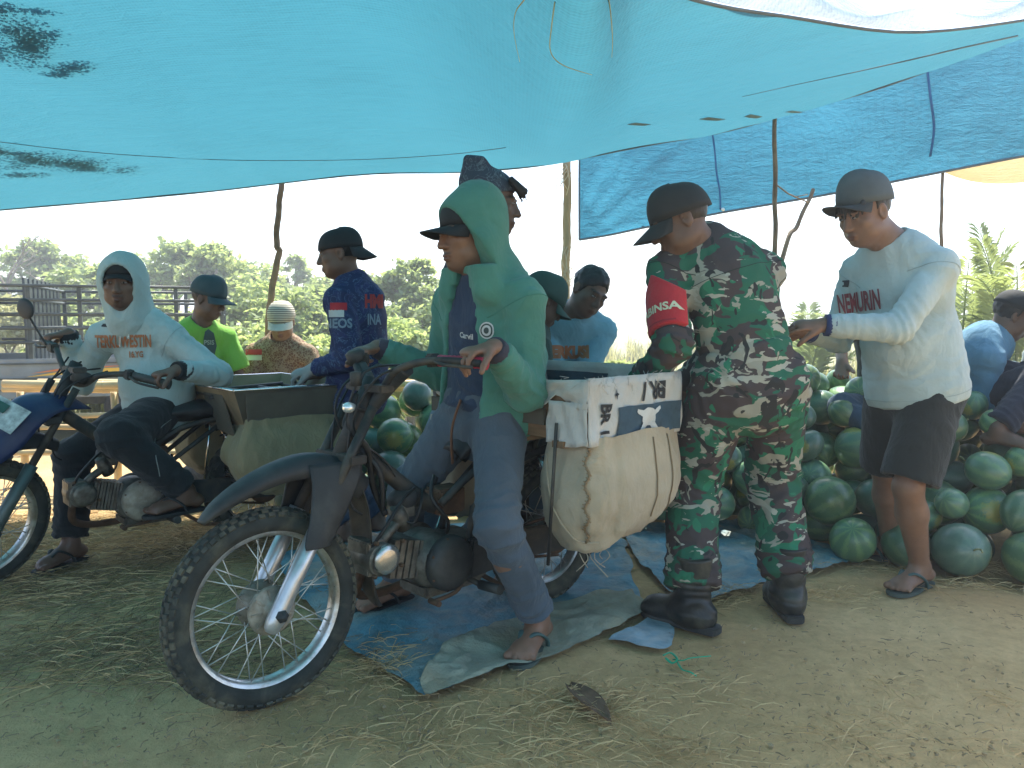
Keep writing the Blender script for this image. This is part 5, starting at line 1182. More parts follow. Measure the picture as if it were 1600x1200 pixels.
    B('fuel_hose', MB().tube(smooth_path([Lq(.56, .03, .56), Lq(.52, .07, .52), Lq(.50, .06, .46), Lq(.47, .03, .47)], 5), .005, 6), M_CABLE); B('breather_hose', MB().tube(smooth_path([Lq(.64, .06, .40), Lq(.60, .11, .46), Lq(.55, .09, .54), Lq(.60, .04, .60)], 5), .007, 7), M_CABLE)
    B('drive_chain', MB().tube([Lq(.82, .075, .345), Lq(1.0, .078, .36), Lq(1.19, .078, zc + .083)], .006, 5).tube([Lq(.82, .075, .27), Lq(1.0, .078, .235), Lq(1.19, .078, zc - .083)], .006, 5), M_RUST)
    B('sprocket_cover', MB().poly([Lq(.68, .10, .24), Lq(.83, .10, .25), Lq(.86, .10, .31), Lq(.80, .10, .37), Lq(.69, .10, .38)][::-1], .035, (0, 1, 0)), M_BLK, None, .008)
    B('clutch_cover', MB().lathe([(.092, -.10), (.095, -.11), (.09, -.14), (.05, -.152), (.004, -.154)], 26, Lq(.63, 0, .31), (0, 1, 0)), M_ENG)
    B('carburettor', MB().lathe([(.026, -.045), (.030, 0), (.022, .045)], 14, Lq(.47, .02, .475), (.5, .2, 1)).box(Lq(.49, .0, .50), (.06, .07, .05)).tube(smooth_path([Lq(.46, .02, .46), Lq(.41, .03, .43), Lq(.385, .02, .40)], 4), .017, 9), M_ENG)
    B('spark_lead', MB().tube(smooth_path([Lq(.33, .05, .40), Lq(.36, .09, .47), Lq(.45, .07, .55), Lq(.52, .04, .57)], 5), .006, 6), M_CABLE)
    B('exhaust', MB().tube(smooth_path([Lq(.345, -.02, .315), Lq(.36, -.07, .22), Lq(.50, -.12, .18), Lq(.80, -.14, .20), Lq(1.0, -.16, .25)], 6), .016, 10).lathe([(.02, 0), (.045, .03), (.048, .42), (.03, .44)], 16, Lq(.98, -.165, .25), (-1, 0, .14)), M_RUST)
    B('gear_lever', MB().tube(smooth_path([Lq(.66, .125, .245), Lq(.60, .15, .22), Lq(.50, .155, .215)], 4), .007, 8).tube([Lq(.50, .14, .215), Lq(.50, .19, .215)], .010, 8), M_RUST)
    for sg in (-1, 1):
        pg = B('foot_peg', MB().tube([Lq(.70, sg * .06, .235), Lq(.70, sg * .17, .225)], .010, 8), M_FRM); B('peg_rubber', MB().tube([Lq(.70, sg * .165, .225), Lq(.70, sg * .265, .232)], .017, 9), M_BLK, pg)
    B('side_stand', MB().tube([Lq(.78, .09, .22), Lq(.86, .14, .16), Lq(.99, .15, .145)], .009, 8), M_RUST); B('kick_lever', MB().tube(smooth_path([Lq(.72, -.13, .30), Lq(.80, -.17, .38), Lq(.83, -.18, .46)], 4), .009, 8), M_CHROME)
    B('chain_case', MB().poly([Lq(.80, .105, .265), Lq(1.23, .105, .235), Lq(1.28, .105, zc), Lq(1.22, .105, .345), Lq(.82, .105, .375)][::-1], .02, (0, 1, 0)), M_FRM, None, .006)
    B('sprocket', MB().lathe([(.03, .058), (.085, .058), (.085, .064), (.03, .064)], 34, Lq(WB, 0, zc), (0, 1, 0), False), M_RUST, rw_)
    B('battery_box', MB().box(Lq(.68, .0, .50), (.12, .09, .09)), M_RUST, None, .008); B('air_filter', MB().ell(Lq(.50, .0, .53), (.06, .045, .04), 14, 10), M_BLK)
    se = [[Lq(s_, lt * k, z - .035 * abs(k) ** 3) for k in (-1, -.8, -.4, 0, .4, .8, 1)] for (s_, z, lt) in ((.70, .68, .06), (.74, .725, .085), (.82, .735, .11), (.95, .745, .125), (1.15, .755, .12), (1.22, .74, .10))]
    se2 = [[p for p in r_] for r_ in catmull_grid(se, 2, 4)]; solid(B('seat', MB().grid(se2), M_SEAT), .07)
    rf = loft_u([(.95, .62), (1.08, .655), (1.22, .66), (1.36, .61), (1.46, .50)], [.07, .075, .075, .07, .06], [.03, .04, .05, .05, .04]); solid(B('rear_fender', rf, M_BLK), .004)
    rk = MB()
    for sg in (-1, 1): rk.tube([Lq(.90, sg * .16, .765), Lq(1.42, sg * .16, .785)], .010, 7).tube([Lq(1.0, sg * .13, .66), Lq(1.02, sg * .16, .775)], .009, 7).tube([Lq(WB + .02, sg * .13, zc + .06), Lq(WB + .08, sg * .16, .78)], .010, 7)
    for s_ in (.92, 1.1, 1.28, 1.42): rk.tube([Lq(s_, -.17, .775), Lq(s_, .17, .775)], .009, 7)
    B('cargo_rack', rk, M_FRM)
    ang = math.radians(-3 if style == 1 else 25); pv = Vector(Lq(.375, 0, .93)); axis = Vector(-nz(A(.375, 0, .93 - zc)) * A(1, 0, -1)).normalized()
    M_ = Matrix.Translation(pv) @ Matrix.Rotation(ang, 4, axis) @ Matrix.Translation(-pv)
    for o in FRONT + [fw_]: o.matrix_local = M_ @ o.matrix_local
    W_ = Matrix.LocRotScale(b.location, b.rotation_euler, None)
    GRIPS[style] = {q: A(*(W_ @ M_ @ Vector(Lq(.53 if style == 1 else .495, sg * (HB - .05), zb + .04)))) for q, sg in (('L', 1), ('R', -1))}
    return b
HD = nz(A(-.717, -.697, 0)); RZ1 = math.atan2(HD[1], HD[0]); LF = A(-HD[1], HD[0], 0)
F1 = A(-.725, 2.20, 0); HD2 = nz(A(-.74, -.672, 0)); RZ2 = math.atan2(HD2[1], HD2[0]); LF2 = A(-HD2[1], HD2[0], 0); F2 = A(-2.20, 3.12, 0)
bike1 = motorbike(F1, RZ1, 1, 'stripped black motorbike with silver fork and muddy tyres, nearest the camera')
bike2 = motorbike(F2, RZ2, 2, 'motorbike with dark blue headlamp shell and black fender, carrying the hooded rider')
def B1(s, lat, z): return F1 - HD * s + LF * lat + A(0, 0, z)
def B2(s, lat, z): return F2 - HD2 * s + LF2 * lat + A(0, 0, z)

# ------------------------------------------------------------------ cargo boxes and sack panniers
def board(mb, p, q, h, t, nn): 
    """an upright board from p to q (lower edge), height h, thickness t along nn"""
    mb.poly([p, q, q + A(0, 0, h), p + A(0, 0, h)], t, nn)
M_WOOD = std('worn_brown_board', (.22, .13, .065), .75, var=.35, vscale=5, bscale=60, bump=.35, dirt=(.09, .06, .04), dscale=4, stretch=(1, 1, 6))
M_WOODD = std('dark_wet_board', (.085, .075, .055), .7, var=.3, vscale=6, bscale=50, bump=.3)
def fabric(name, col, weave=320, **kw):
    t = NT(name); v = t.coord('Object'); n1 = t.noise(v, 4, 6, .65, .3); n2 = t.noise(v, 1.6, 4, .6)
    wa = t.n('TexWave', {'Vector': v, 'Scale': weave * .35, 'Distortion': .8}, bands_direction='Z').outputs[1]; wb = t.n('TexWave', {'Vector': v, 'Scale': weave * .35, 'Distortion': .8}, bands_direction='X').outputs[1]
    wv = t.math('MULTIPLY', t.math('ADD', wa, wb), .5)
    c = t.ramp(n1, [(.3, tuple(x * .82 for x in col)), (.7, tuple(min(1, x * 1.12) for x in col))])
    c = t.mixc(t.ramp(n2, [(.45, (0,) * 3), (.75, (kw.get('damt', .35),) * 3)]), c, kw.get('dirt', tuple(x * .6 for x in col)))
    c = t.mixc(t.math('MULTIPLY', wv, .22), c, tuple(x * .6 for x in col))
    cz = t.noise(t.coord('Object', (1, 1, .55)), kw.get('crease', 9), 3, .55, 1.4); cz = t.math('ABSOLUTE', t.math('SUBTRACT', cz, .5)); cz2 = t.math('ABSOLUTE', t.math('SUBTRACT', t.noise(v, kw.get('crease', 9) * 2.2, 3, .6, 1.0), .5))
    cb = t.bump(t.math('ADD', cz, t.math('MULTIPLY', cz2, .35)), kw.get('cstr', .32), .035)
    nb = t.n('Bump', {'Height': t.math('ADD', wv, t.math('MULTIPLY', n1, 3)), 'Strength': .3, 'Distance': .0025, 'Normal': cb}).outputs[0]
    t.bsdf(c, kw.get('rough', .85), 0, nb, .2, **{'Sheen Weight': kw.get('sheen', .15)}); MATS[name] = t.m; return t.m
M_SKW = fabric('cream_woven_sack', (.50, .43, .31), 420, dirt=(.27, .18, .09), damt=.9)
M_SKO = fabric('olive_sacking', (.36, .30, .17), 380, dirt=(.12, .11, .07), damt=.6)
M_WHT = fabric('white_feed_sack', (.60, .60, .56), 420, dirt=(.40, .36, .28), damt=.6)
M_PRN = std('navy_sack_print', (.035, .075, .105), .7, var=.25, vscale=30); M_PRW = std('white_sack_print', (.55, .56, .53), .7)
M_INK = std('black_sack_ink', (.022, .025, .028), .7, var=.2)
def pannier(root, o, u, v, wu, wv, z1, z0, mat, seed, bulge=.05, nm='sack_pannier', slant=.0):
    """hanging bag: top rectangle centred at o (u along the bike, v outwards), rounded bottom at z0"""
    rows = []
    for k in range(49):
        t = k / 48; z = z1 + (z0 - z1) * math.sin(t * math.pi / 2) if t < 1 else z0
        z = z1 + (z0 - z1) * t ** .8; sc = max(1e-3, 1 - t ** 6.0) ** .34; bu = bulge * math.sin(min(1, t * 1.15) * math.pi); row = []
        for j in range(96):
            a = 2 * math.pi * j / 96; c_, s_ = math.cos(a), math.sin(a); e = .34 + .26 * t
            x = abs(c_) ** e * math.copysign(1, c_) * (wu + bu) * (sc ** .8) ; y = abs(s_) ** e * math.copysign(1, s_) * (wv + bu) * sc
            row.append(A(*o) * A(1, 1, 0) + u * x + v * y + A(0, 0, z + t ** 1.4 * slant * x / wu))
        rows.append(row)
    m = MB().grid(rows, True, True); co = np.array(m.v); c0 = A(o[0], o[1], (z0 + z1) / 2); d = co - c0; d /= np.linalg.norm(d, axis=1)[:, None] + 1e-6
    fo = fbm(co * A(1, 1, .4), 12, 3, seed); co = co + d * (.012 * (1 - 1.9 * np.abs(fo)) + .02 * vnoise(co, 4.5, seed + 5) + .005 * (1 - 2 * np.abs(vnoise(co * A(1, 1, .3), 26, seed + 8))))[:, None]; m.v = [tuple(p) for p in co]; return m.build(nm, mat, root)
def make_cargo1():
    root = empty('cargo_box', B1(1.12, 0, .78), 'box wrapped in printed white feed sack with hanging sack bags, behind the green rider', 'cargo box')
    u = -HD; v = LF; s0, s1 = .86, 1.36; W = .50; W2 = .27; zb, zt = .735, .93          # box between s0..s1, half width W, open on top
    C = lambda s, l, z: B1(s, l, z)
    for sg in (-1, 1):
        m = MB(); board(m, C(s0, W if sg > 0 else -W2, zb), C(s1, W if sg > 0 else -W2, zb), zt - zb - .02, .018, v * -sg); m.build('side_board', M_WOOD, root)
    for s_, d_ in ((s0, 1), (s1, -1)):
        m = MB(); board(m, C(s_, -W2, zb), C(s_, W, zb), zt - zb - .02, .018, u * d_); m.build('end_board', M_WOOD, root)
    m = MB(); board(m, C(s0 - .012, -W2, zb + .045), C(s0 - .012, W - .17, zb + .045), .055, .012, -u); m.build('batten', M_WOODD, root)
    for l_ in (-.2, 0.0, .2, .40): MB().box(C((s0 + s1) / 2, l_, zb - .012), (s1 - s0 + .06, .05, .022), np.stack([u, v, A(0, 0, 1)], 1)).build('bed_slat', M_WOOD, root)
    def skin(nm, p, q, z0, z1, out, seed, n=40, sag=.0, mat=M_WHT, ragged=0):
        rows = []; rr = random.Random(seed)
        rag = [rr.uniform(0, ragged) for _ in range(n + 1)]
        for k in range(9):
            t = k / 8; row = []
            for j in range(n + 1):
                x = j / n; zl = z0 + ragged * .5 * math.sin(j * .55 + seed) + rag[j] * .4
                w_ = mix(p, q, x); row.append(w_ + A(0, 0, zl + (z1 - zl) * t - sag * math.sin(math.pi * x) * t) + out * (.016 + .006 * math.sin(x * 17 + t * 5 + seed) + .004 * math.sin(x * 41 - t * 9)))
            rows.append(row)
        o = MB().grid(rows).build(nm, mat, root); solid(o, .003); return o
    z_ = A(0, 0, 0)
    sd_near = skin('sack_wrap', C(s0 - .012, W, 0), C(s1 + .01, W, 0), zb - .01, zt + .015, v, 1, sag=-.0)
    fr = skin('sack_wrap', C(s0, -W2 - .01, 0), C(s0, W + .015, 0), zb + .11, zt + .012, -u, 2, sag=.015, ragged=.045)
    fr2 = skin('sack_wrap', C(s0 - .002, W - .16, 0), C(s0 - .002, W + .016, 0), zb - .015, zb + .13, -u, 7, n=14, ragged=.01)
    skin('sack_wrap', C(s1, -W2, 0), C(s1, W, 0), zb, zt + .015, u, 3); skin('sack_wrap', C(s0, -W2, 0), C(s1, -W2, 0), zb, zt + .02, -v, 4)
    lin = skin('sack_lining', C(s1 - .025, -W2, 0), C(s1 - .025, W, 0), zb + .02, zt + .035, -u, 5); lin2 = skin('sack_lining', C(s0 + .02, -W2 + .022, 0), C(s1, -W2 + .022, 0), zb + .02, zt + .03, v, 6)
    # prints: outer near side (navy block with white beast-like figure, upside-down lettering), corner lettering, lining lettering
    up = A(0, 0, 1); o_ = C((s0 + s1) / 2, W + .02, zb)
    rect = lambda w_, h_: plate_shape([(-w_, -h_), (w_, -h_), (w_, h_), (-w_, h_)])
    def pr(nm, shape, tgt, org, rt, upv, mat, off, cuts=3): return stick(nm, shape, tgt, org, rt, upv, mat, root, off, cuts)
    pr('printed_block', rect(.185, .052), sd_near, C(s0 + .315, W, zb + .055), u, up, M_PRN, .005, 9)
    fig = [(-.050, -.045), (-.030, -.015), (-.028, .010), (-.060, .030), (-.058, .040), (-.024, .032), (-.010, .042), (.008, .040), (.030, .030), (.066, .040), (.066, .030), (.036, .012), (.034, -.012), (.052, -.045), (.030, -.045), (.014, -.022), (-.006, -.020), (-.028, -.045)]
    pr('printed_figure', plate_shape(fig), sd_near, C(s0 + .30, W, zb + .055), u, up, M_PRW, .009, 5)
    pr('printed_lettering', text_mesh('BR 1', .085, .003, .95), sd_near, C(s0 + .33, W, zb + .155), -u, -up, M_INK, .005, 2)
    star = [(0, .02), (.005, .005), (.016, 0), (.005, -.005), (0, -.02), (-.005, -.005), (-.016, 0), (-.005, .005)]
    pr('printed_star', plate_shape(star), sd_near, C(s0 + .13, W, zb + .15), u, up, M_INK, .004, 0)
    pr('printed_lettering', text_mesh('BR 1', .060, .0025, .95), sd_near, C(s0 + .07, W, zb + .07), -up, u, M_INK, .005, 2)
    pr('printed_block', rect(.040, .028), fr, C(s0, W - .25, zt - .035), v, up, M_PRN, .004, 4)
    pr('printed_block', rect(.165, .065), lin, C(s1, .06, zb + .125), v, up, M_PRN, .004, 5)
    pr('printed_lettering', text_mesh('IDAMAN', .050, .002, 1.0), lin, C(s1, -.155, zb + .125), -up, v, M_INK, .004, 1)
    pr('printed_star', plate_shape(star), lin, C(s1, .275, zb + .13), v, up, M_INK, .004, 0)
    # frayed threads along the rim
    th = MB(); rr = random.Random(4)
    for k in range(46):
        a = rr.random(); p = (C(s0 - .02, W * (2 * rr.random() - .7), zt + .01) if rr.random() < .5 else C(s0 + (s1 - s0) * a, W + .02, zt + .01)); th.tube([p, p + A(rr.gauss(0, .012), rr.gauss(0, .012), rr.uniform(-.03, .02)), p + A(rr.gauss(0, .02), rr.gauss(0, .02), rr.uniform(-.05, .015))], .0009, 4)
    tag(th.build('frayed_threads', M_WHT, root), kind='stuff')
    for sg in (1, -1):
        bg = pannier(root, C(s0 + .265, .40 if sg > 0 else -.25, 0), u, v * sg, .235, .125, zb + .01, .375, M_SKW, 3 + sg, .026, slant=.06)
        if sg > 0:
            # seam stitching and rim rope
            me = bg.data; co = get_co(me)
            tr = BVHTree.FromPolygons([q.co.copy() for q in me.vertices], [tuple(p.vertices) for p in me.polygons])
            def on(s_, l_, z, d):
                h_ = tr.ray_cast(Vector(C(s_, l_, z) - d * .4), Vector(d), 1.0); return A(*h_[0]) - d * .004 if h_[0] else None
            q = [p for p in (on(s0 + .05 + .012 * math.sin(k * 1.1), .46, zb - .01 - .34 * k / 26, nz(u * .75 - v * .65)) for k in range(27)) if p is not None]
            M_STI = std('brown_seam_cord', (.26, .19, .11), .9)
            MB().tube(q, .0042, 5).build('seam_cord', M_STI, root)
            for k in range(0, len(q) - 1): MB().tube([q[k] - u * .014 + A(0, 0, .006), q[k] + u * .012 - v * .0 + A(0, 0, -.008)], .0022, 4).build('stitch', M_STI, root)
            for s_ in (.30, .40):
                q = [p for p in (on(s0 + s_, .6, zb - .005 - .28 * k / 14, -v) for k in range(15)) if p is not None]; MB().tube(q, .0024, 4).build('seam_cord', M_STI, root)
            q = [p for p in (on(s0 + .02 - .02 * math.sin(k * .5), .30 + .012 * k, zb - .06 - .29 * math.sin(min(1, k / 12) * 1.5), nz(u)) for k in range(16)) if p is not None]; MB().tube(q, .0035, 5).build('rim_rope', M_SKW, root)
            for k in range(6):
                p = C(s0 + .06 + .03 * k, .42, .345); MB().tube(smooth_path([p, p + A(rr.gauss(0, .02), rr.gauss(-.02, .02), -.02), p + A(rr.gauss(0, .03), rr.gauss(-.02, .03), -.06)], 3), .0018, 4).build('loose_string', M_SKW, root)
    MB().tube([C(s0 - .035, .40, zb + .06), C(s0 - .03, .36, .31)], .006, 7).build('stay_rod', M_FRM, root)
make_cargo1()
def make_cargo2():
    root = empty('cargo_box', B2(1.1, 0, .7), 'dark sheet metal box with olive sack bags, behind the hooded rider', 'cargo box')
    u = -HD2; v = LF2; C = B2; M_SHEET = std('brown_sheet_metal', (.30, .215, .12), .75, 0, var=.3, vscale=4, bscale=30, bump=.2, dirt=(.05, .055, .05), dscale=3, damt=.7); M_DARKS = std('dark_grey_sheet', (.12, .105, .078), .8, 0, var=.3, vscale=4)
    s0, s1, W, zb, zt = .93, 1.52, .42, .64, .818; fl = .035
    m = MB(); rim = MB()
    cs_b = [C(s0 + .05, -W + .05, zb), C(s0 + .05, W - .06, zb), C(s1 - .05, W - .04, zb), C(s1 - .05, -W + .05, zb)]; cs_t = [C(s0 - fl, -W - fl, zt), C(s0 - fl, W + fl, zt), C(s1 + fl, W + fl, zt), C(s1 + fl, -W - fl, zt)]
    for k in range(4):
        a, b, c_, d_ = cs_b[k], cs_b[(k + 1) % 4], cs_t[(k + 1) % 4], cs_t[k]; nn = nz(np.cross(b - a, d_ - a)); nn = nn if np.dot(nn, C(1.12, 0, zb) - a) > 0 else -nn
        MB().poly([a, b, c_, d_], .006, nn).build('metal_side', (M_SHEET, M_DARKS, M_SHEET, M_SHEET)[k], root)
        MB().tube([d_, c_], .006, 7).build('rim_rod', M_CHROME, root)
    MB().poly(cs_b, .006, (0, 0, 1)).build('metal_floor', M_SHEET, root)
    MB().poly([C(s0 - .014, .05, zt - .03), C(s0 - .014, .28, zt - .03), C(s0 + .03, .30, zb - .05), C(s0 + .03, .02, zb - .03)], .006, -u).build('dark_flap', M_DARKS, root)
    MB().poly([C(s0 + .02, W + .024, zt - .02), C(s1 - .06, W + .03, zt - .02), C(s1 - .07, W - .02, zb - .02), C(s0 + .06, W - .04, zb - .06)], .006, v).build('dark_flap', M_DARKS, root)
    for sg in (1, -1): pannier(root, C((s0 + s1) / 2, sg * .31, 0), u, v * sg, .25, .12, zb + .03, .30, M_SKO, 9 + sg, .05)
    lat = MB()
    for k in range(26): z = zb - .03 - .30 * k / 25; lat.tube([C(s0 + .075, .05, z), C(s0 + .068, .33, z)], .0028, 4)
    for k in range(5): lat.tube([C(s0 + .072, .05 + .07 * k, zb - .02), C(s0 + .074, .05 + .07 * k, zb - .34)], .003, 4)
    lat.build('woven_cane_panel', M_WOODD, root); MB().tube([C(s0 - .01, .10, zb - .01), C(s0 - .03, .06, .36)], .005, 6).build('stay_rod', M_CHROME, root)
make_cargo2()
# ------------------------------------------------------------------ people
def skin_mat(name, col):
    t = NT(name); v = t.coord('Object'); at_ = t.n('Attribute', attribute_name='tone'); n1 = t.noise(v, 18, 5, .6)
    c = t.ramp(n1, [(.3, tuple(x * .86 for x in col)), (.7, tuple(x * 1.1 for x in col))]); c = t.mixc(1.0, c, at_.outputs['Color'], 'MULTIPLY')
    t.bsdf(c, .48, 0, t.bump(t.noise(v, 160, 3, .6), .12, .002), .4, **{'Subsurface Weight': .06, 'Subsurface Radius': (.012, .005, .003)}); return t.m
M_SK1 = skin_mat('brown_skin', (.23, .125, .080)); M_SK2 = skin_mat('dark_brown_skin', (.15, .085, .058)); M_SK3 = skin_mat('tan_skin', (.27, .155, .10))
M_EYEW = std('eye_white', (.24, .21, .19), .35); M_IRIS = std('dark_iris', (.012, .008, .006), .15)
M_HAIR = std('black_hair', (.012, .011, .011), .45, var=.3, vscale=60, bscale=200, bump=.5, stretch=(1, 1, .25))
def ik(a, b, l1, l2, pole):
    a = A(*a); b = A(*b); d = b - a; L = min(np.linalg.norm(d), (l1 + l2) * .998); u = nz(d); x = (l1 * l1 - l2 * l2 + L * L) / (2 * L); h = math.sqrt(max(l1 * l1 - x * x, 0))
    p = A(*pole); p = nz(p - u * np.dot(p, u)); return a + u * x + p * h
def pose(pelvis, neck, head, face, fwd, wrL, wrR, anL, anR, sc=1.0, pL=None, pR=None, kL=None, kR=None, up=None, bend=None, hipw=.085, shw=.178, shd=.085, hfwd=None):
    f = nz(A(fwd[0], fwd[1], 0)); r = A(f[1], -f[0], 0); hf = nz(A(*(hfwd if hfwd is not None else fwd)) * A(1, 1, 0)); hr = A(hf[1], -hf[0], 0); J = dict(pelvis=A(*pelvis), neck=A(*neck), head=A(*head), face=A(*face))
    if up is not None: J['up'] = A(*up)
    if bend is not None: J['bend'] = A(*bend)
    sp = nz(J['neck'] - J['pelvis'])
    J['shL'] = J['neck'] - r * shw * sc - sp * shd * sc; J['shR'] = J['neck'] + r * shw * sc - sp * shd * sc
    J['hipL'] = J['pelvis'] - hr * hipw * sc; J['hipR'] = J['pelvis'] + hr * hipw * sc
    for q, wr, pl in (('L', wrL, pL), ('R', wrR, pR)):
        s_ = -1 if q == 'L' else 1; J['wr' + q] = A(*wr)
        dist = np.linalg.norm(J['wr' + q] - J['sh' + q])
        if dist > .56 * sc: J['wr' + q] = J['sh' + q] + nz(J['wr' + q] - J['sh' + q]) * .56 * sc; print('arm pulled in', q, round(dist, 2))
        J['el' + q] = ik(J['sh' + q], J['wr' + q], .30 * sc, .265 * sc, pl if pl is not None else (r * s_ * .6 - f * .6 + A(0, 0, -.6)))
    for q, an, pl in (('L', anL, kL), ('R', anR, kR)):
        J['an' + q] = A(*an); dist = np.linalg.norm(J['an' + q] - J['hip' + q]); l1 = .42 * sc; l2 = .41 * sc
        if dist > (l1 + l2) * .995: k_ = dist / ((l1 + l2) * .995); l1 *= k_; l2 *= k_; print('leg stretched', q, round(dist, 2))
        J['kn' + q] = ik(J['hip' + q], J['an' + q], l1, l2, pl if pl is not None else hf)
    return J
ALL = ['pelvis', 'neck', 'head', 'shL', 'shR', 'elL', 'elR', 'wrL', 'wrR', 'hipL', 'hipR', 'knL', 'knR', 'anL', 'anR']; UP = ['pelvis', 'neck', 'shL', 'shR', 'elL', 'elR', 'wrL', 'wrR']; LOW = ['pelvis', 'hipL', 'hipR', 'knL', 'knR', 'anL', 'anR']
def full_body(p, root, mat, hands=None, feet=None, fat=0.0, stubble=0.0, legs=True, toes=True):
    def parts(F):
        p.torso(F, -.016)
        for q in 'LR':
            p.arm(F, q, -.006, 0, clip_end=False)
            if legs: p.leg(F, q, -.010, -.001, clip_end=False)
        for (q, d, n, kw) in hands or (): p.hand(F, q, d, n, **kw)
        for (q, d, z0) in feet or (): p.foot(F, q, d, toes, z0)
    o = p.body(root, mat, ALL if legs else UP + ['head'], parts, fat, stubble)
    for sg in (-1, 1):
        e = MB(); e.ell(p.head((sg * .031, .0825, .0025)), A(.0128, .0125, .0052) * p.sc, 14, 9, p.HF); e.cur = 1
        e.ell(p.head((sg * .031, .0895, .0030)), A(.0056, .0062, .0052) * p.sc, 10, 7, p.HF); e.build('eye', [M_EYEW, M_IRIS], root)
    return o
def seam_ring(p, root, garment, c, axis, name='seam', mat=None, r=.0011, n=40, reach=.3, keep=None):
    """a stitched seam running round a sleeve, leg or hem, laid on the cloth"""
    me = garment.data; tr = BVHTree.FromPolygons([v.co.copy() for v in me.vertices], [tuple(q.vertices) for q in me.polygons]); ax = nz(axis); u = nz(np.cross(ax, A(.3, .2, 1) if abs(ax[2]) < .9 else A(1, .1, 0))); w_ = np.cross(ax, u); pts = []
    for k in range(n + 1):
        a = 2 * math.pi * k / n; d = u * math.cos(a) + w_ * math.sin(a); h_ = tr.ray_cast(Vector(A(*c)), Vector(d), reach); last = None; o_ = A(*c)
        for _ in range(4):
            if h_[0] is None: break
            last = A(*h_[0]); h_ = tr.ray_cast(Vector(last + d * .002), Vector(d), reach)
            break
        pts.append(None if last is None else last + d * .0008)
    run = []
    for q in pts + [None]:
        if q is not None and (not run or np.linalg.norm(q - run[-1]) < .05): run.append(q)
        else:
            if len(run) > 3: MB().tube(run, r, 5).build(name, mat, root)
            run = [] if q is None else [q]
def shirt(p, root, mat, g=.016, ga=.014, gc=.012, hem=0.02, sleeves=1.0, belly=0, name='shirt', amp=.006, fold=.005, wide=1.0, neck_cut=True, collar=0.0, hood_down=False, seed=0, hem_n=None, h=None, extra=None, loose=.0):
    J = p.J; ax = nz(J['neck'] - J['pelvis']); hp = J['pelvis'] - ax * hem; hn = -ax if hem_n is None else nz(hem_n)
    def b(F):
        p.torso(F, g, .05, belly, (hp, hn), wide)
        if loose: F.cone(p.spine(.0), p.spine(.3), .165 * p.sc + g + loose, .15 * p.sc + g + loose * .7, .05, p.side_h, .78, clips=[(hp, hn)])
        for q in 'LR':
            if sleeves >= .6: p.arm(F, q, ga, gc, (sleeves if sleeves > .6 else 1))
            elif sleeves > 0:
                e = mix(J['sh' + q], J['el' + q], .72); F.cone(J['sh' + q], e, .055 * p.sc + ga, .058 * p.sc + ga + .012, .022, clips=[(e, nz(J['el' + q] - J['sh' + q]))])
        if hood_down:
            bk = J['neck'] - p.fwd * .055 - ax * .01
            F.cone(bk + p.side_s * .055, bk - p.side_s * .055, .042 * p.sc, .042 * p.sc, .03); F.ell(bk - p.fwd * .035 - ax * .05, (.075, .075, .06), None, .04)
        if collar: F.cone(J['neck'] - ax * .02, J['neck'] + ax * collar + p.fwd * .0, .078 * p.sc, .072 * p.sc, .03)
        if extra: extra(F)
        if neck_cut: F.cone(J['neck'] + ax * .012 + p.fwd * .012, J['neck'] + ax * .16 + p.fwd * .06, .060 * p.sc, .075 * p.sc, .01, mode='sub')
    jn = []
    if sleeves >= .6: jn = p.jn('L', amp) + p.jn('R', amp)
    jn += [(p.spine(.12), ax, .17, 46, amp * 1.1), (p.spine(.55) + p.fwd * .1, ax + p.side_s * .5, .15, 30, amp * .5)]
    return p.garment(name, root, mat, UP, b, h, .32, fold, 7, (1, 1, .4), jn, seed)
def trousers(p, root, mat, g1=.02, g2=.018, t_end=.97, top=.16, name='trousers', amp=.006, fold=.004, calf=False, seed=0, h=None, cuffs=None):
    J = p.J; ax = nz(J['neck'] - J['pelvis']); wp = J['pelvis'] + ax * top
    def b(F):
        F.cone(p.spine(-.03), p.spine(.28), .150 * p.sc + g1 * .8, .145 * p.sc + g1 * .6, .04, p.side_h, .76, clips=[(wp, ax)])
        for q in 'LR': p.leg(F, q, g1, g2, t_end, .035, True, calf)
        if cuffs: cuffs(F)
    return p.garment(name, root, mat, LOW, b, h, .3, fold, 8, (1, 1, .5), p.jk('L', amp) + p.jk('R', amp), seed)
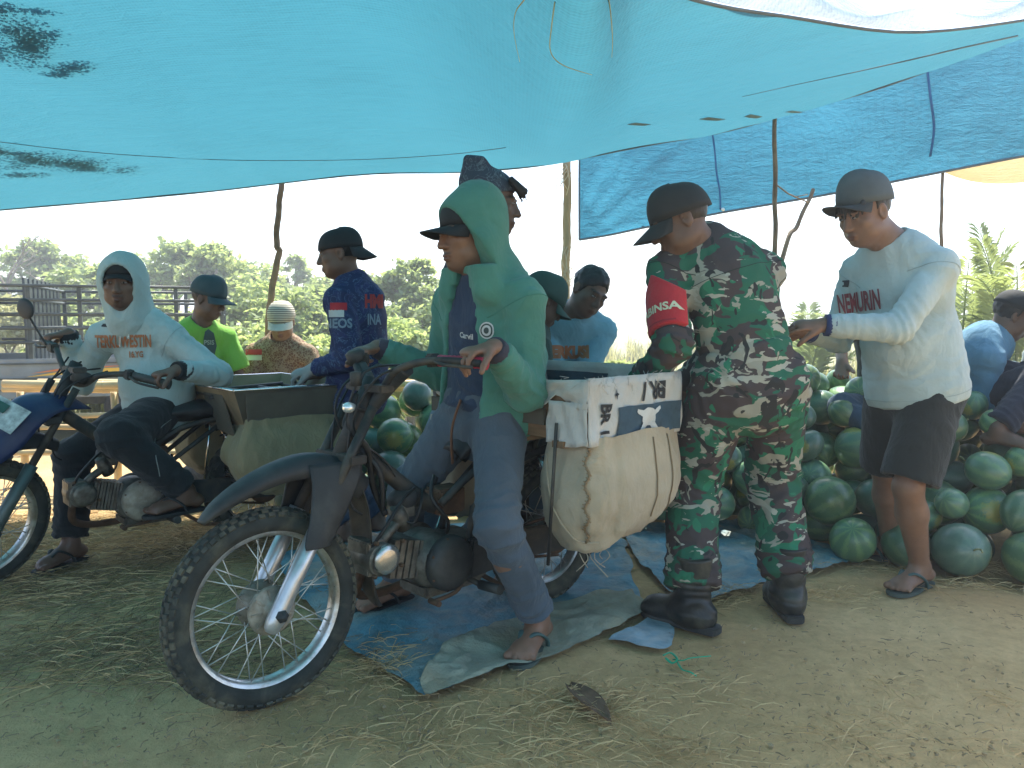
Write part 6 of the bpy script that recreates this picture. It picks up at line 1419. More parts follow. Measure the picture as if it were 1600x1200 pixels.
def cap(p, root, mat, brim_mat=None, back=False, brim=.075, tilt=.0, size=1.0, crown_h=.105, name='cap', brim_tilt=-.12, z0=.028):
    """baseball cap: panelled crown and curved brim, in head space"""
    s_ = -1 if back else 1; c = size; rows = []
    def hp(x, y, z): ct, st = math.cos(tilt), math.sin(tilt); return p.head((x, y * ct - (z - .03) * st, .03 + y * st + (z - .03) * ct))
    for j in range(10):
        a = math.pi / 2 * j / 9; row = []
        for k in range(36):
            b_ = 2 * math.pi * k / 36; rr = math.cos(a) ** .75; seam = 1 - .012 * (abs(math.sin(3 * b_)) < .12)
            bump_ = 1 + (.05 * math.sin(a * 2) if math.sin(b_) * s_ > .3 else 0)
            row.append(hp(.086 * c * rr * math.cos(b_) * seam, -.016 + .108 * c * rr * math.sin(b_) * seam, z0 + crown_h * c * math.sin(a) ** .85 * bump_ + .006 * math.sin(b_) * s_))
        rows.append(row)
    cr_ = MB().grid(rows, True, True).build(name, mat, root); solid(cr_, .003, 1.0)
    rows = []
    for j in range(8):
        t = j / 7; row = []
        for k in range(15):
            u = -1 + 2 * k / 14; b_ = math.pi / 2 + u * 1.12
            x0, y0 = .086 * c * math.cos(b_), -.016 + s_ * .108 * c * math.sin(b_); ext = brim * t * (math.cos(u * 1.35) ** .55 if abs(u) < .99 else .2)
            row.append(hp(x0 * (1 + .02 * t), y0 + s_ * ext, z0 + .004 + brim_tilt * ext - .042 * (u * u) * (t ** .7) - .0 * t))
        rows.append(row)
    br = MB().grid(rows).build('brim', brim_mat or mat, cr_); solid(br, .0035, 0)
    MB().ell(hp(0, -.016, z0 + crown_h * c * 1.0 + .003), (.006, .006, .004), 8, 5).build('button', mat, cr_); return cr_
def hair(p, root, clips, grow=.008, seed=0, noise=.006, extra=None, mat=None, h=None):
    lo, hi = p.head((0, 0, 0)) - .22, p.head((0, 0, 0)) + .22; F = Field(lo, hi, h or p.h)
    cl = [(p.head(a), p.HF @ A(*n)) for (a, n) in clips]
    F.ell(p.head((0, -.018, .034)), A(.078 + grow, .100 + grow, .090 + grow) * p.sc, p.HF, .01, clips=cl)
    if extra: extra(F)
    me = F.mesh('hair'); co = get_co(me); no = get_no(me); q = (co - p.J['head']) @ p.HF
    set_co(me, co + no * (noise * (vnoise(q @ frame(A(.6, .5, .62)), 42, seed) + .4 * vnoise(q @ frame(A(.2, .8, .5)), 90, seed + 1)))[:, None]); return link('hair', me, mat or M_HAIR, root)
def hood_up(p, F, g=.0, peak=.0, face_w=.070, face_h=.105, face_y=.16, drop=.10):
    """raised hood: outer shell about the head with the face opening cut away"""
    c = p.sc; H = p.HF
    F.ell(p.head((0, -.02, .028)), A(.102 + g, .128 + g, .122 + g) * c, H, .02)
    if peak: F.ell(p.head((0, -.055, .085 + peak * .3)), A(.07, .085, .06 + peak) * c, H, .05)
    F.cone(p.head((0, -.03, -.04)), mix(p.head((0, -.02, -.06)), p.J['neck'], .9), (.105 + g) * c, (.115 + g) * c, .05, p.side_s, .9)
def hood_cut(p, F, g=.0, face_w=.066, face_h=.100, depth=.16, zc=-.012):
    c = p.sc; H = p.HF
    F.ell(p.head((0, -.012, .02)), A(.088 + g, .112 + g, .110 + g) * c, H, .008, 'sub')
    F.ell(p.head((0, .12, zc)), A(face_w, depth, face_h) * c, H, .01, 'sub')
    F.cone(p.head((0, .07, -.07)), mix(p.head((0, .10, -.10)), p.J['neck'] + p.fwd * .12, .5), .058 * c, .035 * c, .01, mode='sub')
def flipflop(root, p, q, d, mat, strap_mat, z0=0.0):
    an = p.J['an' + q]; d = nz(A(d[0], d[1], 0)); t = A(d[1], -d[0], 0) * (1 if q == 'L' else -1); c = p.sc; o = A(an[0], an[1], z0)
    out = [(-.085, .0), (-.075, .028), (-.03, .034), (.04, .036), (.11, .048), (.165, .044), (.195, .022), (.20, -.004), (.185, -.030), (.14, -.047), (.08, -.047), (.02, -.036), (-.04, -.034), (-.078, -.024)]
    s_ = MB().poly([o + (d * a + t * b) * c for (a, b) in smooth2(out)], .016, (0, 0, 1)).build('sandal', mat, root, bevel=.003)
    tp = o + (d * .125 + t * .016) * c + A(0, 0, .055)
    for b in (.045, -.045): MB().tube(smooth_path([tp, o + (d * .085 + t * b * .55) * c + A(0, 0, .082), o + (d * .035 + t * b * .98) * c + A(0, 0, .050), o + (d * .015 + t * b * .95) * c + A(0, 0, .014)], 5), .010, 8, flat=.55).build('strap', strap_mat, s_)
    MB().tube([tp, tp - A(0, 0, .045)], .005, 6).build('toe_post', strap_mat, s_)
def smooth2(pts):
    q = smooth_path([A(a, b, 0) for (a, b) in pts] + [A(*pts[0], 0)], 3); return [(p[0], p[1]) for p in q[:-1]]
def camo(name):
    t = NT(name); v = t.coord('Object', (1, 1, 1)); vz = t.coord('Object', (1.0, 1.0, 1.35)); w1 = t.noise(v, 7, 3, .6, 0, 'Color')
    vv = t.n('MixRGB', {'Fac': .055, 'Color1': vz, 'Color2': w1}, blend_type='ADD').outputs[0]
    sel = lambda sc_, off, th, soft=.006, det=2.0, st=(1, 1, 1): t.ramp(t.noise(t.n('Mapping', {'Vector': vv, 'Location': (off, off * 1.7, off * .6), 'Scale': st}).outputs[0], sc_, det, .5, .9), [(th, (0,) * 3), (th + soft, (1,) * 3)])
    c = t.mixc(sel(7.0, 0, .475), (.014, .135, .078), (.066, .048, .050))
    c = t.mixc(sel(8.2, 9, .60), c, (.02, .20, .105))
    c = t.mixc(sel(6.8, 17, .60, .006, 3, (1, 1, .9)), c, (.36, .35, .28))
    c = t.mixc(sel(13, 23, .615, .006, 3, (.6, .6, 1.5)), c, (.44, .43, .35))
    c = t.mixc(sel(10, 31, .62, .006, 2, (1.4, 1.4, .7)), c, (.022, .024, .027))
    n1 = t.noise(v, 5, 5, .6); c = t.mixc(t.math('MULTIPLY', n1, .3), c, (.10, .10, .09))
    wa = t.noise(v, 420, 2, .5); t.bsdf(c, .85, 0, t.bump(t.math('ADD', t.math('MULTIPLY', wa, .3), t.math('MULTIPLY', n1, 2)), .25, .003), .2); return t.m

# ---------- green hooded rider on the near motorbike
def green_rider():
    g = GRIPS[1]; dl = nz(HD + A(0, 0, -.12))
    dL = nz(dl + LF * -.25); dR = nz(dl + LF * .15)
    aL = G(840, 1010) ; aR = G(618, 942)
    J = pose(P(755, 646, 2.77), P(762, 432, 2.70), P(731, 366, 2.655), (-.82, -.56, -.10), HD, g['L'] - dL * .085 + A(0, 0, .030), g['R'] - dR * .085 + A(0, 0, .030), A(aL[0], aL[1], .105), A(aR[0], aR[1], .105), 1.02,
             pL=A(.18, .25, -1), pR=-LF * .5 + A(0, 0, -.9), kL=HD * .75 + LF * .4 + A(0, 0, .1), kR=HD * .9 - LF * .35 + A(0, 0, .2), bend=HD * -.02)
    J['knR'] = A(*P(640, 766, 2.76))
    p = Person(J, .0050, 1.02); r_ = empty('person', A(J['pelvis'][0], J['pelvis'][1], 0), 'person in green hooded jacket and black cap astride the near motorbike, gripping its handlebar', 'person'); print('P6', p.lens())
    fL = nz(G(808, 1056) - G(858, 1000)); fR = nz(G(556, 962) - G(655, 930))
    body = full_body(p, r_, M_SK1, [('L', dL, A(0, 0, -1), dict(curl=(40, 48, 30), thumb=50, spread=1.3)), ('R', dR, A(0, 0, -1), dict(curl=(60, 65, 40), thumb=55))], [('L', fL, .018), ('R', fR, .018)], stubble=.35)
    MJ = fabric('green_jersey_jacket', (.085, .25, .195), 500, damt=.25); MT = fabric('navy_tee', (.035, .055, .10), 520); MD = fabric('worn_blue_denim', (.085, .115, .15), 520, dirt=(.15, .16, .16), damt=.7)
    shirt(p, r_, MT, .011, .002, .002, -.035, 0, name='tee', collar=.03, seed=4)
    ax = nz(J['neck'] - J['pelvis']); side = p.side_s; up = ax
    def jb(F):
        hem_n = nz(-ax + LF * -.25 + HD * .0); hp = J['pelvis'] - ax * .075
        p.torso(F, .023, .05, 0, (hp, hem_n)); F.cone(p.spine(-.05), p.spine(.3), .173, .163, .05, p.side_h, .80, clips=[(hp, hem_n)])
        F.cone(J['hipL'] - HD * .04 + LF * .06 - ax * .02, J['hipL'] - HD * .05 + LF * .07 + ax * .2, .055, .07, .06, clips=[(hp - ax * .035, hem_n)])
        for q in 'LR': p.arm(F, q, .020, .014, .90)
        hood_up(p, F, -.004, .022)
        F.cone(p.head((-.085, .0, -.04)), J['neck'] + LF * .10 + p.fwd * .09 - ax * .05, .045, .050, .04); F.cone(p.head((.085, .0, -.04)), J['neck'] - LF * .10 + p.fwd * .08 - ax * .05, .045, .045, .04)
        hood_cut(p, F, -.004, .070, .110, .15, -.02); F.cut(p.head((0, 0, 0)) - A(.17, .17, .105), p.head((0, 0, 0)) + A(.17, .17, .17), p.head((0, .072, .075)), p.HF @ A(0, .9, -.42))
        # open front: wedge from throat to hem
        R = np.stack([nz(np.cross(ax, p.fwd)), nz(np.cross(np.cross(ax, p.fwd), ax)), ax], 1)
        for k in range(12): tt = k / 11; F.box(p.spine(.90 - 1.05 * tt) + p.fwd * .17 - R[:, 0] * .006, (.030 + .060 * min(1, tt * 1.8) ** .8 + .016 * tt, .14, .045), R, .008, .006, 'sub')
        p.torso(F, .006, .05) if False else None
    jk_ = p.garment('jacket', r_, MJ, UP + ['head'], jb, .0068, .3, .005, 7, (1, 1, .4), p.jn('L', .009) + p.jn('R', .007) + [(p.spine(.15) + LF * .1, ax + LF * .6, .18, 32, .006)], 2)
    MSE = std('jacket_seam', (.05, .19, .15), .9)
    for q in 'LR': seam_ring(p, r_, jk_, mix(J['sh' + q], J['el' + q], .06), J['el' + q] - J['neck'], 'armhole_seam', MSE, .0013, 40, .14)
    seam_ring(p, r_, jk_, J['pelvis'] - ax * .02, ax, 'hem_seam', MSE, .0013, 60)
    MRB = fabric('dark_ribbed_cuff', (.06, .055, .075), 600)
    for q in 'LR':
        e0, e1 = mix(J['el' + q], J['wr' + q], .82), mix(J['el' + q], J['wr' + q], 1.02); MB().tube([e0, mix(e0, e1, .5), e1], [.046, .043, .039], 20).build('cuff', MRB, r_)
    trousers(p, r_, MD, .012, .010, .93, .10, 'jeans', .008, .005, seed=7)
    # cap whose brim pokes out of the hood
    MC = std('black_cap_cloth', (.020, .022, .024), .8, bscale=300, bump=.2); cap(p, r_, MC, brim=.085, tilt=-.05, size=.99, crown_h=.09, brim_tilt=-.10)
    # badge and small prints
    MW = std('white_print', (.62, .62, .60), .7); circ = lambda rr, n=18: plate_shape([(rr * math.cos(2 * math.pi * k / n), rr * 1.12 * math.sin(2 * math.pi * k / n)) for k in range(n)])
    o = p.spine(.62) + LF * .115 + p.fwd * .12; rt = nz(np.cross(A(0, 0, 1), -nz(p.fwd + LF * .35)));
    dirn = -nz(p.fwd + LF * .3); rt = nz(np.cross(up, -dirn))
    for nm, rr, mt, of in (('badge', .0255, MW, .003), ('badge_ring', .021, std('badge_ink', (.05, .07, .06), .7), .0045), ('badge_ring', .016, MW, .006), ('badge_ring', .009, std('badge_ink', (.05, .07, .06), .7), .0075)): stick(nm, circ(rr), jk_, o, rt, up, mt, r_, of, 2, dirn)
    tee = [c for c in r_.children if c.name.startswith('tee')][0]
    stick('printed_lettering', text_mesh('Carvil', .026, .0006), tee, p.spine(.58) + p.fwd * .12 + LF * .028, nz(np.cross(up, p.fwd)), up, MW, r_, .003, 0, -p.fwd)
    MS = std('grey_green_rubber_sandal', (.085, .11, .095), .7); MS2 = std('grey_green_rubber_strap', (.06, .115, .11), .6); flipflop(r_, p, 'L', fL, MS, MS2); MB_ = std('black_rubber_sandal', (.03, .032, .032), .7); flipflop(r_, p, 'R', fR, MB_, MB_)
    # brown strap at the hip
    MLE = std('brown_leather_strap', (.16, .075, .04), .6); q0 = mix(J['pelvis'], J['hipL'], .3) + HD * .13 + A(0, 0, .06); MB().tube(smooth_path([q0, q0 + HD * .04 + A(0, 0, -.10), q0 + HD * .02 - LF * .02 + A(0, 0, -.22)], 5), .016, 8, flat=.3).build('hip_strap', MLE, r_)
green_rider()

# ---------- hooded rider in white on the far motorbike
def white_rider():
    gL, gR = B2(.51, .33, .935), B2(.51, -.34, .935); d = nz(HD2 + A(0, 0, -.1)); aR = G(112, 880); pg = B2(.70, .21, .25)
    J = pose(P(246, 640, 3.74), P(206, 500, 3.64), P(191, 442, 3.58), (.20, -.97, -.06), nz(A(-.12, -.99, 0)), GRIPS[2]['L'] - nz(A(-.75, -.6, -.15)) * .088 + A(0, 0, .028), GRIPS[2]['R'] - nz(A(-.85, -.45, -.15)) * .088 + A(0, 0, .028), pg + A(0, 0, .10) - HD2 * .06, A(aR[0], aR[1], .10), .97,
             pL=A(.75, .1, -.55), pR=A(-.2, .3, -.9), kL=HD2 * .85 + LF2 * .35 + A(0, 0, .45), kR=HD2 * .9 - LF2 * .2 + A(0, 0, .3), bend=A(.03, .07, 0), hfwd=HD2)
    p = Person(J, .0068, .97); r_ = empty('person', A(J['pelvis'][0], J['pelvis'][1], 0), 'person in pale hooded long-sleeve shirt with orange lettering astride the far motorbike', 'person'); print('P1', p.lens())
    fL = HD2; fR = nz(G(45, 898) - G(125, 872))
    full_body(p, r_, M_SK2, [('L', nz(A(-.75, -.6, -.15)), A(0, 0, -1), dict(curl=(55, 62, 40), thumb=50)), ('R', nz(A(-.85, -.45, -.15)), A(0, 0, -1), dict(curl=(55, 62, 40), thumb=50))], [('R', fR, .016), ('L', fL, .265)], stubble=.7, fat=.004)
    MW = fabric('pale_aqua_jersey', (.42, .53, .52), 520, damt=.2, dirt=(.36, .42, .38)); MT = fabric('black_track_trousers', (.020, .023, .026), 520, damt=.3, dirt=(.05, .055, .055))
    def hood(F): hood_up(p, F, .002, .0); hood_cut(p, F, 0, .070, .098, .14, -.01)
    ts = shirt(p, r_, MW, .018, .016, .012, .07, .95, .05, amp=.007, fold=.005, neck_cut=False, extra=None, loose=.02, seed=12)
    p.garment('hood', r_, MW, ['head', 'neck', 'shL', 'shR'], hood, .0062, .2, .004, 9, (1, 1, .5), [], 3)
    MSE = std('pale_shirt_seam', (.32, .40, .40), .9)
    for q in 'LR': seam_ring(p, r_, ts, mix(J['sh' + q], J['el' + q], .08), J['el' + q] - J['neck'], 'armhole_seam', MSE, .0012, 40, .14)
    MCU = fabric('black_knit_cuff', (.018, .02, .022), 500)
    for q in 'LR': e0, e1 = mix(J['el' + q], J['wr' + q], .80), mix(J['el' + q], J['wr' + q], 1.03); MB().tube([e0, mix(e0, e1, .5), e1], [.047, .045, .040], 20).build('cuff', MCU, r_)
    trousers(p, r_, MT, .026, .022, .93, .10, 'trousers', .008, .005, seed=17)
    # black cap front under the hood
    MC = std('black_cap_cloth', (.020, .022, .024), .8); cap(p, r_, MC, brim=.028, size=.97, crown_h=.085, brim_tilt=-.6, z0=.036)
    MO = std('orange_brown_print', (.42, .17, .075), .7); MK = std('dark_print', (.03, .035, .04), .7); ax = nz(J['neck'] - J['pelvis']); fw = p.fwd
    rt = nz(np.cross(ax, fw)); c = p.spine(.56) + fw * .16
    vw = nz(A(.35, .93, 0)); rt2 = nz(np.cross(vw, A(0, 0, 1)))
    stick_px('printed_lettering', text_mesh('TERKUWESTIN', .078, .0026, .45), ts, 193, 534, MO, r_, .004, 2)
    stick_px('printed_lettering', text_mesh('16.YG', .040, .0014, .6), ts, 213, 554, MO, r_, .004, 2)
    stick_px('printed_logo', plate_shape([(-.016, -.006), (.010, -.006), (.018, .002), (.012, .010), (-.012, .008), (-.012, .004), (.008, .005), (.008, -.001), (-.018, -.001)]), ts, 166, 509, MK, r_, .004, 1)
    st_ = ts.data; tr = BVHTree.FromPolygons([v.co.copy() for v in st_.vertices], [tuple(q.vertices) for q in st_.polygons]); MCD = std('white_draw_cord', (.62, .66, .62), .7)
    for pts in (((186, 492), (189, 510), (189, 527), (189, 540)), ((207, 490), (204, 505), (202, 527))):
        q = []
        for (x, y) in pts:
            h_ = tr.ray_cast(Vector((0, 0, CAM_H)), Vector(P(x, y, 1) - A(0, 0, CAM_H))); q.append(A(*h_[0]) + A(0, -.006, 0) if h_[0] else P(x, y, 3.45))
        dc = MB().tube(smooth_path(q, 3), .0034, 6).ell(q[-1], (.006, .006, .008), 8, 6).build('draw_cord', MCD, r_)
    # piping on the near trouser leg
    tm = [c for c in r_.children if c.name.startswith('trousers')][0].data; tr = BVHTree.FromPolygons([v.co.copy() for v in tm.vertices], [tuple(q.vertices) for q in tm.polygons]); q = []
    for (x, y) in ((268, 655), (252, 668), (243, 685), (244, 712), (250, 742), (252, 768), (255, 788)):
        h_ = tr.ray_cast(Vector((0, 0, CAM_H)), Vector(P(x, y, 1) - A(0, 0, CAM_H)))
        if h_[0]: q.append(A(*h_[0]) + A(0, -.003, 0))
    if len(q) > 2: MB().tube(smooth_path(q, 4), .0022, 5).build('piping', std('grey_piping', (.25, .28, .27), .6), r_)
    MS = std('dark_rubber_sandal', (.03, .032, .032), .7); flipflop(r_, p, 'R', fR, MS, MS); flipflop(r_, p, 'L', fL, MS, MS, .247)
white_rider()

# ---------- soldier in camouflage bending over the box
def soldier():
    tL, hL, tR, hR = G(1018, 962), G(1112, 990), G(1208, 932), G(1240, 972); dL, dR = nz(tL - hL), nz(tR - hR); aL = hL + dL * .075; aR = hR + dR * .075
    J = pose(P(1172, 598, 2.84), P(1108, 392, 2.96), P(1060, 344, 2.88), (-.90, .02, -.42), nz(A(-.22, .97, 0)), P(992, 612, 2.90), P(1060, 612, 3.22), A(aL[0], aL[1], .12), A(aR[0], aR[1], .12), 1.03,
             pL=A(.1, -.5, -.3), pR=A(.9, .1, -.3), kL=nz(A(-.12, 1, 0)), kR=nz(A(.12, 1, 0)), bend=A(.012, -.02, .03), hfwd=A(-.15, .98, 0), shw=.195, hipw=.10)
    p = Person(J, .0074, 1.03); r_ = empty('person', A(J['pelvis'][0], J['pelvis'][1], 0), 'person in green camouflage uniform and black boots bending over the sack-covered box', 'person'); print('P9', p.lens())
    full_body(p, r_, M_SK2, [('L', nz(A(-.4, .1, -.9)), nz(A(.2, 1, 0)), dict(curl=(25, 25, 15), thumb=30)), ('R', nz(A(-.4, .1, -.9)), nz(A(-.2, -1, 0)), dict(curl=(25, 25, 15), thumb=30))], [])
    MC = camo('jungle_camouflage_cloth'); ax = nz(J['neck'] - J['pelvis'])
    js = shirt(p, r_, MC, .018, .022, .020, .115, .96, .0, 'jacket', .011, .008, .94, False, .035, seed=31, loose=.0, hem_n=A(0, .1, -1))
    def blous(F):
        for q in 'LR': e = mix(J['kn' + q], J['an' + q], .78); F.ell(e, (.082, .082, .085), None, .05)
    trousers(p, r_, MC, .030, .040, .90, .12, 'trousers', .013, .009, seed=37, cuffs=blous)
    MSE = std('dark_uniform_seam', (.016, .03, .024), .9)
    for q in 'LR': seam_ring(p, r_, js, mix(J['sh' + q], J['el' + q], .08), J['el' + q] - J['neck'], 'armhole_seam', MSE, .0014, 40, .15)
    seam_ring(p, r_, js, J['pelvis'] - A(0, 0, .075), A(0, -.1, 1), 'hem_seam', MSE, .0014, 60); seam_ring(p, r_, js, p.spine(.72), nz(ax + A(-.1, 0, 0)), 'yoke_seam', MSE, .0012, 60)
    MBT = std('black_boot_leather', (.018, .02, .021), .42, var=.3, bscale=80, bump=.2, dirt=(.13, .12, .085), dscale=7, damt=.6)
    for q, d, a in (('L', dL, aL), ('R', dR, aR)):
        t = A(d[1], -d[0], 0); F = Field(a - .32, a + .36, .006); base = A(a[0], a[1], 0)
        F.cone(base + A(0, 0, .07), base + A(0, 0, .27), .058, .066, .03, clips=[(base + A(0, 0, .27), (0, 0, 1))]); F.cone(base - d * .04 + A(0, 0, .055), base + d * .03 + A(0, 0, .06), .05, .052, .04)
        F.cone(base + d * .02 + A(0, 0, .075), base + d * .15 + A(0, 0, .042), .056, .046, .04, t, 1.0); F.cone(base + d * .13 + A(0, 0, .038), base + d * .175 + A(0, 0, .034), .05, .044, .03, t, .8)
        bt = link('boot', F.mesh('boot'), MBT, r_); m = get_co(bt.data); m[:, 2] = np.maximum(m[:, 2], .012); no = get_no(bt.data); set_co(bt.data, m + no * (.0025 * np.sin(m[:, 2:3] * 120 + 7 * vnoise(m, 9, 3)[:, None]) * ((m[:, 2:3] > .07) & (m[:, 2:3] < .2))))
        out = [(-.105, 0), (-.095, .034), (-.03, .040), (.06, .046), (.13, .056), (.195, .045), (.22, .010), (.205, -.032), (.15, -.052), (.05, -.044), (-.04, -.040), (-.095, -.030)]
        MB().poly([base + d * x + t * y + A(0, 0, .001) for (x, y) in smooth2(out)], .028, (0, 0, 1)).build('boot_sole', M_BLK, bt, bevel=.004)
        for k in range(5): z = .11 + .032 * k; f_ = base + d * (.075 - .02 * min(k, 1) - (.012 if k > 1 else 0)) + A(0, 0, z); MB().tube([f_ - t * .03, f_ + d * .012, f_ + t * .03], .0035, 5).build('lace', M_BLK, bt)
    # red arm badge
    MR = fabric('red_arm_badge_cloth', (.58, .035, .045), 500, damt=.15); a0, a1 = mix(J['shL'], J['elL'], .16), mix(J['shL'], J['elL'], .88); axa = nz(a1 - a0); F = Field(np.minimum(a0, a1) - .13, np.maximum(a0, a1) + .13, .0055)
    R0 = .096; out_ = nz(np.cross(axa, np.cross(A(-.75, -.65, 0), axa)))
    F.cone(J['shL'], J['elL'], .049 * 1.03 + .024 + .013, .041 * 1.03 + .024 + .016, .01, clips=[(a1, axa), (a0, -axa), (mix(a0, a1, .5) + out_ * .0, -out_), (a0 + out_ * .02, nz(-axa * .62 + np.cross(axa, out_) * .8)), (a0 + out_ * .02, nz(-axa * .75 - np.cross(axa, out_) * .7))])
    bd = link('arm_badge', F.mesh('arm_badge'), MR, r_); MY = std('pale_badge_lettering', (.60, .56, .38), .7)
    up_ = -axa; rt_ = nz(np.cross(up_, out_)); vw = -nz(out_)
    stick('badge_lettering', text_mesh('BABINSA', .044, .0014, .92), bd, mix(a0, a1, .70) + out_ * .10, rt_, up_, MY, r_, .003, 1, vw)
    stick('badge_border', plate_shape([(-.10, -.006), (.10, -.006), (.10, .000), (-.10, .000)]), bd, mix(a0, a1, .93) + out_ * .10, rt_, up_, std('dark_red_border', (.30, .02, .03), .8), r_, .003, 5, vw)
    MCP = std('black_field_cap', (.018, .021, .022), .75, bscale=300, bump=.2); cap(p, r_, MCP, brim=.085, tilt=.05, size=1.04, crown_h=.11, brim_tilt=-.45, z0=.012); hair(p, r_, [((0, 0, .03), (0, 0, 1)), ((0, -.02, 0), (0, 1, 0)), ((0, 0, -.05), (0, 0, -1))], .002, 3, .002)
soldier()

# ---------- man in white shirt and black shorts
def shorts_man():
    aL, aR = G(1436, 918), G(1388, 876); dL = nz(G(1368, 944) - G(1450, 916)); dR = nz(G(1335, 868) - G(1412, 880))
    J = pose(P(1430, 600, 3.16), P(1394, 380, 3.13), P(1350, 332, 3.08), (-.86, -.36, -.36), nz(A(-.80, -.6, 0)), P(1288, 508, 2.98), P(1258, 518, 3.2), A(aL[0], aL[1], .095), A(aR[0], aR[1], .095), 1.02,
             pL=A(.25, -.35, -.8), pR=A(.1, .4, -.8), bend=A(.02, .02, 0), shw=.165, shd=.105)
    p = Person(J, .0064, 1.02); r_ = empty('person', A(J['pelvis'][0], J['pelvis'][1], 0), 'person in white long-sleeve shirt, black shorts and grey cap standing in sandals by the melons', 'person'); print('P10', p.lens())
    full_body(p, r_, M_SK1, [('L', A(-1, .12, 0), A(0, .5, -1), dict(curl=(20, 25, 15), thumb=35)), ('R', A(-1, .0, 0), A(0, -.5, -1), dict(curl=(20, 25, 15), thumb=35))], [('L', dL, .018), ('R', dR, .018)], fat=.003, stubble=.15)
    MW = fabric('cool_white_jersey', (.50, .60, .60), 540, damt=.2, dirt=(.42, .47, .42)); MSH = fabric('black_cotton_shorts', (.022, .026, .026), 480, damt=.3, dirt=(.05, .055, .05)); ax = nz(J['neck'] - J['pelvis'])
    ts = shirt(p, r_, MW, .013, .013, .010, .06, .94, .03, amp=.007, fold=.005, neck_cut=True, hood_down=True, seed=41, loose=.022)
    MSE = std('pale_shirt_seam', (.32, .40, .40), .9)
    for q in 'LR': seam_ring(p, r_, ts, mix(J['sh' + q], J['el' + q], .08), J['el' + q] - J['neck'], 'armhole_seam', MSE, .0012, 40, .14)
    seam_ring(p, r_, ts, J['pelvis'] - ax * .03, ax, 'hem_seam', MSE, .0012, 60)
    def sh_(F):
        F.cone(p.spine(-.04), p.spine(.22), .165, .142, .04, p.side_h, .78, clips=[(J['pelvis'] + ax * .12, ax)])
        for q in 'LR':
            e = mix(J['hip' + q], J['kn' + q], .93); d_ = nz(J['kn' + q] - J['hip' + q]); F.cone(J['hip' + q], e, .112, .108, .03, clips=[(e, d_)])
        for q in 'LR':
            e = mix(J['hip' + q], J['kn' + q], .80); d_ = nz(J['kn' + q] - J['hip' + q]); F.cone(e, J['kn' + q] + d_ * .1, .085, .098, .004, mode='sub')
    p.garment('shorts', r_, MSH, ['pelvis', 'hipL', 'hipR', 'knL', 'knR'], sh_, .0078, .3, .006, 7, (1, 1, .5), [(J['hip' + q], A(0, 0, 1), .15, 40, .006) for q in 'LR'], 43)
    MBLU = std('dark_blue_cuff', (.03, .05, .15), .8)
    for q in 'LR': e0, e1 = mix(J['el' + q], J['wr' + q], .86), mix(J['el' + q], J['wr' + q], .995); MB().tube([e0, e1], [.044, .042], 20).build('cuff', MBLU, r_)
    MC = std('faded_grey_cap', (.075, .095, .105), .8, bscale=260, bump=.2); cap(p, r_, MC, std('black_brim_underside', (.03, .034, .036), .8), brim=.085, tilt=.16, size=1.05, crown_h=.118, brim_tilt=.12, z0=.034)
    def fr_(F):
        for k in range(7): x = -.06 + .02 * k; F.cone(p.head((x, .078 - abs(x) * .3, .050)), p.head((x * 1.05, .098 - abs(x) * .35, .012 - .008 * (k % 2))), .013, .006, .008)
    hair(p, r_, [((0, 0, .05), (0, 0, 1)), ((0, .01, 0), (0, 1, 0)), ((0, 0, -.04), (0, 0, -1))], .004, 5, .003, fr_)
    MRD = std('dark_red_print', (.23, .045, .06), .7); MK = std('dark_print', (.03, .035, .04), .7); vw = nz(A(.45, .89, 0)); rt = nz(np.cross(vw, A(0, 0, 1)))
    # the lettering panel leans with the chest
    stick_px('printed_lettering', text_mesh('NEMURIN', .108, .004, .34), ts, 1342, 473, MRD, r_, .004, 2, roll=.14)
    stick_px('printed_logo', plate_shape([(-.012, -.014), (.012, -.014), (.012, -.008), (.0, -.008), (.0, .008), (.014, .008), (.014, .014), (-.012, .014), (-.012, .008), (-.006, .006), (-.006, -.006), (-.012, -.008)]), ts, 1322, 443, MK, r_, .004, 1)
    MS = std('grey_green_rubber_sandal', (.085, .11, .095), .7); MS2 = std('grey_green_rubber_strap', (.06, .115, .11), .6); flipflop(r_, p, 'L', dL, MS, MS2); flipflop(r_, p, 'R', dR, MS, MS2)
shorts_man()

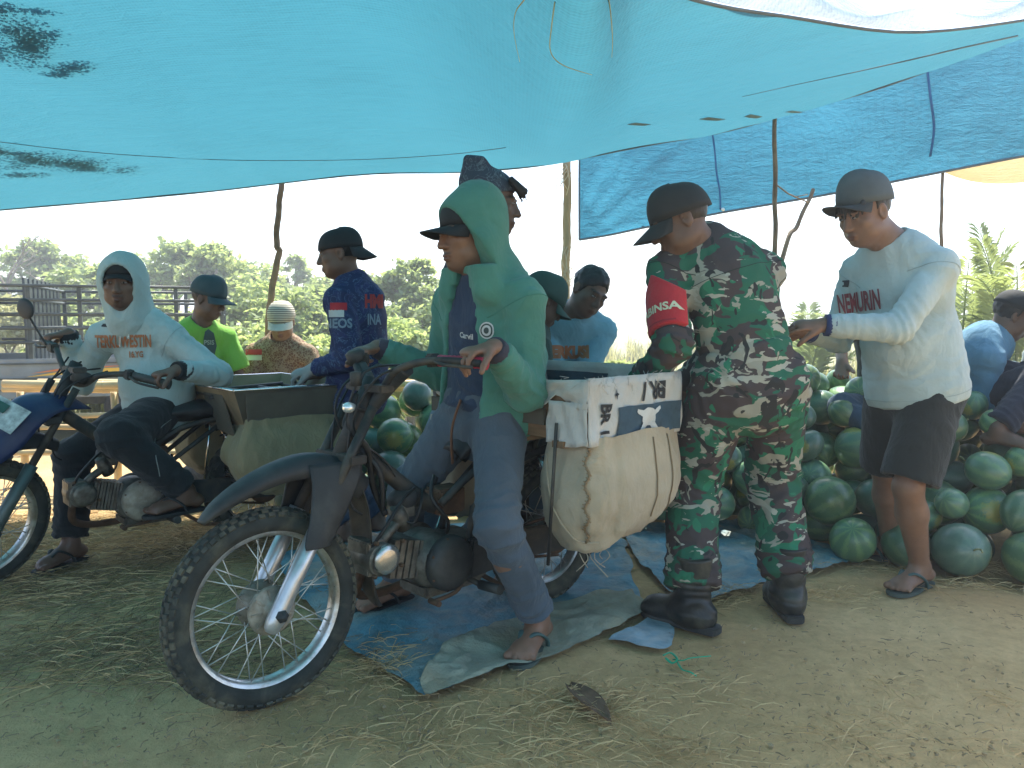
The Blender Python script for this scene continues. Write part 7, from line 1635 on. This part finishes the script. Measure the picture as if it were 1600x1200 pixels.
# ---------- man in navy jersey with backward cap
def jersey_man():
    J = pose(P(556, 615, 3.92), P(550, 446, 3.90), P(529, 396, 3.87), (-.97, -.16, -.16), nz(A(-.96, .18, 0)), P(492, 576, 3.80), P(505, 585, 4.15), A(-.86, 3.82, .09), A(-.72, 4.02, .09), .97, pL=A(.5, -.4, -.8), bend=A(.03, 0, 0))
    p = Person(J, .0072, .97); r_ = empty('person', A(J['pelvis'][0], J['pelvis'][1], 0), 'person in navy printed jersey and backward black cap steadying the metal box', 'person'); print('P4', p.lens())
    full_body(p, r_, M_SK2, [('R', A(-1, 0, -.2), A(0, 0, -1), dict(curl=(30, 30, 20)))], [('L', A(-.9, -.3, 0), 0), ('R', A(-.9, .3, 0), 0)], stubble=.3)
    t = NT('navy_patterned_jersey'); v = t.coord('Object'); n1 = t.noise(v, 9, 4, .6, 1.6); c = t.ramp(n1, [(.44, (.020, .028, .085)), (.485, (.020, .028, .085)), (.50, (.10, .17, .26)), (.515, (.022, .032, .09)), (.60, (.03, .035, .12)), (.615, (.09, .14, .22)), (.63, (.022, .03, .09))])
    t.bsdf(c, .8, 0, t.bump(t.noise(v, 300, 2), .2, .002), .25); MJ = t.m
    ts = shirt(p, r_, MJ, .022, .020, .012, .09, .95, amp=.008, fold=.005, neck_cut=False, hood_down=True, seed=51, loose=.01, collar=.02)
    trousers(p, r_, fabric('navy_denim', (.030, .052, .095), 500), .022, .018, .97, .10, 'trousers', .007, .005, seed=53)
    F = Field(J['wrL'] - .2, J['wrL'] + .2, .0055); p.hand(F, 'L', A(-.95, -.05, -.25), A(-.2, .3, -1), (40, 45, 30), 35, size=1.12); F.cone(mix(J['elL'], J['wrL'], .82), J['wrL'], .042, .034, .02); link('work_glove', F.mesh('work_glove'), fabric('grey_cotton_glove', (.36, .36, .34), 400, damt=.4), r_)
    cap(p, r_, std('black_cap_cloth', (.020, .022, .024), .8), back=True, brim=.07, tilt=.10, size=1.04, crown_h=.10, brim_tilt=-.75, z0=.022); hair(p, r_, [((0, 0, .04), (0, 0, 1)), ((0, -.0, 0), (0, 1, 0)), ((0, 0, -.045), (0, 0, -1))], .003, 6, .002)
    vw = nz(A(-.22, .97, 0)) ; rt = nz(np.cross(vw, A(0, 0, 1))); rect = lambda w_, h_: plate_shape([(-w_, -h_), (w_, -h_), (w_, h_), (-w_, h_)])
    MRd = std('flag_red', (.42, .025, .035), .7); MWh = std('flag_white', (.50, .52, .50), .7); MG = std('grey_blue_print', (.20, .27, .33), .7)
    stick_px('flag_patch', rect(.038, .018), ts, 529, 479, MRd, r_, .003, 4); stick_px('flag_patch', rect(.034, .017), ts, 526, 490, MWh, r_, .003, 4)
    stick_px('sleeve_lettering', text_mesh('NEOS', .060, .002, .85), ts, 528, 506, MG, r_, .003, 2)
    stick_px('back_lettering', text_mesh('HMI', .085, .005, .6), ts, 584, 472, std('back_print_red', (.38, .035, .03), .7), r_, .003, 2); stick_px('back_lettering', text_mesh('INA', .07, .002, .55), ts, 584, 500, MG, r_, .003, 2)
jersey_man()

# ---------- tall man with patterned head cloth behind the green rider
def headcloth_man():
    J = pose(P(735, 620, 3.22), P(744, 398, 3.17), P(768, 318, 3.13), (.98, -.10, -.10), nz(A(.97, -.22, 0)), P(700, 560, 3.05), P(800, 600, 3.2), A(-.02, 3.25, .09), A(-.40, 3.42, .09), 1.05, kR=A(-.4, -.9, 0))
    J['shR'], J['shL'] = J['shR'], J['shL']; p = Person(J, .009, 1.05); r_ = empty('person', A(J['pelvis'][0], J['pelvis'][1], 0), 'person in patterned dark headcloth looking aside, standing behind the green rider', 'person'); print('P5', p.lens())
    full_body(p, r_, M_SK2, [], [('L', A(-.2, -1, 0), 0), ('R', A(-.8, -.6, 0), 0)])
    t = NT('dark_floral_cloth'); v = t.coord('Object'); n1 = t.noise(v, 16, 4, .6, 2.2); c = t.ramp(n1, [(.47, (.045, .060, .085)), (.495, (.20, .25, .28)), (.51, (.045, .060, .085)), (.66, (.05, .05, .08)), (.68, (.14, .06, .08)), (.70, (.05, .06, .085))]); t.bsdf(c, .85, 0, None, .2); MF = t.m
    shirt(p, r_, MF, .02, .018, .012, .08, .95, amp=.007, seed=61, collar=.02); trousers(p, r_, fabric('pale_denim', (.12, .19, .25), 500), .020, .018, .95, .10, 'jeans', seed=63)
    F = Field(p.J['head'] - .25, p.J['head'] + .25, .006); F.ell(p.head((0, -.022, .050)), A(.088, .112, .088), p.HF, .01, clips=[(p.head((0, .0, .028)), p.HF @ A(0, .25, -1))]); F.box(p.head((0, -.075, .115)), (.04, .025, .035), p.HF, .02, .05)
    link('headcloth', F.mesh('headcloth'), MF, r_)
    def tuft(F):
        rr = random.Random(2)
        for k in range(16): x = rr.uniform(-.055, .055); F.cone(p.head((x, .075, .085)), p.head((x * 1.1, .118 + rr.uniform(-.01, .022), .045 + rr.uniform(-.03, .02))), .013, .004, .006)
    hair(p, r_, [((0, 0, .055), (0, 0, 1)), ((0, .005, 0), (0, 1, 0)), ((0, 0, -.05), (0, 0, -1))], .004, 8, .004, tuft)
headcloth_man()

# ---------- man in light blue hoodie looking into the box
def blue_hoodie_man():
    J = pose(P(886, 650, 3.92), P(893, 494, 3.74), P(921, 456, 3.66), (.42, -.80, -.42), nz(A(.10, -1, 0)), P(858, 640, 3.52), P(938, 640, 3.5), A(-.05, 3.95, .09), A(.45, 3.9, .09), .95, up=A(.32, .1, 1), bend=A(0, .05, .03), shw=.165, kL=A(-.6, -.8, 0), kR=A(.6, -.8, 0))
    J['wrL'], J['wrR'] = J['wrL'], J['wrR']; p = Person(J, .0075, .95); r_ = empty('person', A(J['pelvis'][0], J['pelvis'][1], 0), 'bareheaded person in light blue hoodie stooping behind the sack-covered box', 'person'); print('P7', p.lens())
    full_body(p, r_, M_SK2, [], []); MLB = fabric('light_blue_hoodie', (.20, .47, .60), 540, damt=.15)
    ts = shirt(p, r_, MLB, .020, .018, .012, .05, .95, amp=.006, hood_down=True, seed=71, collar=.0); trousers(p, r_, fabric('grey_trousers', (.06, .065, .07), 480), .02, .016, .97, .1, seed=73)
    hair(p, r_, [((0, .060, .045), (0, 1, -.75)), ((0, 0, -.03), (0, -.5, -1))], .006, 9, .006)
    vw = A(-.1, 1, 0); rt = nz(np.cross(vw, A(0, 0, 1))); stick_px('orange_print', text_mesh('MERKUSI', .075, .006, .75), ts, 884, 551, std('orange_brown_print', (.42, .17, .075), .7), r_, .003, 2)
blue_hoodie_man()

# ---------- stooping figure whose capped head shows beside the green rider
def stooping_man():
    J = pose(P(770, 640, 3.55), P(822, 520, 3.50), P(850, 470, 3.46), (.75, .35, -.5), nz(A(.8, .4, 0)), P(860, 640, 3.3), P(880, 650, 3.6), A(-.2, 3.62, .09), A(-.1, 3.75, .09), .95, bend=A(0, 0, .06))
    p = Person(J, .0095, .95); r_ = empty('person', A(J['pelvis'][0], J['pelvis'][1], 0), 'stooping person in dark green cap half hidden behind the green rider', 'person')
    full_body(p, r_, M_SK2, [], []); shirt(p, r_, fabric('dark_green_shirt', (.035, .075, .06), 480), .02, .018, .012, .05, .95, seed=81); trousers(p, r_, fabric('grey_trousers', (.06, .065, .07), 480), .02, .016, .97, .1, seed=83)
    cap(p, r_, std('dark_green_cap', (.035, .085, .07), .8), brim=.07, size=1.06, crown_h=.125, z0=.0); hair(p, r_, [((0, 0, .03), (0, 0, 1)), ((0, -.02, 0), (0, 1, 0)), ((0, 0, -.05), (0, 0, -1))], .004, 3, .002)
stooping_man()

# ---------- man in neon green shirt and man in batik behind the far motorbike
def green_shirt_man():
    J = pose(P(302, 650, 4.88), P(313, 508, 4.82), P(327, 467, 4.78), (.92, -.18, -.30), nz(A(.70, -.7, 0)), P(375, 620, 4.75), P(300, 640, 4.6), A(-2.15, 4.9, .09), A(-1.95, 5.0, .09), .98, bend=A(-.04, .04, 0))
    p = Person(J, .0075, .98); r_ = empty('person', A(J['pelvis'][0], J['pelvis'][1], 0), 'person in neon green T-shirt and dark cap behind the hooded rider', 'person'); print('P2', p.lens())
    full_body(p, r_, M_SK2, [], []); ts = shirt(p, r_, fabric('neon_green_tee', (.22, .52, .07), 480, damt=.2, dirt=(.40, .55, .16)), .016, .014, .01, .06, .5, seed=91); trousers(p, r_, fabric('grey_trousers', (.06, .065, .07), 480), .02, .016, .97, .1, seed=93)
    cap(p, r_, std('dark_teal_cap', (.035, .065, .075), .8), brim=.09, size=1.07, crown_h=.115, brim_tilt=-.12, z0=.025); hair(p, r_, [((0, 0, .03), (0, 0, 1)), ((0, .0, 0), (0, 1, 0)), ((0, 0, -.05), (0, 0, -1))], .004, 3, .002)
    vw = A(0, 1, 0); rt = A(1, 0, 0); stick_px('shirt_print', plate_shape([(-.035, -.06), (.03, -.09), (.045, -.03), (.03, .05), (.0, .075), (-.02, .06), (-.03, .01)]), ts, 326, 533, std('dark_shirt_print', (.05, .09, .09), .7), r_, .003, 4); stick_px('shirt_lettering', text_mesh('PSIS', .040, .001, .9), ts, 326, 535, std('pale_shirt_lettering', (.35, .45, .38), .7), r_, .006, 2)
green_shirt_man()
def batik_man():
    J = pose(P(440, 648, 5.25), P(439, 535, 5.18), P(440, 502, 5.12), (.05, -.90, -.42), A(0, -1, 0), P(415, 620, 4.95), P(470, 620, 4.95), A(-1.75, 4.85, .09), A(-1.45, 4.85, .09), .96, kL=A(.3, -.8, .6), kR=A(-.3, -.8, .6), bend=A(0, .06, 0))
    J['wrL'], J['wrR'] = A(*P(475, 625, 4.95)), A(*P(412, 625, 4.95)); J['elL'] = ik(J['shL'], J['wrL'], .29, .25, A(.6, .2, -.5)); J['elR'] = ik(J['shR'], J['wrR'], .29, .25, A(-.6, .2, -.5))
    p = Person(J, .0075, .96); r_ = empty('person', A(J['pelvis'][0], J['pelvis'][1], 0), 'person in brown batik shirt and striped pale cap sitting beyond the metal box', 'person'); print('P3', p.lens())
    t = NT('brown_batik_cloth'); v = t.coord('Object'); vo = t.n('TexVoronoi', {'Vector': v, 'Scale': 55.0}, feature='DISTANCE_TO_EDGE').outputs[0]; n1 = t.noise(v, 30, 4, .6, 1.2)
    c = t.mixc(t.ramp(vo, [(.04, (0,) * 3), (.09, (1,) * 3)]), (.34, .26, .16), (.15, .075, .045)); c = t.mixc(t.ramp(n1, [(.52, (0,) * 3), (.56, (.8,) * 3)]), c, (.32, .25, .17)); t.bsdf(c, .8, 0, None, .2); MBK = t.m
    full_body(p, r_, M_SK3, [], []); ts = shirt(p, r_, MBK, .024, .020, .016, .05, .95, amp=.006, seed=101, collar=.03); trousers(p, r_, fabric('grey_trousers', (.06, .065, .07), 480), .02, .016, .97, .1, seed=103)
    t = NT('striped_pale_cap'); v = t.coord('Object'); wv = t.n('TexWave', {'Vector': v, 'Scale': 22.0, 'Distortion': .5}, bands_direction='Z').outputs[1]; t.bsdf(t.ramp(wv, [(.4, (.20, .18, .15)), (.6, (.62, .58, .48))]), .8, 0, None, .2)
    cap(p, r_, t.m, std('pale_cap_brim', (.60, .57, .48), .8), brim=.065, size=1.06, crown_h=.11, brim_tilt=-.35, z0=.022)
    rect = lambda w_, h_: plate_shape([(-w_, -h_), (w_, -h_), (w_, h_), (-w_, h_)]); vw = nz(A(.25, 1, 0)); rt = nz(np.cross(vw, A(0, 0, 1)))
    stick_px('arm_flag', rect(.05, .017), ts, 397, 550, std('flag_red', (.42, .025, .035), .7), r_, .003, 4); stick_px('arm_flag', rect(.05, .017), ts, 397, 559, std('flag_white', (.50, .52, .50), .7), r_, .003, 4)
batik_man()

# ---------- people sitting on the melon heap
def sitting_men():
    J = pose(P(1392, 640, 4.22), P(1392, 470, 4.18), P(1392, 425, 4.15), (-.3, -.9, -.3), nz(A(-.6, -.8, 0)), P(1400, 600, 3.95), P(1316, 566, 3.90), P(1420, 690, 3.75), P(1412, 700, 3.72), .93, kL=A(-.3, -.5, .8), kR=A(-.6, -.3, .8), pR=A(-.5, .3, .2))
    J['knR'] = ik(J['hipR'], J['anR'], .39, .38, A(-.95, -.1, .35)); p = Person(J, .008, .93); r_ = empty('person', A(J['pelvis'][0], J['pelvis'][1], 0), 'person in black top and jeans sitting behind the man in shorts, hand on knee', 'person'); print('P11', p.lens())
    full_body(p, r_, M_SK3, [('R', A(-.25, -.5, -.8), A(-.3, -.6, .2), dict(curl=(35, 40, 25)))], [('L', A(-.5, -.8, 0), J['anL'][2] - .09), ('R', A(-.7, -.6, 0), J['anR'][2] - .09)]); shirt(p, r_, fabric('black_tee', (.018, .02, .022), 480), .02, .018, .012, .05, .5, seed=111); trousers(p, r_, fabric('mid_denim', (.05, .09, .14), 500), .018, .014, .97, .1, 'jeans', seed=113); hair(p, r_, [((0, .045, .03), (0, 1, -.45)), ((0, 0, -.035), (0, -.35, -1))], .010, 12, .004)
    J = pose(P(1524, 628, 4.05), P(1556, 536, 3.98), P(1585, 494, 3.95), (.80, -.25, -.5), nz(A(.80, -.55, 0)), P(1606, 590, 3.72), P(1600, 596, 3.80), P(1590, 650, 3.6), P(1560, 668, 3.6), .95, bend=A(-.07, .02, .04), kL=A(.7, -.3, .7), kR=A(.5, -.6, .5), pL=A(-.1, .2, -.9), pR=A(-.1, .2, -.9), shw=.175)
    p = Person(J, .0065, .95); r_ = empty('person', A(J['pelvis'][0], J['pelvis'][1], 0), 'person in blue long-sleeve shirt and black cap hunched on the melon heap', 'person'); print('P12', p.lens())
    full_body(p, r_, M_SK2, [('L', A(.9, -.2, -.3), A(0, 0, -1), dict(curl=(30, 30, 20))), ('R', A(.9, -.2, -.3), A(0, 0, -1), dict(curl=(30, 30, 20)))], [('L', A(.5, -.8, 0), J['anL'][2] - .09), ('R', A(.5, -.8, 0), J['anR'][2] - .09)])
    shirt(p, r_, fabric('sky_blue_jersey', (.12, .27, .40), 520, damt=.15), .022, .020, .012, .06, .95, amp=.007, seed=121); trousers(p, r_, fabric('dark_navy_trousers', (.025, .03, .05), 480), .024, .02, .97, .1, seed=123)
    cap(p, r_, std('black_cap_cloth', (.020, .022, .024), .8), brim=.06, size=1.05, crown_h=.10); hair(p, r_, [((0, 0, .04), (0, 0, 1)), ((0, -.0, 0), (0, 1, 0)), ((0, 0, -.05), (0, 0, -1))], .008, 5, .005)
    J = pose(P(1700, 640, 3.85), P(1672, 535, 3.82), P(1655, 490, 3.78), (-.85, -.2, -.45), nz(A(-.85, -.4, 0)), P(1625, 590, 3.65), P(1618, 600, 3.8), P(1640, 690, 3.5), P(1640, 700, 3.7), .95, kL=A(-.6, -.3, .7), kR=A(-.6, .2, .7), bend=A(.05, 0, .03))
    p = Person(J, .0095, .95); r_ = empty('person', A(J['pelvis'][0], J['pelvis'][1], 0), 'person in pale aqua shirt at the very right edge facing the hunched man', 'person')
    full_body(p, r_, M_SK2, [], []); shirt(p, r_, MATS['pale_aqua_jersey'], .024, .020, .012, .06, .95, amp=.006, seed=131); trousers(p, r_, MATS['dark_navy_trousers'], .024, .02, .97, .1, seed=133); hair(p, r_, [((0, .045, .03), (0, 1, -.45)), ((0, 0, -.035), (0, -.35, -1))], .010, 12, .004)
sitting_men()
